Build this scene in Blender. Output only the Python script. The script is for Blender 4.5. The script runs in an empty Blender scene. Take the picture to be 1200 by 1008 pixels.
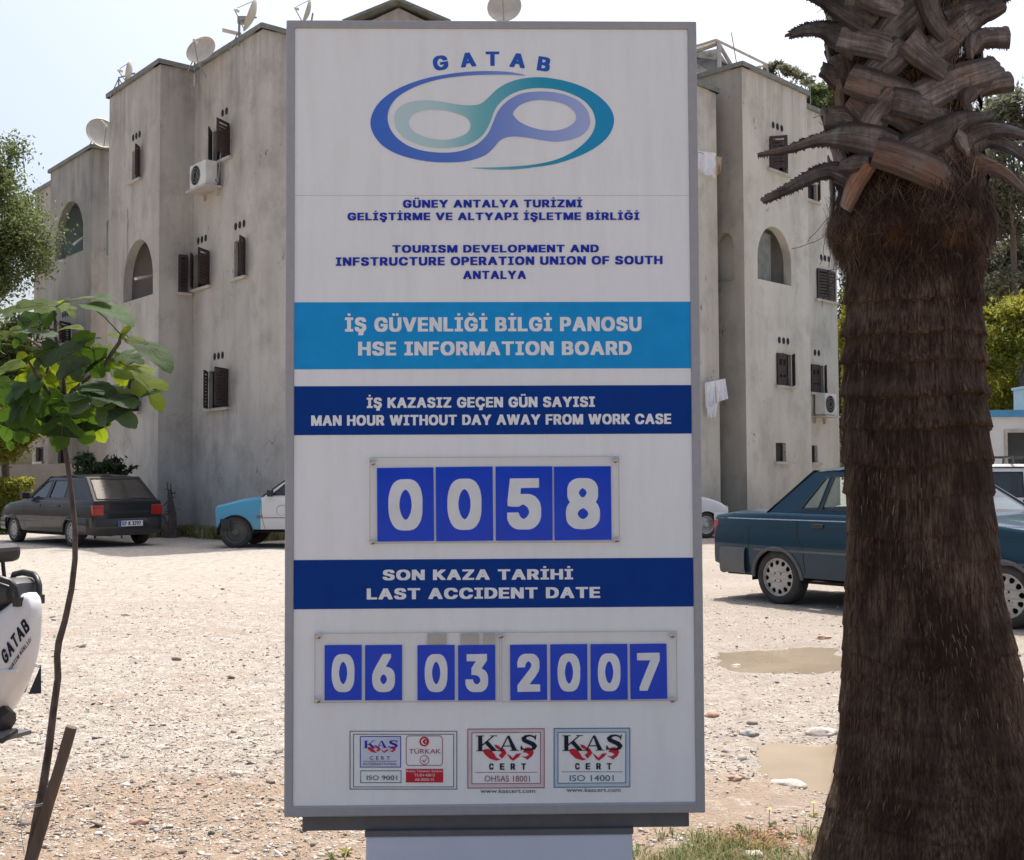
import bpy, bmesh, math, random
import numpy as np
from mathutils import Vector, Matrix, Quaternion, noise
from mathutils.geometry import tessellate_polygon
PI = math.pi
R = math.radians
random.seed(7)
rng = np.random.default_rng(11)
scene = bpy.context.scene
col = scene.collection

# ------------------------------------------------------------------ camera, sky, sun, exposure
EYE, FPX, PITCH, ROLL = 1.35, 1360.0, 0.0397, -0.0048
cam_data = bpy.data.cameras.new('camera')
cam_data.sensor_fit = 'HORIZONTAL'
cam_data.sensor_width = 36.0
cam_data.lens = 36.0 * FPX / 1200.0
cam_data.clip_start = 0.05
cam_data.clip_end = 2000
cam = bpy.data.objects.new('camera', cam_data)
col.objects.link(cam)
_f = Vector((0, math.cos(PITCH), math.sin(PITCH)))
_u0 = Vector((0, -math.sin(PITCH), math.cos(PITCH)))
_r0 = Vector((1, 0, 0))
_r = _r0 * math.cos(ROLL) + _u0 * math.sin(ROLL)
_u = -_r0 * math.sin(ROLL) + _u0 * math.cos(ROLL)
cam.matrix_world = Matrix(((_r.x, _u.x, -_f.x, 0), (_r.y, _u.y, -_f.y, 0), (_r.z, _u.z, -_f.z, EYE), (0, 0, 0, 1)))
scene.camera = cam
cam_data.dof.use_dof = False

SUN_EL, SUN_AZ = R(66), R(14)
world = bpy.data.worlds.new('World')
scene.world = world
world.use_nodes = True
wn = world.node_tree
sky = wn.nodes.new('ShaderNodeTexSky')
sky.sky_type = 'NISHITA'
sky.sun_disc = False
sky.sun_elevation = SUN_EL
sky.sun_rotation = SUN_AZ
sky.air_density = 1.0
sky.dust_density = 6.0
sky.ozone_density = 1.0
wn.links.new(sky.outputs[0], wn.nodes['Background'].inputs[0])
wn.nodes['Background'].inputs[1].default_value = 0.145
sd = bpy.data.lights.new('sun', 'SUN')
sd.energy = 3.7
sd.angle = R(0.53)
sd.color = (1.0, 0.965, 0.915)
sun = bpy.data.objects.new('sun', sd)
col.objects.link(sun)
sv = Vector((math.sin(SUN_AZ) * math.cos(SUN_EL), math.cos(SUN_AZ) * math.cos(SUN_EL), math.sin(SUN_EL)))
sun.rotation_euler = sv.to_track_quat('Z', 'Y').to_euler()
sun.location = (0, 0, 40)
scene.view_settings.view_transform = 'Standard'
scene.view_settings.look = 'None'
scene.view_settings.exposure = 0.62
scene.view_settings.gamma = 1.0
scene.render.engine = 'CYCLES'
scene.cycles.max_bounces = 8
scene.cycles.transparent_max_bounces = 12

# ------------------------------------------------------------------ measuring helpers (photo survey -> metres)
def ray(px, py):
    return (_r * ((px - 600) / FPX) - _u * ((py - 504) / FPX) + _f)
def atz(px, py, z=0.0):
    d = ray(px, py); t = (z - EYE) / d.z
    return Vector((d.x * t, d.y * t, z))
def atd(px, py, Y):
    d = ray(px, py); t = Y / d.y
    return Vector((d.x * t, Y, EYE + d.z * t))

# ------------------------------------------------------------------ object helpers
ORG = {}
def link(o): col.objects.link(o); return o
def tag(o, label=None, cat=None, group=None, kind=None):
    if label: o['label'] = label
    if cat: o['category'] = cat
    if group: o['group'] = group
    if kind: o['kind'] = kind
    return o
def thing(name, loc, label, cat, rz=0.0, group=None):
    o = bpy.data.objects.new(name, None)
    o.empty_display_size = 0.2
    link(o); o.location = loc; o.rotation_euler = (0, 0, rz)
    ORG[o.name] = Vector(loc)
    return tag(o, label, cat, group)
def mesh(name, V, F, mat=None, parent=None, smooth=False, world=False):
    """one mesh object; world=True: V in world coordinates, moved into the frame of its thing"""
    if world and parent is not None:
        o0 = ORG[parent.name]
        V = [(v[0] - o0.x, v[1] - o0.y, v[2] - o0.z) for v in V]
    m = bpy.data.meshes.new(name)
    m.from_pydata([tuple(v) for v in V], [], [tuple(f) for f in F])
    if mat: m.materials.append(mat)
    if smooth: m.shade_smooth()
    o = bpy.data.objects.new(name, m); link(o)
    if parent is not None:
        o.parent = parent
        ORG[o.name] = ORG[parent.name]
    return o
def npmesh(name, V, F, mat, parent=None, smooth=False, world=False):
    V = np.asarray(V, dtype=np.float64); F = np.asarray(F, dtype=np.int32)
    if world and parent is not None:
        V = V - np.array(ORG[parent.name])
    m = bpy.data.meshes.new(name)
    n = F.shape[1]
    m.vertices.add(len(V)); m.vertices.foreach_set('co', V.astype(np.float32).ravel())
    m.loops.add(F.size); m.loops.foreach_set('vertex_index', F.ravel())
    m.polygons.add(len(F)); m.polygons.foreach_set('loop_start', np.arange(0, F.size, n, dtype=np.int32))
    m.update(calc_edges=True)
    if mat: m.materials.append(mat)
    if smooth: m.shade_smooth()
    o = bpy.data.objects.new(name, m); link(o)
    if parent is not None:
        o.parent = parent; ORG[o.name] = ORG[parent.name]
    return o
class MB:
    def __init__(s): s.V = []; s.F = []
    def add(s, V, F):
        n = len(s.V); s.V += [Vector(v) for v in V]; s.F += [tuple(i + n for i in f) for f in F]; return s
    def box(s, lo, hi, fn=None):
        x0, y0, z0 = lo; x1, y1, z1 = hi
        V = [(x0, y0, z0), (x1, y0, z0), (x1, y1, z0), (x0, y1, z0), (x0, y0, z1), (x1, y0, z1), (x1, y1, z1), (x0, y1, z1)]
        if fn: V = [fn(*v) for v in V]
        return s.add(V, [(0, 3, 2, 1), (4, 5, 6, 7), (0, 1, 5, 4), (1, 2, 6, 5), (2, 3, 7, 6), (3, 0, 4, 7)])
    def tube(s, pts, rad, n=8, caps=True):
        pts = [Vector(p) for p in pts]
        if not hasattr(rad, '__len__'): rad = [rad] * len(pts)
        base = len(s.V); side = None
        for i, p in enumerate(pts):
            a = pts[max(i - 1, 0)]; b = pts[min(i + 1, len(pts) - 1)]
            t = (b - a).normalized()
            if side is None:
                side = t.cross(Vector((0, 0, 1)))
                if side.length < 1e-3: side = t.cross(Vector((0, 1, 0)))
            side = (side - t * side.dot(t)).normalized()
            w = t.cross(side)
            for k in range(n):
                a_ = 2 * PI * k / n
                s.V.append(p + (side * math.cos(a_) + w * math.sin(a_)) * rad[i])
        for i in range(len(pts) - 1):
            for k in range(n):
                a = base + i * n + k; b = base + i * n + (k + 1) % n
                s.F.append((a, b, b + n, a + n))
        if caps:
            s.F.append(tuple(base + k for k in range(n))[::-1])
            e = base + (len(pts) - 1) * n
            s.F.append(tuple(e + k for k in range(n)))
        return s
    def lathe(s, prof, n=24, fn=None, closed=False):
        base = len(s.V)
        for (r, h) in prof:
            for k in range(n):
                a = 2 * PI * k / n
                v = (r * math.cos(a), r * math.sin(a), h)
                s.V.append(Vector(fn(*v)) if fn else Vector(v))
        for i in range(len(prof) - 1):
            for k in range(n):
                a = base + i * n + k; b = base + i * n + (k + 1) % n
                s.F.append((a, b, b + n, a + n))
        return s
    def grid(s, rows):
        base = len(s.V); n = len(rows[0])
        for r in rows: s.V += [Vector(v) for v in r]
        for i in range(len(rows) - 1):
            for k in range(n - 1):
                a = base + i * n + k
                s.F.append((a, a + 1, a + n + 1, a + n))
        return s
    def prism(s, loops, fn, t0, t1):
        """outline with holes, loops of (a,b); fn(a,b,t) -> point"""
        flat = [p for l in loops for p in l]
        tris = tessellate_polygon([[Vector((p[0], p[1], 0)) for p in l] for l in loops])
        base = len(s.V); n = len(flat)
        s.V += [Vector(fn(p[0], p[1], t0)) for p in flat]
        s.F += [(base + a, base + b, base + c) for a, b, c in tris]
        if t1 is not None:
            s.V += [Vector(fn(p[0], p[1], t1)) for p in flat]
            s.F += [(base + n + c, base + n + b, base + n + a) for a, b, c in tris]
            k = 0
            for l in loops:
                m = len(l)
                for i in range(m):
                    a = base + k + i; b = base + k + (i + 1) % m
                    s.F.append((a, b, b + n, a + n))
                k += m
        return s
    def build(s, name, mat, parent=None, smooth=False, world=False, fix=True):
        o = mesh(name, s.V, s.F, mat, parent, smooth, world)
        if fix:
            bm = bmesh.new(); bm.from_mesh(o.data)
            bmesh.ops.recalc_face_normals(bm, faces=bm.faces)
            bm.to_mesh(o.data); bm.free()
            if smooth:
                try: o.data.set_sharp_from_angle(angle=R(38))
                except Exception: pass
        return o
def bevel(o, w=0.004, seg=2):
    md = o.modifiers.new('bevel', 'BEVEL'); md.width = w; md.segments = seg; md.limit_method = 'ANGLE'; md.angle_limit = R(40)
    return o

# ------------------------------------------------------------------ materials
def newmat(name):
    m = bpy.data.materials.new(name); m.use_nodes = True
    nt = m.node_tree; b = nt.nodes['Principled BSDF']
    return m, nt, b
def N(nt, kind, **kw):
    n = nt.nodes.new(kind)
    for k, v in kw.items():
        if k in n.inputs.keys() if isinstance(k, str) else False: n.inputs[k].default_value = v
        else: setattr(n, k, v)
    return n
def coords(nt, scale=(1, 1, 1), space='Object'):
    tc = nt.nodes.new('ShaderNodeTexCoord'); mp = nt.nodes.new('ShaderNodeMapping')
    mp.inputs['Scale'].default_value = scale
    nt.links.new(tc.outputs[space], mp.inputs[0]); return mp.outputs[0]
def noise_tex(nt, vec, scale, detail=5, rough=0.55):
    n = nt.nodes.new('ShaderNodeTexNoise'); n.inputs['Scale'].default_value = scale
    n.inputs['Detail'].default_value = detail; n.inputs['Roughness'].default_value = rough
    nt.links.new(vec, n.inputs['Vector']); return n.outputs['Fac']
def ramp(nt, fac, stops):
    r = nt.nodes.new('ShaderNodeValToRGB'); e = r.color_ramp.elements
    while len(e) < len(stops): e.new(0.5)
    for i, (p, c) in enumerate(stops):
        e[i].position = p; e[i].color = (c[0], c[1], c[2], 1) if hasattr(c, '__len__') else (c, c, c, 1)
    nt.links.new(fac, r.inputs[0]); return r.outputs[0]
def mix(nt, fac, a, b, blend='MIX'):
    m = nt.nodes.new('ShaderNodeMix'); m.data_type = 'RGBA'; m.blend_type = blend
    for s, v in ((0, fac), (6, a), (7, b)):
        if hasattr(v, 'is_linked') or hasattr(v, 'links'): nt.links.new(v, m.inputs[s])
        elif s == 0: m.inputs[0].default_value = v
        else: m.inputs[s].default_value = (v[0], v[1], v[2], 1)
    return m.outputs[2]
def bump(nt, b, h, strength, dist=0.01):
    n = nt.nodes.new('ShaderNodeBump'); n.inputs['Strength'].default_value = strength; n.inputs['Distance'].default_value = dist
    nt.links.new(h, n.inputs['Height']); nt.links.new(n.outputs[0], b.inputs['Normal'])
def mk(name, c1, c2=None, scale=8, rough=0.6, metal=0.0, bs=0.0, bscale=60, stretch=(1, 1, 1), spec=0.5, coat=0.0, bdist=0.004):
    m, nt, b = newmat(name)
    b.inputs['Roughness'].default_value = rough; b.inputs['Metallic'].default_value = metal
    b.inputs['Specular IOR Level'].default_value = spec; b.inputs['Coat Weight'].default_value = coat
    b.inputs['Coat Roughness'].default_value = 0.06
    c2 = c2 or tuple(x * 0.82 for x in c1)
    v = coords(nt, stretch)
    f = noise_tex(nt, v, scale)
    nt.links.new(ramp(nt, f, [(0.35, c1), (0.68, c2)]), b.inputs['Base Color'])
    r = nt.nodes.new('ShaderNodeMapRange'); r.inputs['To Min'].default_value = max(rough - 0.08, 0.02); r.inputs['To Max'].default_value = min(rough + 0.1, 1)
    nt.links.new(noise_tex(nt, v, scale * 2.3), r.inputs[0]); nt.links.new(r.outputs[0], b.inputs['Roughness'])
    if bs: bump(nt, b, noise_tex(nt, v, bscale, 6), bs, bdist)
    return m
def glassmat(name, tint=(0.5, 0.6, 0.58), a=0.55, rough=0.03):
    m, nt, b = newmat(name)
    out = nt.nodes['Material Output']
    tr = nt.nodes.new('ShaderNodeBsdfTransparent'); tr.inputs[0].default_value = (*tint, 1)
    gl = nt.nodes.new('ShaderNodeBsdfGlossy'); gl.inputs['Roughness'].default_value = rough
    lw0 = nt.nodes.new('ShaderNodeLayerWeight'); lw = nt.nodes.new('ShaderNodeMath'); lw.operation = 'POWER'; lw.inputs[1].default_value = 4.0; nt.links.new(lw0.outputs['Facing'], lw.inputs[0])
    ad = nt.nodes.new('ShaderNodeMath'); ad.operation = 'ADD'; ad.inputs[1].default_value = a; ad.use_clamp = True
    # light dust makes old car glass a little milky
    df = nt.nodes.new('ShaderNodeBsdfDiffuse'); df.inputs[0].default_value = (0.35, 0.34, 0.3, 1)
    m1 = nt.nodes.new('ShaderNodeMixShader'); m2 = nt.nodes.new('ShaderNodeMixShader')
    nt.links.new(lw.outputs[0], ad.inputs[0])
    dust = nt.nodes.new('ShaderNodeMapRange'); dust.inputs['To Min'].default_value = 0.01; dust.inputs['To Max'].default_value = 0.13
    nt.links.new(noise_tex(nt, coords(nt), 4), dust.inputs[0])
    nt.links.new(dust.outputs[0], m1.inputs[0]); nt.links.new(tr.outputs[0], m1.inputs[1]); nt.links.new(df.outputs[0], m1.inputs[2])
    nt.links.new(ad.outputs[0], m2.inputs[0]); nt.links.new(m1.outputs[0], m2.inputs[1]); nt.links.new(gl.outputs[0], m2.inputs[2])
    nt.links.new(m2.outputs[0], out.inputs[0])
    return m
def wallmat(name, base, light, dark, seed=0):
    m, nt, b = newmat(name)
    b.inputs['Roughness'].default_value = 0.92; b.inputs['Specular IOR Level'].default_value = 0.2
    tc = nt.nodes.new('ShaderNodeTexCoord')
    def mp(s, off=0):
        k = nt.nodes.new('ShaderNodeMapping'); k.inputs['Scale'].default_value = s; k.inputs['Location'].default_value = (seed + off, seed * 1.7, off)
        nt.links.new(tc.outputs['Object'], k.inputs[0]); return k.outputs[0]
    big = noise_tex(nt, mp((1, 1, 0.55)), 0.75, 6, 0.62)
    c = mix(nt, ramp(nt, big, [(0.38, 0), (0.62, 1)]), light, base)
    st = noise_tex(nt, mp((1.0, 1.0, 0.13), 3), 1.7, 7, 0.62)
    c = mix(nt, ramp(nt, st, [(0.46, 0), (0.78, 0.55)]), c, dark)
    bl = noise_tex(nt, mp((1, 1, 0.7), 9), 1.1, 9, 0.68)
    c = mix(nt, ramp(nt, bl, [(0.50, 0), (0.74, 0.7)]), c, tuple(x * 0.72 for x in dark))
    fine = noise_tex(nt, mp((1, 1, 1), 5), 28, 6, 0.65)
    c = mix(nt, ramp(nt, fine, [(0.3, 0), (0.8, 0.4)]), c, tuple(x * 0.8 for x in base))
    # rain grime running down from the coping
    sep = nt.nodes.new('ShaderNodeSeparateXYZ'); nt.links.new(tc.outputs['Object'], sep.inputs[0])
    mr = nt.nodes.new('ShaderNodeMapRange'); mr.inputs['From Min'].default_value = 8.9; mr.inputs['From Max'].default_value = 11.0
    nt.links.new(sep.outputs[2], mr.inputs[0])
    dr = noise_tex(nt, mp((4.5, 4.5, 0.16), 12), 1.3, 4, 0.6)
    mm = nt.nodes.new('ShaderNodeMath'); mm.operation = 'MULTIPLY'; nt.links.new(mr.outputs[0], mm.inputs[0])
    nt.links.new(ramp(nt, dr, [(0.46, 0), (0.75, 0.55)]), mm.inputs[1])
    c = mix(nt, mm.outputs[0], c, tuple(x * 0.6 for x in dark))
    # splash zone at the foot
    mr2 = nt.nodes.new('ShaderNodeMapRange'); mr2.inputs['From Min'].default_value = 1.4; mr2.inputs['From Max'].default_value = 0.1
    nt.links.new(sep.outputs[2], mr2.inputs[0])
    m3 = nt.nodes.new('ShaderNodeMath'); m3.operation = 'MULTIPLY'; nt.links.new(mr2.outputs[0], m3.inputs[0]); nt.links.new(big, m3.inputs[1])
    c = mix(nt, m3.outputs[0], c, tuple(x * 0.75 for x in dark))
    # fallen render chips and hairline cracks
    ch = noise_tex(nt, mp((1.3, 1.3, .8), 17), 3.2, 9, .78)
    zone = noise_tex(nt, mp((1, 1, 1), 23), .55, 2, .5)
    cm = nt.nodes.new('ShaderNodeMath'); cm.operation = 'MULTIPLY'
    nt.links.new(ramp(nt, ch, [(.60, 0), (.635, 1)]), cm.inputs[0]); nt.links.new(ramp(nt, zone, [(.48, 0), (.6, .8)]), cm.inputs[1])
    c = mix(nt, cm.outputs[0], c, tuple(x * .55 for x in dark))
    vo = nt.nodes.new('ShaderNodeTexVoronoi'); vo.feature = 'DISTANCE_TO_EDGE'; vo.inputs['Scale'].default_value = .8
    nzc = nt.nodes.new('ShaderNodeTexNoise'); nzc.inputs['Scale'].default_value = 1.6; nzc.inputs['Detail'].default_value = 6; nt.links.new(tc.outputs['Object'], nzc.inputs['Vector']); wv = mix(nt, .9, mp((1, 1, .55), 2), nzc.outputs['Color'], 'ADD'); nt.links.new(wv, vo.inputs['Vector'])
    k2 = nt.nodes.new('ShaderNodeMath'); k2.operation = 'MULTIPLY'
    nt.links.new(ramp(nt, vo.outputs['Distance'], [(0, 1), (.010, 0)]), k2.inputs[0]); nt.links.new(ramp(nt, zone, [(.55, 0), (.66, .30)]), k2.inputs[1])
    c = mix(nt, k2.outputs[0], c, tuple(x * .6 for x in dark))
    nt.links.new(c, b.inputs['Base Color'])
    hb = mix(nt, 0.4, fine, bl)
    bump(nt, b, hb, 0.5, 0.02)
    return m
def leafmat(name, c1, c2, trans=0.45, tcol=None):
    m, nt, b = newmat(name)
    out = nt.nodes['Material Output']
    g = nt.nodes.new('ShaderNodeNewGeometry')
    c = ramp(nt, g.outputs['Random Per Island'], [(0.0, c1), (1.0, c2)])
    v = coords(nt, space='Object')
    c = mix(nt, ramp(nt, noise_tex(nt, v, 1.1, 3), [(0.35, 0), (0.7, 0.45)]), c, tuple(x * 0.5 for x in c1))
    nt.links.new(c, b.inputs['Base Color']); b.inputs['Roughness'].default_value = 0.55
    b.inputs['Specular IOR Level'].default_value = 0.35
    tl = nt.nodes.new('ShaderNodeBsdfTranslucent')
    tc = tcol or tuple(min(1, x * 1.6) for x in c2)
    nt.links.new(mix(nt, 0.35, c, tc), tl.inputs[0])
    ms = nt.nodes.new('ShaderNodeMixShader'); ms.inputs[0].default_value = trans
    nt.links.new(b.outputs[0], ms.inputs[1]); nt.links.new(tl.outputs[0], ms.inputs[2]); nt.links.new(ms.outputs[0], out.inputs[0])
    return m

M = {}
M['wall_grey'] = wallmat('stained grey render', (0.46, 0.43, 0.385), (0.60, 0.565, 0.51), (0.255, 0.23, 0.20), 0)
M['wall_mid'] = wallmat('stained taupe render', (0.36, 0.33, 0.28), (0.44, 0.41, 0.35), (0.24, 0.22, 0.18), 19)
M['wall_far'] = wallmat('stained grey render far block', (0.37, 0.345, 0.31), (0.48, 0.45, 0.405), (0.21, 0.195, 0.175), 31)
M['wall_cream'] = wallmat('cream render', (0.58, 0.54, 0.46), (0.66, 0.62, 0.54), (0.36, 0.33, 0.28), 57)
M['wall_teal'] = mk('pale teal paint', (0.52, 0.60, 0.58), (0.44, 0.52, 0.5), 2, 0.9, bs=0.2)
M['wall_in'] = mk('loggia paint', (0.5, 0.46, 0.43), (0.42, 0.38, 0.36), 2, 0.9, bs=0.2)
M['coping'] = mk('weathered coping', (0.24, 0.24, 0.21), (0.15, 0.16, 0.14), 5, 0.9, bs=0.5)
M['brown'] = mk('dark brown shutter', (0.060, 0.036, 0.031), (0.032, 0.021, 0.019), 9, 0.6, bs=0.3, stretch=(1, 1, 8))
M['sill'] = mk('pale sill', (0.52, 0.48, 0.43), None, 5, 0.85)
M['dark'] = mk('dark interior', (0.018, 0.017, 0.016), None, 5, 0.9)
M['pane'] = mk('window pane', (0.03, 0.035, 0.04), (0.06, 0.06, 0.06), 1.5, 0.08, spec=0.8)
M['white_metal'] = mk('white painted metal', (0.72, 0.71, 0.67), (0.6, 0.58, 0.54), 4, 0.45)
M['dish'] = mk('cream dish', (0.62, 0.56, 0.46), (0.5, 0.45, 0.37), 4, 0.5)
M['grey_metal'] = mk('galvanised tube', (0.32, 0.32, 0.32), (0.22, 0.22, 0.22), 9, 0.5, metal=0.5)
M['roof_metal'] = mk('pale tube', (0.5, 0.46, 0.4), (0.35, 0.31, 0.26), 9, 0.6)
M['cloth_white'] = mk('white laundry', (0.8, 0.8, 0.82), (0.7, 0.7, 0.74), 6, 0.9)
M['cloth_tan'] = mk('tan towel', (0.5, 0.36, 0.24), None, 12, 0.9)
M['black'] = mk('black plastic', (0.02, 0.02, 0.021), None, 9, 0.45)
M['rubber'] = mk('tyre rubber', (0.055, 0.052, 0.048), (0.032, 0.03, 0.029), 12, 0.85, bs=0.3)
M['rim'] = mk('dusty hubcap', (0.5, 0.47, 0.43), (0.36, 0.33, 0.3), 6, 0.4, metal=0.25)
M['steel_rim'] = mk('dark steel rim', (0.12, 0.11, 0.1), None, 6, 0.6, metal=0.3)
M['glass'] = glassmat('car glass', (0.86, 0.92, 0.9), 0.02)
M['glass_dark'] = glassmat('dark car glass', (0.4, 0.44, 0.44), 0.06)
M['seat'] = mk('seat cloth', (0.06, 0.06, 0.065), None, 9, 0.9)
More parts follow.
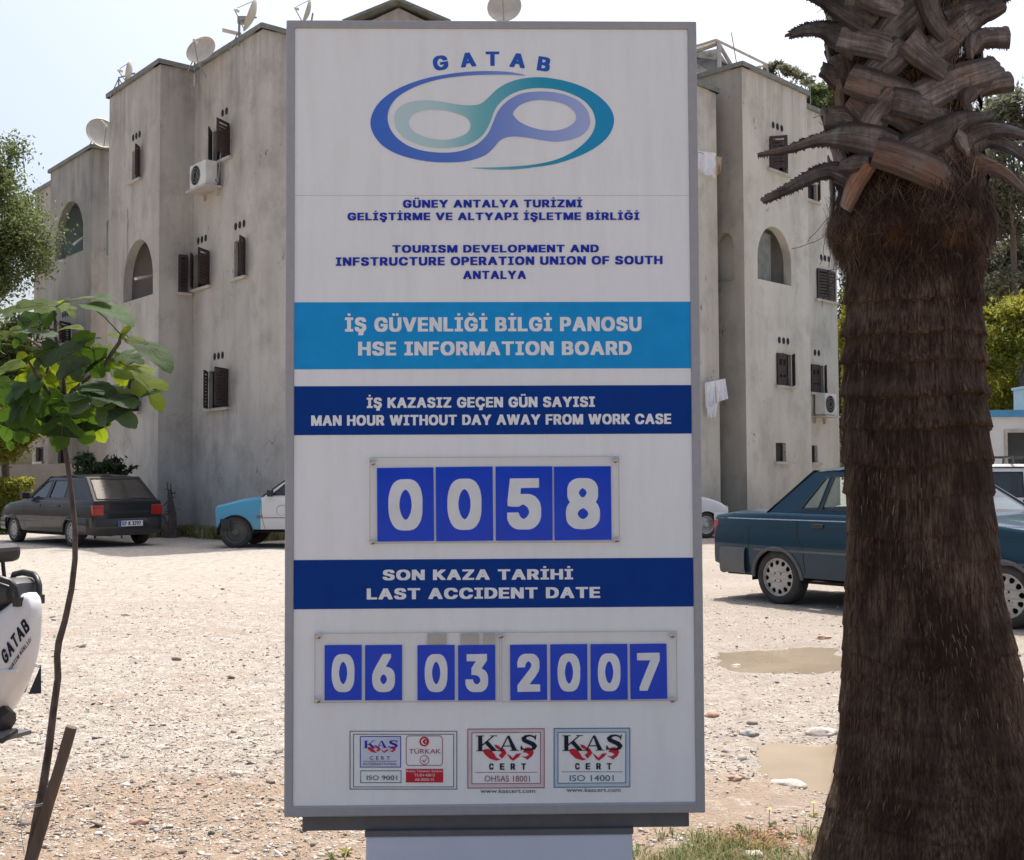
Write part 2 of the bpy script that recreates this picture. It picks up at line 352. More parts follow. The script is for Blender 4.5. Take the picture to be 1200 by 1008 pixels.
GLYPHS = {
 'A': '253,12 254,-10 252,-12 177,-12 175,-11 150,58 90,58 64,-12 -14,-12 -14,12 79,266 160,266|131,113 119,144 108,113 128,112',
 'B': '219,216 220,164 216,150 206,134 221,117 229,98 231,47 226,30 216,12 206,4 192,-4 163,-11 8,-12 8,266 150,267 170,263 192,254 202,247 211,235|153,71 146,84 137,93 126,99 108,103 87,103 85,102 85,43 86,41 110,41 133,46 146,54 153,66|144,186 138,199 122,210 109,213 85,213 85,155 109,156 127,163 140,176',
 'C': '255,200 259,186 258,163 184,162 182,163 178,175 170,189 158,201 135,213 124,210 104,197 91,182 81,162 75,136 77,108 88,78 100,62 108,54 133,41 154,50 169,64 175,74 183,92 258,92 259,69 253,49 240,25 225,9 205,-5 176,-14 154,-16 97,-15 77,-11 58,-3 42,8 26,24 10,52 2,78 -2,117 -1,158 4,186 11,205 26,230 43,247 66,261 96,269 160,270 182,267 203,260 225,246 237,235 246,221',
 'Ç': '254,203 259,186 259,165 257,163 183,163 176,179 169,191 152,205 136,212 125,210 108,200 96,188 87,175 79,156 75,136 75,119 78,102 88,78 98,64 110,53 124,45 135,42 153,50 162,56 173,70 183,92 256,92 259,90 259,68 256,58 252,45 241,26 219,4 189,-11 196,-27 196,-62 189,-76 178,-82 168,-85 92,-85 92,-46 92,-44 99,-42 98,-15 68,-7 54,0 38,11 26,25 17,38 3,72 -1,96 -2,117 -1,158 4,186 15,213 29,233 40,244 55,255 72,263 99,269 167,269 195,263 221,249 242,227',
 'D': '245,192 253,154 253,101 250,84 242,55 236,43 217,18 200,5 186,-2 149,-11 8,-12 8,266 143,267 178,260 200,250 221,233 235,214|172,156 165,173 158,184 146,196 136,203 109,212 85,213 85,41 105,42 130,49 146,59 158,71 170,93 176,119 176,136',
 'E': '208,265 209,216 207,214 85,213 85,155 198,154 200,152 200,105 197,102 85,102 85,43 87,41 208,40 210,38 209,-12 8,-12 8,266 206,267',
 'F': '206,265 207,216 205,214 87,213 85,211 85,152 194,151 196,149 195,99 85,98 84,-12 8,-12 8,266 204,267',
 'G': '257,195 259,165 257,162 183,162 172,184 160,198 148,207 132,213 110,202 94,186 82,165 76,142 76,113 81,93 87,80 96,67 107,55 119,47 134,41 146,45 160,54 170,65 181,86 179,87 120,88 120,140 260,140 261,76 256,54 250,39 242,25 220,3 202,-7 178,-14 155,-16 97,-15 77,-11 56,-2 38,11 22,30 9,54 1,83 -2,117 -1,158 3,183 14,212 29,234 49,252 70,263 95,269 158,270 186,266 212,255 233,239 246,221',
 'Ğ': '257,195 259,165 257,162 183,162 172,184 160,198 148,207 132,213 110,202 94,186 82,165 76,142 76,113 81,93 87,80 96,67 107,55 119,47 134,41 146,45 160,54 170,65 181,86 179,87 120,88 120,140 260,140 261,76 256,54 250,39 242,25 220,3 202,-7 178,-14 155,-16 97,-15 77,-11 56,-2 38,11 22,30 9,54 1,83 -2,117 -1,158 3,183 14,212 29,234 49,252 70,263 95,269 158,270 186,266 212,255 233,239 246,221|190,348 189,326 179,308 173,302 159,294 141,291 114,292 93,301 79,318 74,340 75,350 113,350 119,333 126,327 134,325 145,333 152,350 188,350',
 'H': '250,265 250,-12 175,-12 174,103 87,103 85,101 84,-12 8,-12 8,266 84,266 85,159 87,157 174,157 175,266 248,267',
 'I': '157,265 157,214 116,213 113,211 113,42 116,41 157,40 157,-12 -6,-12 -6,40 35,41 37,42 37,211 35,213 -6,214 -6,266 155,267',
 'İ': '157,265 157,214 116,213 113,211 113,42 116,41 157,40 157,-12 -6,-12 -6,40 35,41 37,42 37,211 35,213 -6,214 -6,266 155,267|105,330 104,309 98,301 91,297 60,297 54,300 46,310 46,332 51,341 59,345 92,345 101,338',
 'K': '245,265 245,243 242,238 154,142 246,12 246,-12 165,-12 96,83 85,71 84,-12 8,-12 8,266 84,266 85,189 86,187 160,266 243,267',
 'L': '202,39 203,-10 201,-12 8,-12 8,266 82,267 84,265 85,41 200,41',
 'M': '305,265 305,-12 231,-12 230,80 192,-12 122,-12 83,81 82,-12 8,-12 8,266 98,265 157,116 216,266 303,267',
 'N': '253,265 253,-12 172,-12 85,122 84,-12 8,-12 8,266 90,266 177,131 178,266 251,267',
 'O': '260,194 266,174 269,149 269,105 265,76 256,51 248,36 238,21 221,5 198,-8 170,-15 97,-15 71,-9 53,0 42,9 21,32 8,57 1,83 -2,117 -1,158 4,186 15,213 28,232 47,250 71,263 96,269 159,270 190,265 212,255 237,235 251,214|187,158 178,178 172,188 158,201 140,211 133,213 122,209 110,202 99,192 88,177 81,162 75,136 75,120 83,88 94,69 103,58 115,49 133,42 155,51 171,66 184,89 192,115 193,132',
 'Ö': '260,194 266,174 269,149 269,105 265,76 256,51 248,36 238,21 221,5 198,-8 170,-15 97,-15 71,-9 53,0 42,9 21,32 8,57 1,83 -2,117 -1,158 4,186 15,213 28,232 47,250 71,263 96,269 159,270 190,265 212,255 237,235 251,214|187,158 178,178 172,188 158,201 140,211 133,213 122,209 110,202 99,192 88,177 81,162 75,136 75,120 83,88 94,69 103,58 115,49 133,42 155,51 171,66 184,89 192,115 193,132|198,330 197,309 195,304 187,298 176,296 154,297 146,302 141,310 141,332 145,339 151,344 159,347 185,345 195,338|127,330 126,309 123,304 115,298 104,296 82,297 74,302 69,310 69,332 73,339 79,344 87,347 113,345 123,338',
 'P': '223,211 227,191 225,147 220,128 208,108 192,94 167,84 144,80 85,80 84,-12 8,-12 8,266 147,267 169,263 189,255 205,243 215,230|148,179 142,193 130,205 120,210 107,213 85,213 85,134 106,134 122,138 131,143 141,152 145,160 149,173',
 'R': '223,214 227,197 226,154 223,138 212,115 190,96 235,13 235,-12 155,-12 102,85 87,86 85,84 84,-12 8,-12 8,266 148,267 170,263 182,259 202,247 215,232|148,182 141,197 126,208 108,213 85,213 85,140 111,141 133,149 142,157 146,165 149,175',
 'S': '219,220 223,203 223,180 221,177 148,177 141,194 136,202 124,210 113,214 95,206 86,197 82,188 89,177 100,169 125,159 178,144 200,132 213,120 222,105 226,93 227,59 222,34 212,15 196,0 177,-10 157,-15 132,-17 91,-17 62,-14 42,-7 20,6 7,23 -1,43 -2,78 -1,80 73,80 77,68 85,54 96,45 112,39 125,44 135,50 143,58 149,69 146,76 131,88 109,97 50,114 27,128 14,140 8,152 5,164 4,202 9,225 21,243 42,259 69,268 87,270 151,269 173,264 194,253 207,241',
 'Ş': '220,216 223,203 223,180 221,177 148,177 141,194 136,202 122,211 113,214 95,206 83,193 82,187 86,181 103,167 175,145 192,137 206,127 216,116 223,102 227,82 227,59 222,34 212,15 200,3 190,-4 170,-12 175,-25 175,-58 172,-67 167,-75 159,-80 147,-83 71,-83 71,-44 77,-40 77,-16 44,-9 26,1 15,12 6,25 -1,43 -2,79 73,80 78,65 84,55 96,45 112,39 123,43 135,50 143,59 149,70 139,83 128,89 52,113 34,122 19,135 8,152 4,171 4,202 10,227 25,247 51,263 76,269 138,270 170,265 191,255 210,237',
 'T': '230,265 230,214 153,213 150,212 150,-12 75,-12 74,212 72,213 -6,214 -6,266 228,267',
 'U': '250,265 250,66 244,40 231,17 220,6 202,-5 187,-11 167,-16 109,-17 85,-15 61,-7 41,4 31,14 21,27 14,41 9,62 8,266 84,266 85,91 90,72 101,57 114,47 129,41 141,45 154,53 164,65 172,84 175,97 175,266 248,266',
 'Ü': '250,265 250,66 244,40 231,17 220,6 202,-5 187,-11 167,-16 109,-17 85,-15 61,-7 41,4 31,14 21,27 14,41 9,62 8,266 84,266 85,91 90,72 101,57 114,47 129,41 141,45 154,53 164,65 172,84 175,97 175,266 248,266|194,330 193,309 191,304 183,298 172,296 150,297 142,302 137,310 137,332 141,339 147,344 155,347 181,345 191,338|122,330 121,309 119,304 111,298 100,296 78,297 70,302 65,310 65,332 69,339 75,344 83,347 109,345 119,338',
 'V': '254,265 252,239 161,-11 158,-13 80,-12 -12,237 -13,266 64,266 120,111 175,265 251,267',
 'W': '357,265 355,237 286,-12 206,-12 171,111 137,-12 56,-12 -13,239 -13,266 63,266 97,139 132,266 211,266 246,139 280,266 354,267',
 'Y': '250,265 249,242 156,92 155,-12 80,-12 79,92 -13,241 -13,266 67,266 118,185 169,266 247,267',
 'Z': '221,265 220,219 99,42 101,41 220,40 222,38 221,-12 -1,-12 0,37 120,212 117,213 -1,214 -2,216 -2,266 218,267',
 '0': '213,205 219,178 221,159 220,85 217,66 210,41 203,26 190,8 180,-2 164,-11 145,-16 131,-17 96,-17 77,-15 58,-9 42,2 26,22 13,52 6,82 4,116 5,163 12,199 24,229 37,248 58,263 81,270 135,271 152,269 174,260 188,249 205,225|146,170 136,193 126,205 114,213 103,207 96,201 88,188 81,171 74,138 74,116 78,96 84,76 91,62 100,50 112,42 122,46 132,57 146,85 152,120 151,145',
 '1': '157,266 157,42 159,41 214,40 214,-13 19,-13 19,40 84,41 87,43 86,182 84,182 62,167 24,167 24,226 80,267 154,268',
 '2': '207,218 209,206 209,165 202,139 176,103 121,43 123,42 213,41 213,-13 13,-13 13,36 121,153 132,168 139,185 131,201 122,209 112,213 101,208 92,199 86,188 81,168 14,168 13,197 16,213 23,232 33,247 49,259 76,269 149,269 166,264 184,253 198,238',
 '3': '205,266 205,218 154,159 176,150 192,139 203,127 212,109 215,94 215,51 210,31 204,20 194,7 176,-6 158,-13 143,-16 76,-16 60,-13 38,-4 18,13 8,31 3,46 4,79 72,79 78,64 85,53 94,46 109,40 119,44 130,50 139,61 144,73 135,91 124,101 114,106 97,110 60,112 60,163 102,213 16,214 16,266 203,267',
 '4': '174,266 174,241 134,173 136,172 190,171 190,96 225,93 225,41 223,39 191,39 190,-13 123,-13 122,37 121,39 1,40 1,92 104,266 172,268|122,150 116,142 89,95 122,95',
 '5': '202,266 202,214 96,213 93,208 91,182 93,180 138,180 157,177 180,166 198,148 208,130 214,104 214,60 211,43 205,28 194,12 181,-1 163,-11 143,-16 78,-16 58,-11 44,-4 26,12 14,35 11,46 12,78 79,78 88,57 97,48 111,41 124,49 133,58 141,72 143,83 137,99 129,110 110,122 99,120 82,110 40,110 15,114 14,141 29,266 200,267',
 '6': '179,266 179,240 132,172 162,167 180,159 195,146 203,135 211,115 213,101 213,56 207,32 198,15 187,3 173,-7 159,-13 132,-17 96,-17 76,-15 62,-11 45,-1 33,10 25,22 16,44 12,69 12,94 14,112 22,135 41,170 107,267 177,267|143,82 132,103 125,110 113,116 98,108 92,100 85,87 83,76 92,57 102,47 114,41 125,48 133,55 141,70',
 '7': '214,266 214,211 102,-12 99,-14 30,-13 30,14 129,211 127,212 13,213 12,215 12,267 212,268',
 '8': '207,223 209,212 209,168 205,153 194,135 208,119 217,99 219,87 219,50 215,31 204,13 191,1 177,-8 158,-14 131,-17 96,-17 68,-14 52,-9 28,6 17,20 10,35 7,56 6,79 8,92 12,107 21,123 32,135 21,153 16,170 17,213 21,228 29,243 48,259 74,269 91,271 146,270 166,265 185,254 197,242|147,71 143,80 135,90 122,99 113,102 91,90 83,80 79,70 83,60 91,50 104,42 114,40 124,43 135,50 143,60|138,190 133,200 126,207 113,214 104,210 95,202 87,188 95,173 104,165 113,161 125,167 131,174 138,186',
 '9': '210,213 213,197 213,152 206,123 182,79 120,-12 117,-14 47,-13 47,14 94,83 72,86 50,94 29,111 20,127 13,150 12,188 17,216 28,238 49,258 72,268 85,271 143,270 164,265 184,253 195,242 202,232|142,182 131,201 122,209 113,213 101,206 91,195 86,185 83,173 90,158 96,149 106,142 114,139 130,149 137,158 143,174',
 'k': '420,359 419,343 354,342 239,231 405,19 408,17 449,16 451,14 450,-1 289,-1 289,16 301,17 300,20 177,172 121,117 121,18 123,17 169,16 171,14 170,-1 -1,-1 -1,16 36,17 38,19 38,341 36,342 0,343 -2,345 -1,360 170,360 171,345 169,343 123,342 121,341 121,156 122,154 318,341 316,342 280,343 278,345 279,360 418,361',
 'a': '440,14 440,0 438,-2 250,-1 248,1 250,15 294,16 296,17 269,108 113,108 108,102 70,17 72,16 119,15 121,13 120,-1 1,-2 -2,1 0,15 40,16 42,17 195,362 194,371 232,376 241,375 244,369 398,16 438,16|209,317 207,323 204,319 121,129 263,129',
 's': '292,364 287,305 287,286 284,276 280,249 261,249 265,281 227,318 182,332 130,313 117,286 129,266 187,234 247,197 259,188 267,177 297,127 303,112 302,97 300,89 274,30 264,22 195,-3 116,-5 53,21 44,31 41,0 39,-1 24,-1 24,108 26,110 48,110 48,86 71,48 122,30 182,34 219,65 220,81 220,89 194,118 123,163 62,207 55,219 39,277 39,293 45,307 93,356 103,361 171,369 186,369 245,349 269,320 271,324 277,365 290,366',
}

# ------------------------------------------------------------------ ground
def vnoise(x, y, seed=0):
    """smooth value noise in numpy"""
    xi = np.floor(x).astype(np.int64); yi = np.floor(y).astype(np.int64); xf = x - xi; yf = y - yi
    def h(a, b):
        n = (a * 374761393 + b * 668265263 + seed * 974711) & 0xffffffff
        n = ((n ^ (n >> 13)) * 1274126177) & 0xffffffff
        return ((n ^ (n >> 16)) & 0xffff) / 65535.0
    u = xf * xf * (3 - 2 * xf); v = yf * yf * (3 - 2 * yf)
    return (h(xi, yi) * (1 - u) + h(xi + 1, yi) * u) * (1 - v) + (h(xi, yi + 1) * (1 - u) + h(xi + 1, yi + 1) * u) * v
PUDDLES = []                                     # (cx, cy, half x, half y, depth)
for (pa, pb, yc, y0, y1, dep) in ((838, 1010, 771, 757, 786, 0.03), (908, 1040, 894, 873, 922, 0.05)):
    a = atz(pa, yc); b = atz(pb, yc); n_ = atz((pa + pb) / 2, y1); f_ = atz((pa + pb) / 2, y0)
    PUDDLES.append(((a.x + b.x) / 2, (n_.y + f_.y) / 2, (b.x - a.x) / 2, (f_.y - n_.y) / 2, dep))
WATER = -0.012
def gh(x, y):
    x = np.asarray(x, float); y = np.asarray(y, float)
    amp = np.clip((40 - y) / 30, 0.2, 1)
    z = (vnoise(x * 0.6, y * 0.6, 1) - .5) * .03 + (vnoise(x * 1.9, y * 1.9, 2) - .5) * .022 * amp + (vnoise(x * 6, y * 6, 3) - .5) * .012 * amp
    z = z + (vnoise(x * 17, y * 17, 4) - .5) * .010 * amp + (vnoise(x * 43, y * 43, 5) - .5) * .006 * amp
    for (cx, cy, hx, hy, dep) in PUDDLES:
        d = ((x - cx) / hx) ** 2 + ((y - cy) / hy) ** 2
        d = d + (vnoise(x * 2.5, y * 2.5, 9) - .5) * 1.4 + (vnoise(x * 8, y * 8, 10) - .5) * .8
        w = np.exp(-np.clip(d, 0, 30) * 0.9)
        z = z - w * (dep + .012) * 1.6
        far = 1 - np.clip((d - 1.0) / 2.5, 0, 1)
        z = z + (.018) * np.clip(far, 0, 1) * (d > 1.15) * np.clip((d - 1.15) * 3, 0, 1)
    return z
def ghs(x, y): return float(gh(np.array([x]), np.array([y]))[0])
def nonuni(a, b, s0, c, grow, smax):
    """1-D spacing, fine near c"""
    out = [c]; s = s0
    while out[-1] < b: out.append(out[-1] + s); s = min(s * grow, smax)
    lo = [c]; s = s0
    while lo[-1] > a: lo.append(lo[-1] - s); s = min(s * grow, smax)
    return np.array(lo[::-1][:-1] + out)
gx = nonuni(-400, 400, .03, 0.6, 1.012, 30)
gy = np.concatenate([[-200, -100, -40, -15, -6, -2, 0, 1.5, 2.5, 3.2], nonuni(3.5, 900, .022, 3.5, 1.0085, 30)[1:]])
X, Y = np.meshgrid(gx, gy)
Z = gh(X, Y) * (np.abs(Y) < 60) * (np.abs(X) < 60)
V = np.stack([X.ravel(), Y.ravel(), Z.ravel()], 1)
nx_, ny_ = len(gx), len(gy)
ii = (np.arange(ny_ - 1)[:, None] * nx_ + np.arange(nx_ - 1)[None]).ravel()
F = np.stack([ii, ii + 1, ii + nx_ + 1, ii + nx_], 1)

m, nt, b = newmat('gravel and dust'); M['ground'] = m
b.inputs['Roughness'].default_value = 0.95; b.inputs['Specular IOR Level'].default_value = 0.15
v = coords(nt)
c = mix(nt, ramp(nt, noise_tex(nt, v, 0.55, 6, 0.6), [(0.35, 0), (0.65, 1)]), (0.385, 0.357, 0.312), (0.32, 0.293, 0.256))
c = mix(nt, ramp(nt, noise_tex(nt, coords(nt, (.18, 1.1, 1)), 1.2, 6, .62), [(.42, 0), (.62, .55)]), c, (0.27, 0.225, 0.18))
vor = nt.nodes.new('ShaderNodeTexVoronoi'); vor.inputs['Scale'].default_value = 55; nt.links.new(v, vor.inputs['Vector'])
c = mix(nt, 0.45, c, ramp(nt, vor.outputs['Color'], [(0.15, (0.17, 0.14, 0.115)), (0.5, (0.34, 0.313, 0.275)), (0.85, (0.57, 0.545, 0.505))]))
vor2 = nt.nodes.new('ShaderNodeTexVoronoi'); vor2.inputs['Scale'].default_value = 140; nt.links.new(v, vor2.inputs['Vector'])
c = mix(nt, 0.35, c, ramp(nt, vor2.outputs['Color'], [(0.1, (0.15, 0.12, 0.095)), (0.9, (0.55, 0.48, 0.41))]))
# brown earth with fewer stones close to the planting strip, and blotches of it elsewhere
sp = nt.nodes.new('ShaderNodeSeparateXYZ'); nt.links.new(v, sp.inputs[0])
mr = nt.nodes.new('ShaderNodeMapRange'); mr.inputs['From Min'].default_value = 5.6; mr.inputs['From Max'].default_value = 4.3
nt.links.new(sp.outputs[1], mr.inputs[0])
ad = nt.nodes.new('ShaderNodeMath'); ad.operation = 'MULTIPLY_ADD'; ad.inputs[1].default_value = 1.0
nt.links.new(noise_tex(nt, v, 1.7, 6, 0.65), ad.inputs[0]); nt.links.new(mr.outputs[0], ad.inputs[2])
c = mix(nt, ramp(nt, ad.outputs[0], [(0.50, 0), (0.72, 0.55), (0.96, 0.85)]), c, (0.30, 0.215, 0.15))
mr2 = nt.nodes.new('ShaderNodeMapRange'); mr2.inputs['From Min'].default_value = 11; mr2.inputs['From Max'].default_value = 18
nt.links.new(sp.outputs[1], mr2.inputs[0])
c = mix(nt, mr2.outputs[0], c, (0.40, 0.367, 0.318))
c = mix(nt, ramp(nt, noise_tex(nt, v, 7, 10, .8), [(.40, .62), (.52, 0)]), c, (0.215, 0.18, 0.145))
c = mix(nt, ramp(nt, noise_tex(nt, v, 11, 10, .8), [(.52, 0), (.66, .7)]), c, (0.60, 0.56, 0.50))
# wet dark rims round the puddles and a compacted greyer strip on the right
wet = None
g2 = noise_tex(nt, v, 0.9, 5)
mx = nt.nodes.new('ShaderNodeMapRange'); mx.inputs['From Min'].default_value = 0.2; mx.inputs['From Max'].default_value = 2.0
nt.links.new(sp.outputs[0], mx.inputs[0])
mm = nt.nodes.new('ShaderNodeMath'); mm.operation = 'MULTIPLY'; nt.links.new(mx.outputs[0], mm.inputs[0])
nt.links.new(ramp(nt, g2, [(0.35, 0.3), (0.6, 0.75)]), mm.inputs[1])
c = mix(nt, mm.outputs[0], c, (0.30, 0.26, 0.22))
nt.links.new(c, b.inputs['Base Color'])
h1 = noise_tex(nt, v, 95, 6, 0.7)
hm = nt.nodes.new('ShaderNodeMath'); hm.operation = 'ADD'; nt.links.new(h1, hm.inputs[0]); nt.links.new(vor.outputs['Distance'], hm.inputs[1])
bump(nt, b, hm.outputs[0], 0.8, 0.012)
g = npmesh('ground', V, F, M['ground'], smooth=True); tag(g, kind='structure')

m, nt, b = newmat('muddy water'); M['mud'] = m
b.inputs['Base Color'].default_value = (0.31, 0.225, 0.135, 1); b.inputs['Roughness'].default_value = 0.07
b.inputs['Specular IOR Level'].default_value = 0.6
v = coords(nt)
nt.links.new(ramp(nt, noise_tex(nt, v, 1.6, 4), [(0.35, (0.34, 0.275, 0.20)), (0.7, (0.27, 0.215, 0.155))]), b.inputs['Base Color'])
bump(nt, b, noise_tex(nt, v, 14, 3), 0.04, 0.01)
for (cx, cy, hx, hy, dep) in PUDDLES:
    k = 2.1
    P = MB(); P.add([(cx + hx * k * math.cos(a), cy + hy * k * math.sin(a), WATER - 0.006) for a in np.linspace(0, 2 * PI, 40, endpoint=False)], [tuple(range(40))])
    tag(P.build('puddle', M['mud']), kind='structure')

# loose stones: thousands of small ones as one mass, the few big ones singly further down
def ico():
    t = (1 + 5 ** .5) / 2
    v = np.array([(-1, t, 0), (1, t, 0), (-1, -t, 0), (1, -t, 0), (0, -1, t), (0, 1, t), (0, -1, -t), (0, 1, -t), (t, 0, -1), (t, 0, 1), (-t, 0, -1), (-t, 0, 1)], float)
    v /= np.linalg.norm(v[0])
    f = np.array([(0, 11, 5), (0, 5, 1), (0, 1, 7), (0, 7, 10), (0, 10, 11), (1, 5, 9), (5, 11, 4), (11, 10, 2), (10, 7, 6), (7, 1, 8), (3, 9, 4), (3, 4, 2), (3, 2, 6), (3, 6, 8), (3, 8, 9), (4, 9, 5), (2, 4, 11), (6, 2, 10), (8, 6, 7), (9, 8, 1)])
    return v, f
def pebbles(n, y0, y1, smin, smax, spread=0.62, p=2.2):
    u = rng.random(n)
    y = (y0 ** (1 - p) + u * (y1 ** (1 - p) - y0 ** (1 - p))) ** (1 / (1 - p))
    x = (rng.random(n) * 2 - 1) * (y * spread + .4)
    s = smin * (smax / smin) ** (rng.random(n) ** 2.0)
    keep = (vnoise(x * 1.3, y * 1.3, 21) + vnoise(x * 3.7, y * 3.7, 22) * .6 > .35 + .5 * rng.random(n))
    return x[keep], y[keep], s[keep]
sets = [pebbles(105000, 4.0, 13, .0028, .010), pebbles(11000, 4.2, 19, .007, .020, .62, 1.9), pebbles(420, 4.6, 18, .018, .036, .62, 1.6)]
x = np.concatenate([s[0] for s in sets]); y = np.concatenate([s[1] for s in sets]); s = np.concatenate([s[2] for s in sets])
keep = np.ones(len(x), bool)
for (cx, cy, hx, hy, dep) in PUDDLES:
    keep &= ((x - cx) / hx) ** 2 + ((y - cy) / hy) ** 2 > 0.55 + .5 * vnoise(x * 9, y * 9, 77)
x, y, s = x[keep], y[keep], s[keep]
n = len(x); iv, ifc = ico()
z = gh(x, y)
sh = np.stack([s * rng.uniform(.7, 1.3, n), s * rng.uniform(.6, 1.1, n), s * rng.uniform(.25, .6, n)], 1)
V = iv[None] * sh[:, None, :] * rng.uniform(.55, 1.2, (n, 12, 1))
a = rng.random(n) * 2 * PI; ca, sa = np.cos(a)[:, None], np.sin(a)[:, None]
tl = rng.normal(0, .25, n)[:, None]
V = np.stack([V[:, :, 0] * ca - V[:, :, 1] * sa, V[:, :, 0] * sa + V[:, :, 1] * ca, V[:, :, 2] + V[:, :, 0] * tl], 2)
V += np.stack([x, y, z + sh[:, 2] * .25], 1)[:, None, :]
F = (ifc[None] + (np.arange(n) * 12)[:, None, None]).reshape(-1, 3)
m, nt, b = newmat('loose stones'); M['stone'] = m
b.inputs['Roughness'].default_value = 0.9; b.inputs['Specular IOR Level'].default_value = 0.2
gn = nt.nodes.new('ShaderNodeNewGeometry')
c = ramp(nt, gn.outputs['Random Per Island'], [(0, (0.17, 0.13, 0.11)), (0.22, (0.27, 0.24, 0.205)), (0.5, (0.385, 0.357, 0.315)), (0.8, (0.48, 0.452, 0.41)), (0.93, (0.68, 0.64, 0.58)), (1.0, (0.45, 0.25, 0.18))])
c = mix(nt, ramp(nt, noise_tex(nt, coords(nt), 60, 4), [(0.4, 0), (0.75, 0.5)]), c, (0.36, 0.31, 0.26))
nt.links.new(c, b.inputs['Base Color'])
peb = npmesh('loose_gravel', V.reshape(-1, 3), F, M['stone']); tag(peb, 'pale loose gravel strewn over the dusty car park', 'gravel', kind='stuff')

# big single stones
m, nt, b = newmat('big stone'); M['rock'] = m
b.inputs['Roughness'].default_value = 0.9
v = coords(nt)
c = ramp(nt, noise_tex(nt, v, 16, 6, .65), [(0.3, (0.36, 0.31, 0.26)), (0.55, (0.52, 0.47, 0.41)), (0.75, (0.26, 0.21, 0.17))])
nt.links.new(c, b.inputs['Base Color']); bump(nt, b, noise_tex(nt, v, 45, 6), 0.6, 0.01)
M['rock_red'] = mk('reddish stone', (0.40, 0.24, 0.17), (0.5, 0.33, 0.25), 18, 0.9, bs=0.6)
M['rock_grey'] = mk('grey stone', (0.27, 0.27, 0.25), (0.36, 0.35, 0.32), 18, 0.9, bs=0.6)
def rock(px, py, wpx, hpx, mat, label, name='stone', seed=0, rz=0.1):
    c = atz(px, py + hpx * .4); sc = c.y / FPX
    rx = wpx * sc / 2; rz_ = hpx * sc * .55; ry = rx * .7
    bm = bmesh.new(); bmesh.ops.create_icosphere(bm, subdivisions=3, radius=1)
    for vv in bm.verts:
        q = noise.noise(vv.co * 1.3 + Vector((seed * 7.1, 0, 3))) * .38 + noise.noise(vv.co * 3.7 + Vector((seed, 4, 0))) * .13
        vv.co *= 1 + q; vv.co.x *= rx; vv.co.y *= ry; vv.co.z *= rz_
    me = bpy.data.meshes.new(name); bm.to_mesh(me); bm.free(); me.materials.append(mat); me.shade_smooth()
    o = link(bpy.data.objects.new(name, me)); o.location = (c.x, c.y, ghs(c.x, c.y) + rz_ * .25); o.rotation_euler = (0, 0, rz)
    return tag(o, label, 'stone')
rock(962, 854, 36, 12, M['rock'], 'large pale rounded stone just behind the lower puddle', seed=1)
rock(923, 912, 46, 12, M['rock'], 'long flat pale stone at the near edge of the lower puddle', seed=2, rz=-.15)
rock(878, 855, 22, 9, M['rock_grey'], 'blue grey stone among gravel right of the board', seed=3, rz=-.3)
rock(834, 835, 16, 9, M['rock_red'], 'reddish stone touching the right edge of the board', seed=4)
rock(862, 911, 16, 7, M['rock_red'], 'small reddish stone left of the long flat stone', seed=5)
rock(970, 777, 18, 6, M['rock'], 'small stone at the near edge of the far puddle', seed=6) if False else None
rock(965, 746, 18, 6, M['rock_red'], 'lone reddish stone between the blue car and the far puddle', seed=6)
rock(862, 775, 14, 5, M['rock'], 'small pale stone lying in the far muddy puddle', seed=7)
rock(164, 955, 20, 9, M['rock_red'], 'brown stone on bare earth left of the board foot', seed=8)
rock(181, 963, 13, 7, M['rock_grey'], 'small grey stone beside the brown stone on bare earth', seed=9)
rock(276, 905, 17, 9, M['rock'], 'bright pale stone on the gravel left of the board', seed=10)
rock(882, 1000, 26, 11, M['rock'], 'pale stone half hidden in the grass by the palm', seed=11)
rock(147, 720, 10, 4, M['rock_red'], 'dark reddish stone far out on the open gravel', seed=12)

# ------------------------------------------------------------------ apartment buildings
def plane_uz(A, B, px, py):
    """pixel of the survey -> (u along A->B, z) on the vertical wall plane through A and B"""
    d = ray(px, py); t = Vector((B[0] - A[0], B[1] - A[1])); L = t.length; t /= L
    nrm = Vector((t.y, -t.x))
    k = (nrm.x * A[0] + nrm.y * A[1]) / (nrm.x * d.x + nrm.y * d.y)
    p = Vector((d.x * k, d.y * k))
    return (p - Vector(A[:2])).dot(t), EYE + d.z * k
def frame(A, B):
    t = Vector((B[0] - A[0], B[1] - A[1], 0)); L = t.length; t /= L; n = Vector((t.y, -t.x, 0))
    return lambda u, z, o=0.0: Vector((A[0], A[1], 0)) + t * u + n * o + Vector((0, 0, z)), L
ROOF = 11.1
def arch(u0, u1, z0, z1, n=16):
    r = (u1 - u0) / 2; zc = z1 - r * 1.12; uc = (u0 + u1) / 2
    return [(u0, z0), (u1, z0)] + [(uc + r * math.cos(a), zc + r * 1.12 * math.sin(a)) for a in np.linspace(0, PI, n)]
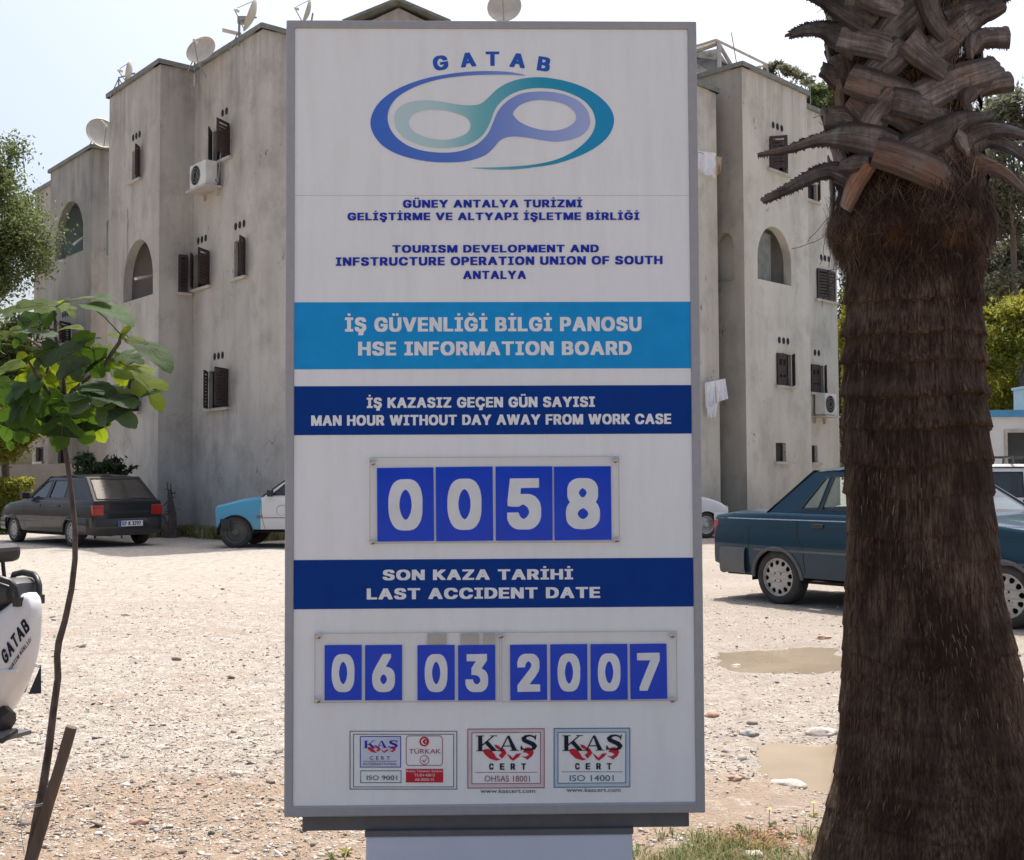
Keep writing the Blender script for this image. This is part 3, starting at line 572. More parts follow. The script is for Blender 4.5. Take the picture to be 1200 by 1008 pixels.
def facade(root, A, B, mat, top=ROOF, wins=(), arches=(), th=0.22, inmat=None, coping=True, base=-0.3):
    P, L = frame(A, B)
    holes = []
    for w in wins:
        u0, _ = plane_uz(A, B, w['x0'], w['y0']); u1, _ = plane_uz(A, B, w['x1'], w['y0'])
        xm = (w['x0'] + w['x1']) / 2
        _, zt = plane_uz(A, B, xm, w['y0']); _, zb = plane_uz(A, B, xm, w['y1'])
        w['r'] = (u0, u1, zb, zt); holes.append([(u0, zb), (u1, zb), (u1, zt), (u0, zt)])
    for w in arches:
        u0, _ = plane_uz(A, B, w['x0'], w['y1']); u1, _ = plane_uz(A, B, w['x1'], w['y1'])
        xm = (w['x0'] + w['x1']) / 2
        _, zt = plane_uz(A, B, xm, w['y0']); _, zb = plane_uz(A, B, xm, w['y1'])
        if zb > 0: pass
        w['r'] = (u0, u1, zb, zt); holes.append(arch(u0, u1, zb, zt))
    mb = MB().prism([[(.003, base), (L - .003, base), (L - .003, top), (.003, top)]] + holes, P, 0.0, -th)
    mb.build('wall', mat, root, world=True)
    if coping:
        c = MB().box((-0.06, -0.30, top), (L + 0.06, 0.08, top + 0.11), lambda u, o, z: P(u, z, o))
        c.build('coping', M['coping'], root, world=True)
    for w in wins: window(root, P, w)
    for w in arches: loggia(root, P, w, inmat or M['wall_in'], L)
    return P, L
def window(root, P, w):
    u0, u1, z0, z1 = w['r']; W = u1 - u0; H = z1 - z0
    f = MB().prism([[(u0, z0), (u1, z0), (u1, z1), (u0, z1)], [(u0 + .05, z0 + .05), (u1 - .05, z0 + .05), (u1 - .05, z1 - .05), (u0 + .05, z1 - .05)]], P, -0.09, -0.14)
    uc = (u0 + u1) / 2
    if W > .5: f.box((uc - .025, -.135, z0 + .05), (uc + .025, -.095, z1 - .05), lambda u, o, z: P(u, z, o))
    fr = f.build('window', M['brown'], root, world=True)
    MB().box((u0 + .04, -.125, z0 + .04), (u1 - .04, -.115, z1 - .04), lambda u, o, z: P(u, z, o)).build('pane', M['pane'], fr, world=True)
    MB().box((u0 - .1, -.2, z0 - .07), (u1 + .1, .09, z0 - .005), lambda u, o, z: P(u, z, o)).build('sill', M['sill'], fr, world=True)
    if w.get('curt'):
        MB().box((u0 + .07, -.2, z0 + .05), (u0 + .07 + W * .4, -.18, z1 - .05), lambda u, o, z: P(u, z, o)).build('curtain', M['cloth_white'], fr, world=True)
    for (side, ang, full) in w.get('sh', ()):
        # a louvred leaf hinged on its side of the opening, turned out by ang degrees
        wl = W * full; a = R(ang); s = 1 if side == 'l' else -1; uh = u0 if side == 'l' else u1
        def Q(q, t, z, s=s, a=a, uh=uh):
            return P(uh + s * (q * math.cos(a)) - s * t * math.sin(a) * 0 , z, 0.02 + q * math.sin(a) + t)
        mb = MB()
        mb.box((0, 0, z0), (wl, .035, z0 + .07), Q); mb.box((0, 0, z1 - .07), (wl, .035, z1), Q)
        mb.box((0, 0, z0 + .072), (.05, .035, z1 - .072), Q); mb.box((wl - .05, 0, z0 + .072), (wl, .035, z1 - .072), Q)
        zm = (z0 + z1) / 2
        if w.get('cross'): # four light holes in the leaf
            mb.box((.052, 0, zm - .13), (wl - .052, .035, zm + .10), Q)
            mb.box((.052, 0, z0 + .072), (wl - .052, .035, z0 + .2), Q); mb.box((.052, 0, z1 - .14), (wl - .052, .035, z1 - .072), Q)
            mb.box((wl / 2 - .03, .002, z0 + .202), (wl / 2 + .03, .033, zm - .132), Q); mb.box((wl / 2 - .03, .002, zm + .102), (wl / 2 + .03, .033, z1 - .142), Q)
        else:
            k = int((H - .15) / .075)
            for i in range(k):
                zz = z0 + .085 + i * (H - .17) / k
                mb.box((.052, .004, zz), (wl - .052, .026, zz + .055), Q)
        mb.build('shutter', M['brown'], fr, world=True)
    if w.get('vent', 1):
        uc = (u0 + u1) / 2 + w.get('vo', 0)
        for k in range(w.get('nv', 3)):
            mb = MB()
            zc = z1 + w.get('vz', .33)
            c = uc + (k - (w.get('nv', 3) - 1) / 2) * .2
            ring = [(c + .062 * math.cos(t), zc + .085 * math.sin(t)) for t in np.linspace(0, 2 * PI, 12, endpoint=False)]
            hole = [(c + .048 * math.cos(t), zc + .07 * math.sin(t)) for t in np.linspace(0, 2 * PI, 12, endpoint=False)]
            mb.prism([ring], P, .004, .012)
            mb.build('vent_hole', M['dark'], root, world=True)
def loggia(root, P, w, mat, L):
    u0, u1, z0, z1 = w['r']; d = w.get('d', 1.5)
    u0 = max(u0 - .25, .36); u1 = min(u1 + .25, L - .36); zt = z1 + .15; zb = z0 - 1.0
    fn = lambda u, o, z: P(u, z, o)
    mb = MB()
    mb.box((u0, -d - .1, zb), (u1, -d, zt), fn)                         # back wall
    mb.box((u0 - .1, -d, zb), (u0, -.225, zt), fn); mb.box((u1, -d, zb), (u1 + .1, -.225, zt), fn)
    mb.box((u0, -d, zt), (u1, -.225, zt + .1), fn); mb.box((u0, -d, zb - .1), (u1, -.225, zb), fn)
    lg = mb.build('balcony_recess', mat, root, world=True)
    W = u1 - u0
    for (a, bb, c0, c1) in w.get('doors', ()):
        MB().box((u0 + W * a, -d, z0 + c0), (u0 + W * bb, -d + .05, z0 + c1), fn).build('door', M['brown'], lg, world=True)
    if w.get('pole'):
        p = w['pole']
        MB().tube([P(u0 + .25 + (W - .5) * p[0], z0 + p[1], -.9), P(u0 + .25 + (W - .5) * p[2], z0 + p[3], .35)], .035, 8).build('drying_pole', M['white_metal'], lg, world=True)

def xy(px, py, z=ROOF): p = atz(px, py, z); return (p.x, p.y)
def off(p, d, k): return (p[0] + d[0] * k, p[1] + d[1] * k)
dn = Vector((-0.642, 0.767)); db = Vector((0.767, 0.642))               # the complex stands at 40 degrees to the street
# left wing
c308 = (-5.38, 24.89); c228 = off(c308, dn, 3.46); c190 = off(c228, -db, 0.84); c128 = off(c190, dn, 3.2)
a_end = off(c308, db, 3.3)
left = thing('apartment_building', (c308[0], c308[1] , 0), 'stained grey apartment wing left of the board, its corner cut off by the sign', 'building')
MG = M['wall_grey']
facade(left, c308, a_end, MG)
facade(left, c228, c308, MG, wins=[
    dict(x0=250, x1=270, y0=150, y1=188, sh=(('l', 34, .5), ('r', 120, .52)), curt=1, nv=2, vo=.15),
    dict(x0=228, x1=246, y0=297, y1=337, sh=(('l', 32, .5), ('r', 124, .52)), curt=1),
    dict(x0=274.5, x1=288, y0=281, y1=325, sh=(('r', 134, .5),), curt=1),
    dict(x0=245, x1=268, y0=434, y1=478, sh=(('l', 34, .5), ('r', 124, .52)), curt=1),
])
Pq, Lq = frame(c228, c308)
facade(left, c190, c228, MG, wins=[dict(x0=209, x1=219, y0=299, y1=343, vent=0, sh=(('l', 4, 1.0),))])
PD, LD = facade(left, c128, c190, MG, wins=[
    dict(x0=155, x1=165, y0=175, y1=211, sh=(('r', 140, .5),)),
    dict(x0=146, x1=163, y0=443, y1=483, sh=(('l', 36, .5), ('r', 130, .5))),
], arches=[dict(x0=144.5, x1=179, y0=281, y1=350, d=1.6, pole=(.42, .75, 1.05, .35))])
c128b = off(c128, db, 2.0); facade(left, c128b, c128, MG) if False else None
# body behind: roof slab and rear walls
def slab(root, pts, z, mat, name='roof', t=.2):
    gx_ = sum(p[0] for p in pts) / len(pts); gy_ = sum(p[1] for p in pts) / len(pts)
    pts = [(p[0] + (gx_ - p[0]) * .035, p[1] + (gy_ - p[1]) * .035) for p in pts]
    MB().prism([[(p[0], p[1]) for p in pts]], lambda a, b_, t_: Vector((a, b_, t_)), z, z - t).build(name, mat, root, world=True)
def rear(root, pts, mat, top=ROOF):
    for A, B in zip(pts[:-1], pts[1:]):
        facade(root, A, B, mat, top=top)
lb1 = off(c128, db, 6.2); lb2 = off(a_end, dn, 6.0)
slab(left, [a_end, c308, c228, c190, c128, lb1, lb2], ROOF - .35, M['coping'])
facade(left, lb1, c128, MG)
# centre block joining both wings, hidden for the most part by the board
centre = thing('apartment_building', (0, 29, 0), 'gabled middle block of the apartments, only its roof tip shows above the board', 'building')
r0 = (3.78, 26.5)
pts = [a_end, (-1.0, 29.9), (2.3, 29.4)]
facade(centre, off(a_end, db, .01), pts[1], MG, top=10.6, coping=False); facade(centre, pts[1], pts[2], MG, top=10.6, coping=False)
slab(centre, [a_end, pts[1], pts[2], (4.5, 33), (-6, 34)], 10.55, M['coping'])
gp = [atd(402, 26, 28.2), atd(466, 0, 28.2), atd(527, 26, 28.2)]
yc = 28.2
g0, g1, g2 = gp
MB().prism([[(g0.x + .15, 10.56), (g2.x - .15, 10.56), (g2.x - .15, g2.z - .1), (g1.x, g1.z - .1), (g0.x + .15, g0.z - .1)]], lambda a, b_, t: Vector((a, t, b_)), yc + .25, yc + 4).build('gable_wall', M['wall_grey'], centre, world=True)
for (p, q) in ((g0, g1), (g1, g2)):
    d = (q - p).normalized(); nn = Vector((-d.z, 0, d.x))
    MB().add([p, q, q + nn * .07, p + nn * .07] + [k + Vector((0, 4.3, 0)) for k in (p, q, q + nn * .07, p + nn * .07)], [(0, 1, 2, 3), (4, 5, 6, 7), (0, 1, 5, 4), (1, 2, 6, 5), (2, 3, 7, 6), (3, 0, 4, 7)]).build('roof', M['coping'], centre, world=True)
# far left block
e108 = (-12.38, 33.98); e57 = off(e108, dn, 3.65); e130 = off(e108, db, 1.25); f40a = off(e57, db, .5); f40 = off(f40a, dn, 3.1)
farb = thing('apartment_building', (e108[0], e108[1], 0), 'farther grey apartment block seen past the left wing, behind the fig leaves', 'building')
MF = M['wall_far']
facade(farb, e57, e108, MF, wins=[dict(x0=69, x1=84, y0=381, y1=402, sh=(('r', 130, .5),)), dict(x0=68, x1=79, y0=524, y1=543, vent=0)],
       arches=[dict(x0=64.5, x1=98.5, y0=236, y1=300, d=1.8, doors=((.55, .8, 0, 1.6),), pole=(.35, 1.0, 1.05, .1))], inmat=M['wall_teal'])
facade(farb, e108, off(e108, db, 2.6), MF, arches=[dict(x0=124.5, x1=133, y0=258, y1=300, d=1.4)])
facade(farb, f40, f40a, MF, wins=[dict(x0=44.5, x1=56, y0=285, y1=322, sh=(('r', 140, .5),), nv=1), dict(x0=42, x1=51, y0=524, y1=541, vent=0)])
facade(farb, off(f40, db, 4), f40, MF)
slab(farb, [off(e108, db, 2.6), e108, e57, f40a, f40, off(f40, db, 6), off(e108, db, 8)], ROOF - .35, M['coping'])
# right wing
MC = M['wall_cream']
k869 = (5.53, 27.36); dr = Vector((0.697, 0.717)); dl = Vector((-0.717, 0.697))
l945 = off(k869, dr, 3.0); m942 = off(l945, dl, -0.0)
m942 = (7.55, 30.35) ; 
right = thing('apartment_building', (k869[0], k869[1], 0), 'cream apartment wing right of the board with arched balcony, beside the palm', 'building')
facade(right, k869, l945, MC, wins=[
    dict(x0=901, x1=921, y0=164, y1=201, sh=(('l', 62, .5), ('r', 25, .48))),
    dict(x0=909.5, x1=927, y0=415, y1=452, sh=(('l', 6, .5), ('r', 40, .46)), cross=1),
    dict(x0=909, x1=921, y0=519, y1=541, vent=0, curt=1)],
    arches=[dict(x0=888, x1=927.5, y0=266, y1=331, d=1.6, doors=((.78, .9, .05, 1.0),))], inmat=M['wall_cream'])
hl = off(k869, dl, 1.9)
facade(right, hl, k869, M['wall_mid'], arches=[dict(x0=838, x1=860, y0=273, y1=330, d=1.6)], inmat=M['coping'])  # arch interior takes the dark coping colour to paint in its shade
m0 = off(l945, dl, .55); m1 = off(m0, dr, 2.45)
facade(right, l945, m0, MC) if False else None
facade(right, m0, m1, MC, wins=[
    dict(x0=944.5, x1=957, y0=215, y1=235, sh=(('r', 40, .5),), nv=2),
    dict(x0=956.5, x1=977, y0=317, y1=352, sh=(('l', 6, .5), ('r', 8, .5))),
    dict(x0=949.5, x1=965, y0=428, y1=460, sh=(('l', 6, .5), ('r', 36, .46)), cross=1, nv=2),
    dict(x0=951, x1=958, y0=522, y1=542, vent=0, sh=())])
# lower balcony block in front
g844 = (4.93, 27.5); g0_ = off(g844, dr, -1.7)
facade(right, g0_, g844, MC, top=10.5)
facade(right, off(g0_, dl, 3.0), g0_, MC, top=10.5)
facade(right, g844, off(g844, dl, 1.5), MC, top=10.5)
slab(right, [g0_, g844, off(g844, dl, 1.5), off(g0_, dl, 3.0)], 10.2, M['coping'])
slab(right, [k869, l945, m0, m1, off(m1, dl, 6), off(k869, dl, 7.0), hl], ROOF - .35, M['coping'])
facade(right, m1, off(m1, dl, 6), MC)

MB().tube([PD(1.30, 8.0, .02), PD(1.31, 7.4, .025), PD(1.29, 6.75, .02)], .010, 5).build('cable', M['wall_mid'], left, world=True)

# ------------------------------------------------------------------ things fixed to the buildings
def dish(px, py, Y, r, nrm, label, foot=None):
    c = atd(px, py, Y); n = Vector(nrm).normalized()
    root = thing('satellite_dish', (foot or c + Vector((0, .3, -.7))), label, 'satellite dish')
    q = n.to_track_quat('Z', 'Y')
    def fn(x, y, z): return c + q @ Vector((x * 1, y * 1.08, z))
    prof = [(0.001, -.16 * r / .5)] + [(r * t, -.16 * r / .5 * (1 - t * t)) for t in (.25, .5, .75, 1)] + [(r * 1.0, .012), (r * .97, .012)]
    MB().lathe(prof, 28, fn).build('reflector', M['dish'], root, smooth=True, world=True, fix=False)
    lnb = c + q @ Vector((0, -r * .1, r * .95))
    MB().tube([c + q @ Vector((0, -r * 1.0, 0)), lnb], .012, 6).tube([c + q @ Vector((0, r * .98, 0)), lnb], .008, 6).build('feed_arm', M['grey_metal'], root, world=True)
    MB().tube([lnb, lnb + q @ Vector((0, 0, -.12))], .035, 10).build('receiver', M['white_metal'], root, world=True)
    b0 = Vector(root.location); mid = c - n * .16
    mb = MB().tube([mid, Vector((b0.x, b0.y, mid.z - .05)), b0], .022, 8)
    mb.tube([b0 + Vector((.25, .1, -.1)), Vector((b0.x, b0.y, b0.z + .35))], .014, 6).tube([b0 + Vector((-.25, .1, -.1)), Vector((b0.x, b0.y, b0.z + .35))], .014, 6)
    mb.build('mount', M['grey_metal'], root, world=True)
    return root
dish(235.5, 58, 26.3, .36, (-.25, -1, .45), 'round cream satellite dish facing the street on the left roof corner', atd(228, 84, 26.8))
dish(293, 17, 25.6, .37, (-.93, -.22, .35), 'big satellite dish seen edge on at the highest left roof', atd(280, 54, 25.6))
dish(150.5, 84, 28.6, .27, (-.97, -.15, .2), 'small satellite dish seen edge on, leftmost on the near wing roof', atd(139, 108, 28.8))
dish(120, 156, 33.6, .47, (.55, -.8, .35), 'satellite dish on the farther block, tilted toward the right', atd(110, 173, 34.2))
dish(591, 8, 28.4, .43, (-.1, -1, .35), 'satellite dish peeking over the middle of the board', Vector((atd(591, 8, 28.7).x, 29.9, 10.6)))
dish(359, 13, 27.4, .3, (-.95, -.25, .3), 'thin edge of a satellite dish left of the gable tip', Vector((atd(362, 50, 27.6).x, 27.9, 10.75)))
# small flat aerial beside the big dish
ae = thing('aerial', atd(280, 46, 25.9), 'small flat television aerial on the mast beside the big dish', 'aerial')
MB().tube([atd(280, 52, 25.9), atd(280.5, 22, 25.9)], .028, 8).build('mast', M['grey_metal'], ae, world=True)
ac = atd(270, 37, 25.9)
MB().box((-.18, -.02, -.05), (.16, .02, .03), lambda x, y, z: ac + Vector((x, y, z - x * .25))).build('antenna_panel', M['dish'], ae, world=True)
MB().box((-.1, -.06, -.08), (.1, .06, .08), lambda x, y, z: atd(284, 24, 25.85) + Vector((x, y, z))).build('clamp', M['grey_metal'], ae, world=True)

def ac_unit(P, u, z, label, w=.78, h=.52, d=.3, side=1):
    root = thing('air_conditioner', P(u, z, .05), label, 'air conditioner')
    fn = lambda x, o, zz: P(u + x, z + zz, .08 + o)
    bevel(MB().box((-w / 2, 0, 0), (w / 2, d, h), fn).build('housing', M['white_metal'], root, world=True), .02)
    cx = -w * .1; cz = h * .5; r = h * .4
    MB().prism([[(cx + r * math.cos(t), cz + r * math.sin(t)) for t in np.linspace(0, 2 * PI, 24, endpoint=False)]], lambda a, b_, t: fn(a, t, b_), d + .002, d + .008).build('fan_opening', M['dark'], root, world=True)
    gb = MB()
    for rr in (.4, .7, 1.0):
        pts = [fn(cx + r * rr * math.cos(t), d + .02, cz + r * rr * math.sin(t)) for t in np.linspace(0, 2 * PI, 25)]
        gb.tube(pts, .006, 5, False)
    gb.build('grille', M['grey_metal'], root, world=True)
    bb = MB().box((-w * .62, -.06, -.06), (w * .62, d + .06, -.02), fn).box((-w * .42, -.08, -.22), (-w * .38, .0, -.06), fn).box((w * .38, -.08, -.22), (w * .42, .0, -.06), fn)
    bb.build('bracket', M['sill'], root, world=True)
    MB().tube([fn(w * .5, .05, .12), fn(w * .62, .05, .02), fn(w * .66, .03, .3), fn(w * .6, -.05, h + .3)], .02, 6).build('hose', M['grey_metal'], root, world=True)
ua, za = plane_uz(c228, c308, 247, 223)
ac_unit(Pq, ua + .1, za, 'air conditioner under the topmost shuttered window of the left wing', w=.85, h=.56)
PM, _ = frame(m0, m1); ua, za = plane_uz(m0, m1, 959, 487)
ac_unit(PM, ua, za, 'air conditioner below a dark shutter on the cream wing', w=.62, h=.56)

# laundry
def cloth(pts, mat, root, name='garment', seed=0, depth=.05):
    """pts: 4 corners top-left, top-right, bottom-right, bottom-left"""
    a, b_, c_, d_ = [Vector(p) for p in pts]; n = 12; rows = []
    for i in range(n + 1):
        t = i / n; row = []
        for j in range(n + 1):
            s_ = j / n
            p = (a * (1 - s_) + b_ * s_) * (1 - t) + (d_ * (1 - s_) + c_ * s_) * t
            p = p + Vector((0, math.sin(s_ * 14 + seed + t * 2) * depth * t + noise.noise(Vector((s_ * 3, t * 3, seed))) * depth, noise.noise(Vector((s_ * 6, seed, 1))) * .03 * t))
            row.append(p)
        rows.append(row)
    mb = MB().grid(rows)
    k = len(mb.V); back = [v + Vector((0, .012, 0)) for v in mb.V]
    F0 = list(mb.F); mb.V += back; mb.F += [tuple(i + k for i in f[::-1]) for f in F0]
    return mb.build(name, mat, root, smooth=True, world=True, fix=False)
PGf, LG = frame(g0_, g844)
lr = thing('clothes_line', atd(835, 447, 27.2), 'clothes line hung with white laundry at the lower balcony right of the board', 'laundry')
Yl = 26.9
MB().tube([atd(815, 450, Yl - .1), atd(853, 443, Yl + .1)], .008, 6).build('line', M['grey_metal'], lr, world=True)
cloth([atd(826, 448, Yl), atd(838, 446, Yl), atd(838, 473, Yl), atd(827, 478, Yl)], M['cloth_white'], lr, seed=1)
cloth([atd(838, 446, Yl), atd(850, 444, Yl), atd(853, 467, Yl), atd(840, 472, Yl)], M['cloth_white'], lr, seed=2)
cloth([atd(828, 476, Yl + .03), atd(841, 472, Yl + .03), atd(839, 488, Yl + .03), atd(829, 490, Yl + .03)], M['cloth_white'], lr, seed=4)
lr = thing('clothes_line', atd(832, 178, 27.0), 'white sheet and tan towel drying high on the cream wing edge', 'laundry')
MB().tube([atd(812, 177, Yl - .15), atd(847, 185, Yl + .2)], .008, 6).build('line', M['grey_metal'], lr, world=True)
cloth([atd(818, 176, Yl), atd(839, 180, Yl), atd(839, 207, Yl), atd(818, 203, Yl)], M['cloth_white'], lr, seed=5, depth=.08)
cloth([atd(840, 183, Yl), atd(846.5, 185, Yl), atd(845, 202, Yl), atd(840, 206, Yl)], M['cloth_tan'], lr, name='towel', seed=6)

# solar water heater frame on the right roof
sr = thing('solar_water_heater', Vector((5.2, 29.0, 10.75)), 'tilted solar water heater panels in a pipe frame on the cream wing roof', 'solar heater')
Y1, Y2 = 28.9, 29.6
def pan(pp, Ya, mat, name, t=.06):
    P_ = [atd(a, b_, y_) for (a, b_, y_) in pp]
    mb = MB(); n = len(P_); mb.V = P_ + [p + Vector((0, t, .0)) for p in P_]
    mb.F = [tuple(range(n)), tuple(range(2 * n - 1, n - 1, -1))] + [(i, (i + 1) % n, (i + 1) % n + n, i + n) for i in range(n)]
    mb.build(name, mat, sr, world=True)
M['solar'] = mk('solar collector glass', (0.035, 0.03, 0.035), None, 3, 0.25)
pan([(800, 64, 29.2), (841, 57, 29.2), (841, 90, 28.6), (800, 92, 28.6)], 0, M['solar'], 'collector')
pan([(844, 62, 29.3), (856, 79, 29.1), (844, 84, 28.8)], 0, M['solar'], 'collector')
MB().tube([atd(805, 63, 29.1), atd(841, 50.5, 29.1)], .07, 6).tube([atd(842.5, 50, 29), atd(842.5, 92, 28.6)], .06, 6).tube([atd(842.5, 52, 29.1), atd(859, 80, 29.1)], .05, 6).build('support_frame', M['roof_metal'], sr, world=True)
MB().tube([atd(800, 59, 28.8), atd(838.7, 46.5, 29.0), atd(898, 75.5, 31), atd(901, 90, 31)], .035, 8).tube([atd(899, 76, 31), atd(880, 82, 31.5)], .03, 8).build('pipe_rail', M['roof_metal'], sr, world=True)
ant = thing('aerial', atd(864, 78, 29), 'thin whip aerial standing beside the solar heater', 'aerial')
MB().tube([atd(864, 79, 28.9), atd(857, 38, 28.9)], .012, 6).build('mast', M['grey_metal'], ant, world=True)
ant = thing('aerial', atd(950, 118, 31.5), 'thin whip aerial on the roof edge close to the palm', 'aerial')
MB().tube([atd(950, 122, 31.8), atd(949, 94, 31.8)], .012, 6).build('mast', M['grey_metal'], ant, world=True)

# site office behind the cars on the right
M['blue_trim'] = mk('blue painted trim', (0.06, 0.27, 0.46), (0.05, 0.23, 0.4), 5, 0.5)
M['cabin'] = mk('white cabin panel', (0.66, 0.65, 0.63), (0.58, 0.57, 0.54), 3, 0.6)
o0 = atz(1152, 590, 0); Yc = 26.0
cb0 = atd(1150, 500, Yc); cb1 = atd(1420, 500, Yc)
zc0 = atd(1155, 489, Yc).z; zc1 = atd(1155, 481, Yc).z
site = thing('site_office', (cb0.x, Yc, 0), 'white prefab cabin with blue roof band at the right edge behind the cars', 'cabin')
Pc, Lc_ = frame((cb0.x, Yc), (cb1.x, Yc))
w0, wz1 = plane_uz((cb0.x, Yc), (cb1.x, Yc), 1180, 507); w1, wz0 = plane_uz((cb0.x, Yc), (cb1.x, Yc), 1212, 544)
MB().prism([[(0, -.1), (Lc_, -.1), (Lc_, zc0), (0, zc0)], [(w0, wz0), (w1, wz0), (w1, wz1), (w0, wz1)]], Pc, 0, -.12).build('wall', M['cabin'], site, world=True)
MB().box((0, -3, -.1), (.12, -.125, zc0), lambda u, o, z: Pc(u, z, o)).build('wall', M['cabin'], site, world=True)
MB().box((-.15, -3.1, zc0 + .002), (Lc_ + .1, .12, zc1), lambda u, o, z: Pc(u, z, o)).build('roof', M['blue_trim'], site, world=True)
wf = MB().prism([[(w0 - .06, wz0 - .06), (w1 + .06, wz0 - .06), (w1 + .06, wz1 + .06), (w0 - .06, wz1 + .06)], [(w0, wz0), (w1, wz0), (w1, wz1), (w0, wz1)]], Pc, .004, .03).build('window', M['roof_metal'], site, world=True)
MB().box((w0, -.08, wz0), (w1, -.07, wz1), lambda u, o, z: Pc(u, z, o)).build('pane', M['pane'], wf, world=True)
MB().box((w0 + .62, -1.2, -.1), (w0 + .66, -.2, .1), lambda u, o, z: Pc(u, z, o)).build('floor', M['dark'], site, world=True)
tank = atd(1200, 460, 28)
tk = thing('roof_box', (tank.x, 27, zc1), 'pale box standing on the cabin roof at the right edge', 'box')
bevel(MB().box((atd(1198, 460, 27).x, 26.8, zc1 + .002), (atd(1225, 460, 27).x, 27.5, atd(1198, 456, 27).z), None).build('box_body', M['cabin'], tk, world=True), .02)
MB().box((atd(1197, 460, 27).x, 26.75, atd(1198, 456, 27).z + .002), (atd(1226, 460, 27).x, 27.55, atd(1198, 456, 27).z + .06), None).build('lid', M['white_metal'], tk, world=True)

# ------------------------------------------------------------------ the information board
SW, SH, SYAW = 1.2, 2.2964, 0.021
SC = Vector((-0.0523, 3.3441, 1.5337))
ax = Vector((math.cos(SYAW), math.sin(SYAW), 0)); an = Vector((math.sin(SYAW), -math.cos(SYAW), 0))   # along, outward
def S(px, py):
    """survey of the board's face: pixel -> (x along, z up) in metres on the front plane"""
    d = ray(px, py); o = Vector((0, 0, EYE)) - SC
    t = -o.dot(an) / d.dot(an); p = o + d * t
    return p.dot(ax), p.z + SC.z
def Q(x, z, o=0.0):                                # board frame: local coordinates of the thing
    return Vector((x, -o, z))
m, nt, b = newmat('white acrylic panel'); M['panel'] = m
b.inputs['Roughness'].default_value = 0.38; b.inputs['Specular IOR Level'].default_value = 0.35
v = coords(nt)
c = ramp(nt, noise_tex(nt, v, 2.2, 4), [(0.3, (0.82, 0.85, 0.85)), (0.7, (0.785, 0.815, 0.815))])
mp_ = coords(nt, (6, 6, 0.8))
c = mix(nt, ramp(nt, noise_tex(nt, mp_, 3, 6, 0.7), [(0.45, 0), (0.8, 0.22)]), c, (0.55, 0.52, 0.48))
c = mix(nt, ramp(nt, noise_tex(nt, v, 260, 2, 0.5), [(0.35, 0), (0.9, 0.10)]), c, (0.5, 0.48, 0.46))
nt.links.new(c, b.inputs['Base Color']); bump(nt, b, noise_tex(nt, v, 180, 2), 0.05, 0.001)
def ink(name, c, rough=.42):
    return mk(name, c, tuple(x * .9 for x in c), 14, rough, spec=.12)
M['frame'] = mk('grey powder coat', (0.34, 0.345, 0.36), (0.31, 0.315, 0.33), 40, 0.45, bs=0.06, bscale=300)
M['ledge'] = mk('dark grey metal', (0.13, 0.13, 0.135), (0.11, 0.11, 0.115), 20, 0.5)
M['plinth'] = mk('lavender white metal', (0.62, 0.66, 0.74), (0.58, 0.62, 0.70), 6, 0.4)
M['navy'] = ink('navy print', (0.0, 0.040, 0.25))
M['cyan'] = ink('azure print', (0.012, 0.31, 0.70))
M['card'] = ink('royal blue card', (0.0, 0.060, 0.66))
M['white'] = ink('white print', (0.80, 0.84, 0.86))
M['ink_blue'] = ink('blue lettering', (0.018, 0.04, 0.40))
M['logo_blue'] = ink('logo lettering blue', (0.03, 0.11, 0.50))
M['red'] = ink('red print', (0.55, 0.03, 0.05))
M['maroon'] = ink('maroon print', (0.33, 0.08, 0.10))
M['ink_dark'] = ink('black print', (0.015, 0.02, 0.035))
M['ink_grey'] = ink('blue grey print', (0.08, 0.10, 0.16))
M['teal_ink'] = ink('teal print', (0.03, 0.16, 0.24))
def gradmat(name, stops, x0, x1):
    m, nt, b = newmat(name); b.inputs['Roughness'].default_value = .42; b.inputs['Specular IOR Level'].default_value = .3
    tc = nt.nodes.new('ShaderNodeTexCoord'); sp = nt.nodes.new('ShaderNodeSeparateXYZ'); nt.links.new(tc.outputs['Object'], sp.inputs[0])
    mr = nt.nodes.new('ShaderNodeMapRange'); mr.inputs['From Min'].default_value = x0; mr.inputs['From Max'].default_value = x1
    nt.links.new(sp.outputs[0], mr.inputs[0]); nt.links.new(ramp(nt, mr.outputs[0], stops), b.inputs['Base Color']); return m

base = Vector((SC.x, SC.y, 0)) - an * 0.0
sign = thing('information_board', base, 'tall white and blue safety information board with digit cards in a grey frame', 'sign', rz=SYAW)
HW = SW / 2; zt = SC.z + SH / 2; zb = SC.z - SH / 2
D = 0.24
xl, _ = S(345.5, 500); xr, _ = S(810.5, 300)
xl = -HW + .025; xr = HW - .0265; ztp = zt - .0235; zbp = zb + .031
fr = MB().prism([[(-HW, zb), (HW, zb), (HW, zt), (-HW, zt)], [(xl, zbp), (xr, zbp), (xr, ztp), (xl, ztp)]], lambda a, b_, t: Q(a, b_, t), 0, -D)
bevel(fr.build('frame', M['frame'], sign), .004, 2)
MB().box((xl, .006, zbp), (xr, .03, ztp)).build('panel', M['panel'], sign)
MB().box((xl, D - .03, zbp), (xr, D - .01, ztp)).build('back_panel', M['frame'], sign)
x0, z0 = S(352, 978); x1, z1 = S(810, 974)
bevel(MB().box((x0, .03, z0), (x1, D - .03, zb - .001)).build('bottom_ledge', M['ledge'], sign), .003)
x0, zz = S(428, 976); x1, _ = S(742, 976)
bevel(MB().box((x0, .012, -.1), (x1, D - .01, z0 - .012)).build('plinth', M['plinth'], sign), .006)
MB().box((x0 - .002, .008, z0 - .011), (x1 + .002, D - .006, z0 + .004)).build('plinth_cap', M['ledge'], sign)
FACE = -.006
def lay(o): return FACE + o * .001
def flat(loops, o): return
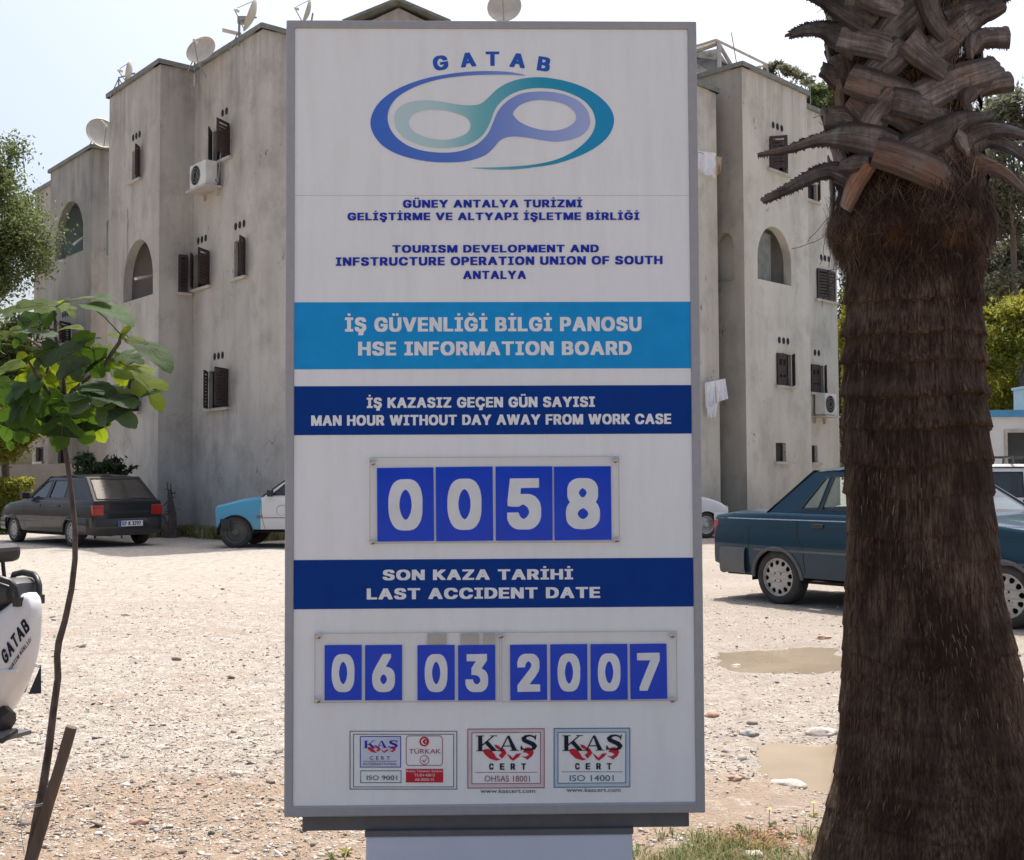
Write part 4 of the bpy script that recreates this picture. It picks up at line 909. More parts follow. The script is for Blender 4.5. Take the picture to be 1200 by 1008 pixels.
def poly_part(name, loops, mat, level, parent=None, px=True, th=0.0006):
    L = [[S(*p) if px else p for p in l] for l in loops]
    return MB().prism(L, lambda a, b_, t: Q(a, b_, t), lay(level), None).build(name, mat, parent or sign, fix=False)
def orient(o):
    me = o.data
    for p in me.polygons:
        if p.normal.y > 0: p.flip()
def band(name, pts, mat, level=1.0):
    """printed stripe across the panel, pts: yl0, yr0, yl1, yr1 in the survey"""
    a, b_, c_, d_ = pts
    o = poly_part(name, [[(345.5, a), (812, b_), (813, d_), (344.5, c_)]], mat, level); return o
L0 = lambda y: S(345, y)[1]
def stripe(name, yl0, yl1, yr0, yr1, mat):
    z_a = (S(345, yl0)[1] + S(812, yr0)[1]) / 2; z_b = (S(345, yl1)[1] + S(812, yr1)[1]) / 2
    return MB().box((xl + .0005, -(lay(1.2)), z_b), (xr - .0005, -(lay(0.2)), z_a)).build(name, mat, sign)
stripe('light_blue_band', 354, 433, 353.5, 431, M['cyan'])
stripe('navy_band', 453, 510, 450.8, 508, M['navy'])
stripe('navy_band', 656.3, 714, 654, 711.3, M['navy'])

GL = {k: [[tuple(int(c_) / 500 for c_ in p.split(',')) for p in l.split()] for l in v_.split('|')] for k, v_ in GLYPHS.items()}
def typeset(text, gap=.055, space=.26):
    """heavy lettering: list of loop groups, one per letter, in em units"""
    x = 0; out = []
    for ch in text:
        if ch == ' ': x += space; continue
        g_ = GL[ch]; xs = [p[0] for l in g_ for p in l]; x_0 = min(xs)
        out.append([[(p[0] - x_0 + x, p[1]) for p in l] for l in g_])
        x += max(xs) - x_0 + gap
    return out, x - gap
CAP0, CAP1 = min(p[1] for p in GL['H'][0]), max(p[1] for p in GL['H'][0])
def area(l): return .5 * sum(l[i][0] * l[(i + 1) % len(l)][1] - l[(i + 1) % len(l)][0] * l[i][1] for i in range(len(l)))
def inside(p, l):
    c = False; n = len(l)
    for i in range(n):
        x0, y0 = l[i]; x1, y1 = l[(i + 1) % n]
        if (y0 > p[1]) != (y1 > p[1]) and p[0] < (x1 - x0) * (p[1] - y0) / (y1 - y0) + x0: c = not c
    return c
def regions(loops):
    """split the loops of a glyph into (outer, holes...) groups"""
    outs = [l for l in loops if sum(inside(l[0], m_) for m_ in loops if m_ is not l) % 2 == 0]
    res = []
    for o in outs: res.append([o] + [h for h in loops if h is not o and h not in outs and inside(h[0], o)])
    return res
def put(name, letters, fn, mat, parent, level=2.2):
    mb = MB()
    for g_ in letters:
        for reg in regions(g_):
            loops = [[tuple(fn(*p)) for p in l] for l in reg]
            mb.prism(loops, lambda a, b_, t: Q(a, b_, t), lay(level), None)
    o = mb.build(name, mat, parent, fix=False); orient(o); return o
def line(text, xa, xb, ytop_l, ybase_l, mat, slope=0.0, name='lettering', parent=None, gap=.055, space=.26, level=2.2):
    """heavy text fitted between two survey columns, cap height from ytop to ybase at the left end; slope = rise in px at the right"""
    let, W = typeset(text, gap, space)
    A = Vector(S(xa, ybase_l)); B = Vector(S(xb, ybase_l - slope)); T = Vector(S(xa, ytop_l))
    h = (T - A).y; e = (B - A) / W; k = h / (CAP1 - CAP0); i = 0
    for word in text.split():                      # every word is a piece of vinyl of its own
        put(name, let[i:i + len(word)], lambda x, y: A + e * x + Vector((0, (y - CAP0) * k)), mat, parent or sign, level); i += len(word)
line('GÜNEY ANTALYA TURİZMİ', 472, 682.5, 234, 243.2, M['ink_blue'], .6, gap=.07)
line('GELİŞTİRME VE ALTYAPI İŞLETME BİRLİĞİ', 407, 749.6, 249, 258, M['ink_blue'], .6, gap=.07)
line('TOURISM DEVELOPMENT AND', 459.7, 702, 287, 296, M['ink_blue'], .6, gap=.07)
line('INFSTRUCTURE OPERATION UNION OF SOUTH', 393.3, 776.7, 301.4, 311.4, M['ink_blue'], 2.0, gap=.07)
line('ANTALYA', 542.7, 616.5, 317.2, 326.9, M['ink_blue'], .2, gap=.07)
line('İŞ GÜVENLİĞİ BİLGİ PANOSU', 404, 752, 371.8, 388.6, M['white'], .8)
line('HSE INFORMATION BOARD', 419.5, 740.5, 400.3, 416.6, M['white'], .8)
line('İŞ KAZASIZ GEÇEN GÜN SAYISI', 429.6, 697.3, 466, 478.2, M['white'], 1.5, gap=.05)
line('MAN HOUR WITHOUT DAY AWAY FROM WORK CASE', 364.4, 786.9, 486.8, 499, M['white'], 2.2, gap=.045)
line('SON KAZA TARİHİ', 448.3, 671.7, 667.9, 680.2, M['white'], 1.0)
line('LAST ACCIDENT DATE', 429.6, 703.5, 689.8, 702.8, M['white'], 1.9)
# the arched word of the emblem
for ch, zx, zy, ang in (('G', 372, 128, 10), ('A', 497, 114, 6), ('T', 608, 109, 0), ('A', 723, 117, -6), ('B', 842, 133, -9)):
    c0 = Vector(S(420 + zx / 3.871, 40 + zy / 3.871)); g_ = GL[ch]
    xs = [p[0] for l in g_ for p in l]; ys = [p[1] for l in g_ for p in l]
    k = .0425 / (CAP1 - CAP0) * 1.0; cx_, cy_ = (min(xs) + max(xs)) / 2, (min(ys) + max(ys)) / 2
    ca, sa = math.cos(R(ang)), math.sin(R(ang))
    put('letter', [g_], lambda x, y: (c0.x + ((x - cx_) * ca * 1.1 - (y - cy_) * sa) * k, c0.y + ((x - cx_) * sa + (y - cy_) * ca) * k), M['logo_blue'], sign, 1.2)
# emblem: two interlocked loops
def smooth_loop(pts, closed=True, sub=4):
    n = len(pts); out = []
    for i in range(n):
        p0, p1, p2, p3 = [Vector(pts[(i + k) % n]) for k in (-1, 0, 1, 2)]
        for j in range(sub):
            t = j / sub
            out.append(tuple(.5 * ((2 * p1) + (p2 - p0) * t + (2 * p0 - 5 * p1 + 4 * p2 - p3) * t * t + (3 * p1 - p0 - 3 * p2 + p3) * t ** 3)))
    return out
ZP = lambda p: (420 + p[0] / 3.871, 40 + p[1] / 3.871)
blue_o = [(760, 185), (690, 170), (600, 165), (500, 168), (400, 180), (300, 200), (200, 235), (130, 275), (80, 325), (55, 385), (62, 440), (100, 495), (160, 535), (240, 562), (330, 577), (420, 580), (500, 573), (570, 550), (610, 518), (640, 483), (675, 466), (720, 463), (780, 470), (840, 481), (900, 486), (960, 478), (1012, 458), (1042, 428), (1052, 393), (1040, 345), (1005, 305), (950, 277), (890, 262), (820, 258), (750, 265), (700, 285), (660, 315), (632, 350), (610, 400), (590, 445), (560, 480), (520, 508), (460, 529), (390, 536), (310, 530), (240, 511), (185, 478), (148, 435), (132, 385), (140, 335), (170, 290), (220, 255), (290, 224), (380, 200), (480, 187), (580, 182), (680, 182)]
blue_h = [(703, 352), (738, 317), (800, 298), (870, 300), (940, 318), (980, 350), (988, 385), (960, 415), (910, 433), (850, 435), (790, 422), (738, 400), (710, 375)]
teal_o = [(510, 605), (600, 612), (700, 612), (800, 602), (900, 585), (1000, 552), (1080, 510), (1135, 460), (1160, 400), (1150, 345), (1110, 295), (1050, 252), (980, 222), (900, 202), (820, 193), (740, 200), (680, 218), (630, 247), (590, 285), (557, 312), (515, 321), (450, 317), (380, 305), (310, 298), (240, 305), (190, 327), (165, 360), (163, 400), (180, 440), (220, 475), (280, 500), (350, 513), (420, 513), (480, 504), (530, 483), (568, 450), (597, 400), (615, 350), (642, 310), (690, 272), (750, 250), (820, 242), (900, 249), (970, 270), (1030, 305), (1065, 350), (1076, 400), (1060, 450), (1020, 497), (960, 540), (880, 573), (780, 592), (680, 600), (600, 603)]
teal_h = [(230, 385), (255, 357), (310, 341), (380, 342), (450, 358), (498, 383), (508, 420), (488, 450), (440, 470), (380, 478), (310, 468), (255, 443), (230, 413)]
xa_ = S(434, 120)[0]; xb_ = S(719, 120)[0]
M['g_blue'] = gradmat('emblem blue', [(0.0, (0.05, 0.15, 0.60)), (0.35, (0.09, 0.19, 0.58)), (0.6, (0.22, 0.31, 0.66)), (1.0, (0.42, 0.50, 0.76))], xa_, xb_)
M['g_teal'] = gradmat('emblem teal', [(0.0, (0.55, 0.68, 0.70)), (0.3, (0.42, 0.62, 0.64)), (0.45, (0.16, 0.46, 0.50)), (0.7, (0.02, 0.30, 0.46)), (1.0, (0.01, 0.27, 0.54))], xa_, xb_)
for o_, h_, mt in ((teal_o, teal_h, M['g_teal']), (blue_o, blue_h, M['g_blue'])):
    loops = [[S(*ZP(p)) for p in smooth_loop(o_)], [S(*ZP(p)) for p in smooth_loop(h_)]]
    o = MB().prism(loops, lambda a, b_, t: Q(a, b_, t), lay(1.2), None).build('emblem', mt, sign, fix=False); orient(o)

# digit cards behind clear holders
m, nt, b = newmat('clear acrylic'); M['clear'] = m
tr = nt.nodes.new('ShaderNodeBsdfTransparent'); tr.inputs[0].default_value = (.985, .985, .98, 1)
gl = nt.nodes.new('ShaderNodeBsdfGlossy'); gl.inputs['Roughness'].default_value = .12
ms = nt.nodes.new('ShaderNodeMixShader'); ms.inputs[0].default_value = .01; nt.links.new(tr.outputs[0], ms.inputs[1]); nt.links.new(gl.outputs[0], ms.inputs[2])
nt.links.new(ms.outputs[0], nt.nodes['Material Output'].inputs[0])
M['clear_edge'] = mk('acrylic edge', (0.50, 0.49, 0.47), None, 20, 0.3)
M['screw'] = mk('screw steel', (0.55, 0.53, 0.5), None, 30, 0.25, metal=0.9)
def holder(x0, x1, y0, y1):
    a = S(x0, y1); b_ = S(x1, y0)
    h = MB().box((a[0], -lay(10.5), a[1]), (b_[0], -lay(8), b_[1])).build('clear_cover', M['clear'], sign)
    e = .0018
    MB().prism([[(a[0] - e, a[1] - e), (b_[0] + e, a[1] - e), (b_[0] + e, b_[1] + e), (a[0] - e, b_[1] + e)], [(a[0], a[1]), (b_[0], a[1]), (b_[0], b_[1]), (a[0], b_[1])]],
               lambda p, q, t: Q(p, q, t), lay(8), lay(10.5)).build('cover_edge', M['clear_edge'], h)
    return h
H1 = holder(434, 724.5, 535.5, 636.5)
H2 = holder(369.5, 585, 741, 823); H3 = holder(588.5, 792, 740, 822)
def screw(px, py, par):
    c_ = S(px, py)
    prof = [(0.0001, lay(14.5)), (.005, lay(13.8)), (.008, lay(12)), (.009, lay(10.6))]
    MB().lathe(prof, 14, lambda x, y, z: Q(c_[0] + x, c_[1] + y, z)).build('screw', M['screw'], par, smooth=True)
    MB().tube([Q(*c_, lay(0.5)), Q(*c_, lay(10.6))], .004, 8).build('spacer', M['screw'], par)
for p, h in (((437, 542), H1), ((436.5, 634.5), H1), ((721.3, 539), H1), ((722.5, 632), H1), ((373, 745), H2), ((372.6, 820.2), H2), ((587, 744.6), H3), ((788, 744), H3), ((788, 819.5), H3)): screw(*p, h)
def card(x0, x1, y0, y1, ch, gw, gh_, tilt=0.0):
    a = Vector(S(x0, y1)); b_ = Vector(S(x1, y0)); c_ = (a + b_) / 2; w = (b_.x - a.x) / 2; h = (b_.y - a.y) / 2
    rot = lambda x, z: (c_.x + x * math.cos(tilt) - z * math.sin(tilt), c_.y + x * math.sin(tilt) + z * math.cos(tilt))
    cd = MB().box((-w, 3.0, -h), (w, 4.2, h), lambda x, o, z: Q(*rot(x, z), lay(o))).build('digit_card', M['card'], sign)
    g_ = GL[ch]; xs = [p[0] for l in g_ for p in l]; ys = [p[1] for l in g_ for p in l]
    sc = b_.x - a.x; kx = gw / FPX * 3.34 / (max(xs) - min(xs)); ky = gh_ / FPX * 3.34 / (max(ys) - min(ys))
    cx_, cy_ = (min(xs) + max(xs)) / 2, (min(ys) + max(ys)) / 2
    put('numeral', [g_], lambda x, y: rot((x - cx_) * kx, (y - cy_) * ky - .001), M['white'], cd, 4.7)
for (x0, x1, y0, y1, ch, tl) in ((441.9, 508.2, 548, 634.6, '0', .006), (510.9, 577.5, 547, 634.3, '0', .006), (581, 647.2, 546.6, 633.8, '5', 0), (649.8, 716, 546.6, 633.2, '8', .004)):
    card(x0, x1, y0, y1, ch, 40, 60, tl)
for (x0, x1, y0, y1, ch, tl) in ((380.2, 423.7, 756, 821, '0', 0), (427.7, 471, 756, 821, '6', 0), (489.2, 532.8, 756, 821, '0', 0), (536.9, 580.3, 756, 821, '3', 0),
                                 (598, 641, 755.5, 820.8, '2', .003), (645.2, 688.2, 755, 820.8, '0', 0), (692.5, 735.3, 754.8, 820.5, '0', 0), (738.9, 781.3, 754.5, 819.5, '7', .006)):
    card(x0, x1, y0, y1, ch, 26.5, 44, tl)

for (a_, b2_, y0_, y1_) in ((501, 523, 742.5, 755), (540, 561, 742.5, 755), (566, 580, 742.5, 754)):
    p0 = S(a_, y1_); p1 = S(b2_, y0_)
    MB().box((p0[0], -lay(5.6), p0[1]), (p1[0], -lay(5.2), p1[1])).build('paper_slip', M['clear_edge'], H2)
p0 = S(347, 228.8); p1 = S(806, 228.2)
MB().box((xl + .001, -lay(.35), p0[1]), (xr - .001, -lay(.05), p0[1] + .0012)).build('sheet_joint', M['clear_edge'], sign)
# certificate marks
def text(body, xa, xb, ytop, ybase, mat, parent, name='lettering', level=2.2, slope=0.0, x_spread=1.0):
    cu = bpy.data.curves.new('t', 'FONT'); cu.body = body; cu.resolution_u = 3; cu.space_character = x_spread
    ob = bpy.data.objects.new('t', cu); col.objects.link(ob)
    me = bpy.data.meshes.new_from_object(ob.evaluated_get(bpy.context.evaluated_depsgraph_get()))
    V = [v.co.copy() for v in me.vertices]; F_ = [tuple(p.vertices) for p in me.polygons]
    bpy.data.objects.remove(ob); bpy.data.meshes.remove(me); bpy.data.curves.remove(cu)
    x_0 = min(v.x for v in V); x_1 = max(v.x for v in V); capt = .70
    A = Vector(S(xa, ybase)); B = Vector(S(xb, ybase - slope)); T = Vector(S(xa, ytop))
    ymx = max(v.y for v in V) if not any(c.islower() for c in body) else .73
    e = (B - A) / (x_1 - x_0); k = (T.y - A.y) / ymx
    V = [Q(*(A + e * (v.x - x_0) + Vector((0, v.y * k))), lay(level)) for v in V]
    o = mesh(name, V, F_, mat, parent); orient(o); return o
def rect_frame(x0, x1, y0, y1, w, mat, parent, name='border', level=1.3, sk=0.0):
    o = [(x0, y1 + sk), (x1, y1), (x1, y0), (x0, y0 + sk)]
    i = [(x0 + w, y1 - w + sk), (x1 - w, y1 - w), (x1 - w, y0 + w), (x0 + w, y0 + w + sk)]
    ob = poly_part(name, [o, i], mat, level, parent); orient(ob); return ob
def fillrect(x0, x1, y0, y1, mat, parent, name, level=1.3):
    ob = poly_part(name, [[(x0, y1), (x1, y1), (x1, y0), (x0, y0)]], mat, level, parent); orient(ob); return ob
def kas(x0, x1, y0, y1, parent, mat, redm, lw=1.0):
    A = Vector(S(x0, y1)); B = Vector(S(x1, y0)); W = B.x - A.x; H = B.y - A.y
    for ch, a, b_, h0 in (('k', 0, .37, 1.0), ('a', .36, .70, .98), ('s', .73, 1.0, 1.02)):
        g_ = GL[ch]; xs = [p[0] for l in g_ for p in l]; ys = [p[1] for l in g_ for p in l]
        fn = lambda x, y: (A.x + W * (a + (b_ - a) * (x - min(xs)) / (max(xs) - min(xs))), A.y + H * h0 * (y - min(ys)) / (max(ys) - min(ys)))
        put('letter', [g_], fn, mat, parent, 2.4)
    # red folded band of a map under the letters
    P_ = lambda l: [(A.x + W * u, A.y + H * v_) for u, v_ in l]
    shapes = [[(.13, .12), (.20, .14), (.25, .02), (.30, -.20), (.33, -.42), (.40, -.55), (.33, -.62), (.22, -.48), (.14, -.20), (.11, .0)],
              [(.30, .42), (.36, .36), (.40, .22), (.46, .12), (.50, -.14), (.46, -.34), (.42, -.50), (.37, -.28), (.42, -.10), (.37, .10), (.32, .20)],
              [(.50, -.16), (.55, -.28), (.60, -.46), (.66, -.20), (.74, -.16), (.70, -.38), (.61, -.64), (.56, -.52)],
              [(.76, -.10), (.80, .06), (.80, .18), (.86, .22), (.93, .10), (.945, -.12), (.92, -.34), (.84, -.58), (.80, -.46), (.74, -.34), (.82, -.38), (.87, -.26), (.83, -.14)]]
    for s_ in shapes:
        o = MB().prism([P_(s_)], lambda a, b_, t: Q(a, b_, t), lay(1.9), None).build('red_mark', redm, parent, fix=False); orient(o)
M['tint_pink'] = ink('pale pink print', (0.66, 0.58, 0.60)); M['tint_blue'] = ink('pale blue print', (0.50, 0.60, 0.70)); M['tint_violet'] = ink('pale violet print', (0.62, 0.66, 0.78))
z1p = lambda x, y: (400 + x / 6.667, 840 + y / 6.667)
z2p = lambda x, y: (570 + x / 6.667, 840 + y / 6.667)
# first mark
c1 = rect_frame(409.5, 535.7, 857, 925.8, .9, M['ink_grey'], sign, 'certificate_mark')
rect_frame(413.6, 532, 860.6, 923.2, .8, M['ink_grey'], c1)
rect_frame(421.5, 469.8, 863.2, 900, .9, M['ink_blue'], c1); fillrect(422.6, 468.7, 864.3, 898.9, M['tint_violet'], c1, 'tint', .9)
rect_frame(422, 470.2, 903.5, 918.2, .8, M['teal_ink'], c1)
kas(426, 466, 868, 877.3, c1, M['ink_blue'], M['red'])
text('CERT', 433, 456.8, 886.7, 890.9, M['ink_dark'], c1, x_spread=1.7)
fillrect(425.5, 464.8, 892.3, 892.9, M['ink_grey'], c1, 'rule')
text('INTERNATIONAL', 425.5, 465.5, 894.3, 897.2, M['ink_grey'], c1)
text('ISO 9001', 429.5, 465.3, 909.3, 914.6, M['ink_dark'], c1)
rr = []
x0, y0 = z1p(503, 150); x1, y1 = z1p(792, 387)
def rrect(x0, x1, y0, y1, r):
    out = []
    for cx_, cy_, a0 in ((x1 - r, y0 + r, -90), (x1 - r, y1 - r, 0), (x0 + r, y1 - r, 90), (x0 + r, y0 + r, 180)):
        for k in range(6): out.append((cx_ + r * math.cos(R(a0 + k * 18)), cy_ + r * math.sin(R(a0 + k * 18))))
    return out
o = poly_part('border', [rrect(x0, x1, y0, y1, 4), rrect(x0 + .8, x1 - .8, y0 + .8, y1 - .8, 3.3)], M['maroon'], 1.3, c1); orient(o)
def circ(cx_, cy_, r, n=24, a0=0): return [(cx_ + r * math.cos(a0 + 2 * PI * k / n), cy_ + r * math.sin(a0 + 2 * PI * k / n)) for k in range(n)]
cx_, cy_ = z1p(647, 197)
o = poly_part('crescent_disc', [circ(cx_, cy_, 5.7)], M['red'], 1.5, c1); orient(o)
o = poly_part('crescent', [circ(cx_, cy_, 3.7)], M['white'], 1.8, c1); orient(o)
o = poly_part('crescent_disc', [circ(cx_ + 1.1, cy_, 2.9)], M['red'], 2.0, c1); orient(o)
st = []
for k in range(10):
    r_ = 1.5 if k % 2 == 0 else .6; st.append((cx_ + 1.9 + r_ * math.cos(PI + k * PI / 5), cy_ + r_ * math.sin(PI + k * PI / 5)))
o = poly_part('star', [st], M['white'], 2.2, c1); orient(o)
text('TÜRKAK', 479.3, 516.5, 876.9, 883.6, M['maroon'], c1)
cx_, cy_ = z1p(648, 342)
o = poly_part('ring', [circ(cx_, cy_, 5.6), circ(cx_, cy_, 4.9)], M['maroon'], 1.3, c1); orient(o)
o = poly_part('tick', [[(cx_ - 2.3, cy_ - .6), (cx_ - .2, cy_ + 1.4), (cx_ + 5.2, cy_ - 5.2), (cx_ - .1, cy_ + 2.9), (cx_ - 2.9, cy_ + .3)]], M['red'], 1.6, c1); orient(o)
fillrect(475.5, 519.3, 901.6, 917.6, M['red'], c1, 'red_label')
text('Kalite Yönetim Sistemi', 476.5, 518.3, 902.6, 905.3, M['white'], c1)
text('TS EN 45012', 485.5, 509.5, 907.3, 910.3, M['white'], c1)
text('AB-0020-YS', 486, 508.7, 912.6, 915.4, M['white'], c1)
# second and third
def mark(x0, x1, y0, y1, ix0, ix1, iy0, iy1, edge, redm, l1, lm, tint, sx0, sx1, www, sk):
    c_ = rect_frame(x0, x1, y0, y1, .9, edge, sign, 'certificate_mark', sk=sk)
    rect_frame(ix0, ix1, iy0, iy1, .8, edge, c_, sk=sk)
    o = poly_part('tint', [[(x0 + 1, y1 - 1 + sk), (x1 - 1, y1 - 1), (x1 - 1, y0 + 1), (x0 + 1, y0 + 1 + sk)], [(ix0, iy1 + sk), (ix1, iy1), (ix1, iy0), (ix0, iy0 + sk)]], tint, .9, c_); orient(o)
    kas(ix0 + 5.5, ix1 - 4.5, iy0 + 3.5, iy0 + 22.5, c_, M['ink_dark'], redm)
    w = ix1 - ix0
    for i, ch in enumerate('CERT'):
        xx = ix0 + w * (.255 + .155 * i)
        line(ch, xx, xx + w * .066, iy0 + 36.8, iy0 + 44.2, M['ink_dark'], name='lettering', parent=c_)
    fillrect(ix0 + 4.5, ix1 - 4, iy1 - 13.6, iy1 - 13, edge, c_, 'rule')
    text(l1, sx0, sx1, iy1 - 9.6, iy1 - 2.6, lm, c_)
    text('www.kascert.com', *www, M['ink_dark'], c_)
mark(547.7, 638.3, 854, 924.2, 552.5, 633.8, 858.3, 919, M['maroon'], M['red'], 'OHSAS 18001', M['maroon'], M['tint_pink'], 567.8, 621, (563, 627.3, 924.7, 929.7), .5)
mark(649, 738.8, 853.3, 923.2, 653.6, 734, 858, 918.4, M['teal_ink'], M['red'], 'ISO 14001', M['teal_ink'], M['tint_blue'], 667.8, 719.3, (664, 727.4, 923.5, 928.5), .5)

# ------------------------------------------------------------------ cars
def paint(name, c, rough=.32, dust=(0.3, 0.27, 0.23), dk=.045, metal=0.0):
    m, nt, b = newmat(name)
    v = coords(nt)
    b.inputs['Coat Weight'].default_value = .55; b.inputs['Coat Roughness'].default_value = .06; b.inputs['Specular IOR Level'].default_value = .1
    b.inputs['Roughness'].default_value = rough; b.inputs['Metallic'].default_value = metal
    sp = nt.nodes.new('ShaderNodeSeparateXYZ'); nt.links.new(v, sp.inputs[0])
    mr = nt.nodes.new('ShaderNodeMapRange'); mr.inputs['From Min'].default_value = .75; mr.inputs['From Max'].default_value = .2
    mr.inputs['To Min'].default_value = dk * .35; mr.inputs['To Max'].default_value = dk * 1.9
    nt.links.new(sp.outputs[2], mr.inputs[0])
    mm = nt.nodes.new('ShaderNodeMath'); mm.operation = 'MULTIPLY'; nt.links.new(mr.outputs[0], mm.inputs[0])
    nt.links.new(ramp(nt, noise_tex(nt, v, 3.5, 6, .65), [(.25, .4), (.7, 1)]), mm.inputs[1])
    c_ = mix(nt, mm.outputs[0], c, dust)
    nt.links.new(c_, b.inputs['Base Color'])
    bump(nt, b, noise_tex(nt, v, 2.2, 2), .03, .02)
    return m
M['teal_car'] = paint('dark petrol blue paint', (0.003, 0.032, 0.058))
M['grey_car'] = paint('charcoal paint', (0.026, 0.023, 0.024))
M['white_car'] = paint('white paint', (0.66, 0.65, 0.63), dk=.2)
M['blue_hood'] = paint('bright blue paint', (0.075, 0.31, 0.47), dk=.12)
M['bumper_grey'] = mk('grey plastic bumper', (0.085, 0.09, 0.095), (0.12, 0.115, 0.11), 4, 0.6)
M['red_lens'] = mk('red tail lens', (0.45, 0.02, 0.015), (0.3, 0.015, 0.01), 20, 0.2, coat=.5)
M['amber_lens'] = mk('amber lens', (0.55, 0.16, 0.03), None, 20, 0.2, coat=.5)
M['clear_lens'] = mk('headlamp glass', (0.5, 0.52, 0.53), (0.3, 0.3, 0.3), 30, 0.08, coat=1)
M['plate'] = mk('number plate', (0.75, 0.75, 0.73), None, 20, 0.4)
M['plate_blue'] = mk('number plate strip', (0.02, 0.08, 0.4), None, 20, 0.4)
M['glass_rear'] = glassmat('reflecting rear glass', (.3, .33, .33), .10, .14)
M['chrome'] = mk('trim metal', (0.5, 0.5, 0.5), None, 20, 0.25, metal=.8)

def wheel(parent, x, y, r, side, rimmat, kind='holes'):
    """side: +1 = outer face toward +y"""
    w = .17
    fn = lambda a, b_, h: Vector((x + a, y + side * h, r + b_))
    prof = [(r * .64, .0), (r * .70, w * .5 + .005), (r * .80, w * .5 + .012), (r * .93, w * .5), (r * .99, w * .38), (r, w * .15), (r, -w * .2), (r * .97, -w * .45), (r * .85, -w * .5), (r * .6, -w * .5)]
    ty = MB().lathe(prof, 36, fn).build('wheel', M['rubber'], parent, smooth=True)
    ri = r * .67
    if kind == 'holes':
        outer = [(ri * math.cos(t), ri * math.sin(t)) for t in np.linspace(0, 2 * PI, 48, endpoint=False)]
        holes = []
        for k in range(12):
            a0 = 2 * PI * k / 12 + .1; cr = ri * .78; hw_ = ri * .135; hh = ri * .14
            holes.append([(cr * math.cos(a0) + (hh * math.cos(t)) * math.cos(a0) - hw_ * math.sin(t) * math.sin(a0) * (1 + .3 * math.cos(t)),
                           cr * math.sin(a0) + (hh * math.cos(t)) * math.sin(a0) + hw_ * math.sin(t) * math.cos(a0) * (1 + .3 * math.cos(t))) for t in np.linspace(0, 2 * PI, 10, endpoint=False)])
        for k in range(4):
            a0 = PI / 4 + k * PI / 2; holes.append([(ri * .28 * math.cos(a0) + ri * .06 * math.cos(t), ri * .28 * math.sin(a0) + ri * .06 * math.sin(t)) for t in np.linspace(0, 2 * PI, 8, endpoint=False)])
        def dome(a, b_, t): q = math.hypot(a, b_) / ri; return fn(a, b_, t + .018 * (1 - q * q))
        MB().prism([outer] + holes, dome, w * .5 - .02, w * .5 - .028).build('rim', rimmat, ty)
        MB().lathe([(ri * 1.0, w * .5 - .035), (ri * 1.03, w * .5 - .003), (ri * .97, w * .5 - .002), (ri * .95, w * .5 - .03)], 36, fn).build('rim_lip', rimmat, ty, smooth=True)
    else:
        MB().lathe([(ri * 1.03, w * .5 - .004), (ri * .93, w * .5 - .01), (ri * .86, w * .5 - .05), (ri * .5, w * .5 - .035), (ri * .34, w * .5 - .01), (ri * .28, w * .5 + .01), (.001, w * .5 + .012)], 30, fn).build('rim', rimmat, ty, smooth=True)
    MB().prism([[(ri * .99 * math.cos(t), ri * .99 * math.sin(t)) for t in np.linspace(0, 2 * PI, 20, endpoint=False)]], lambda a, b_, t: fn(a, b_, t), w * .5 - .07, w * .5 - .09).build('brake_drum', M['dark'], ty)

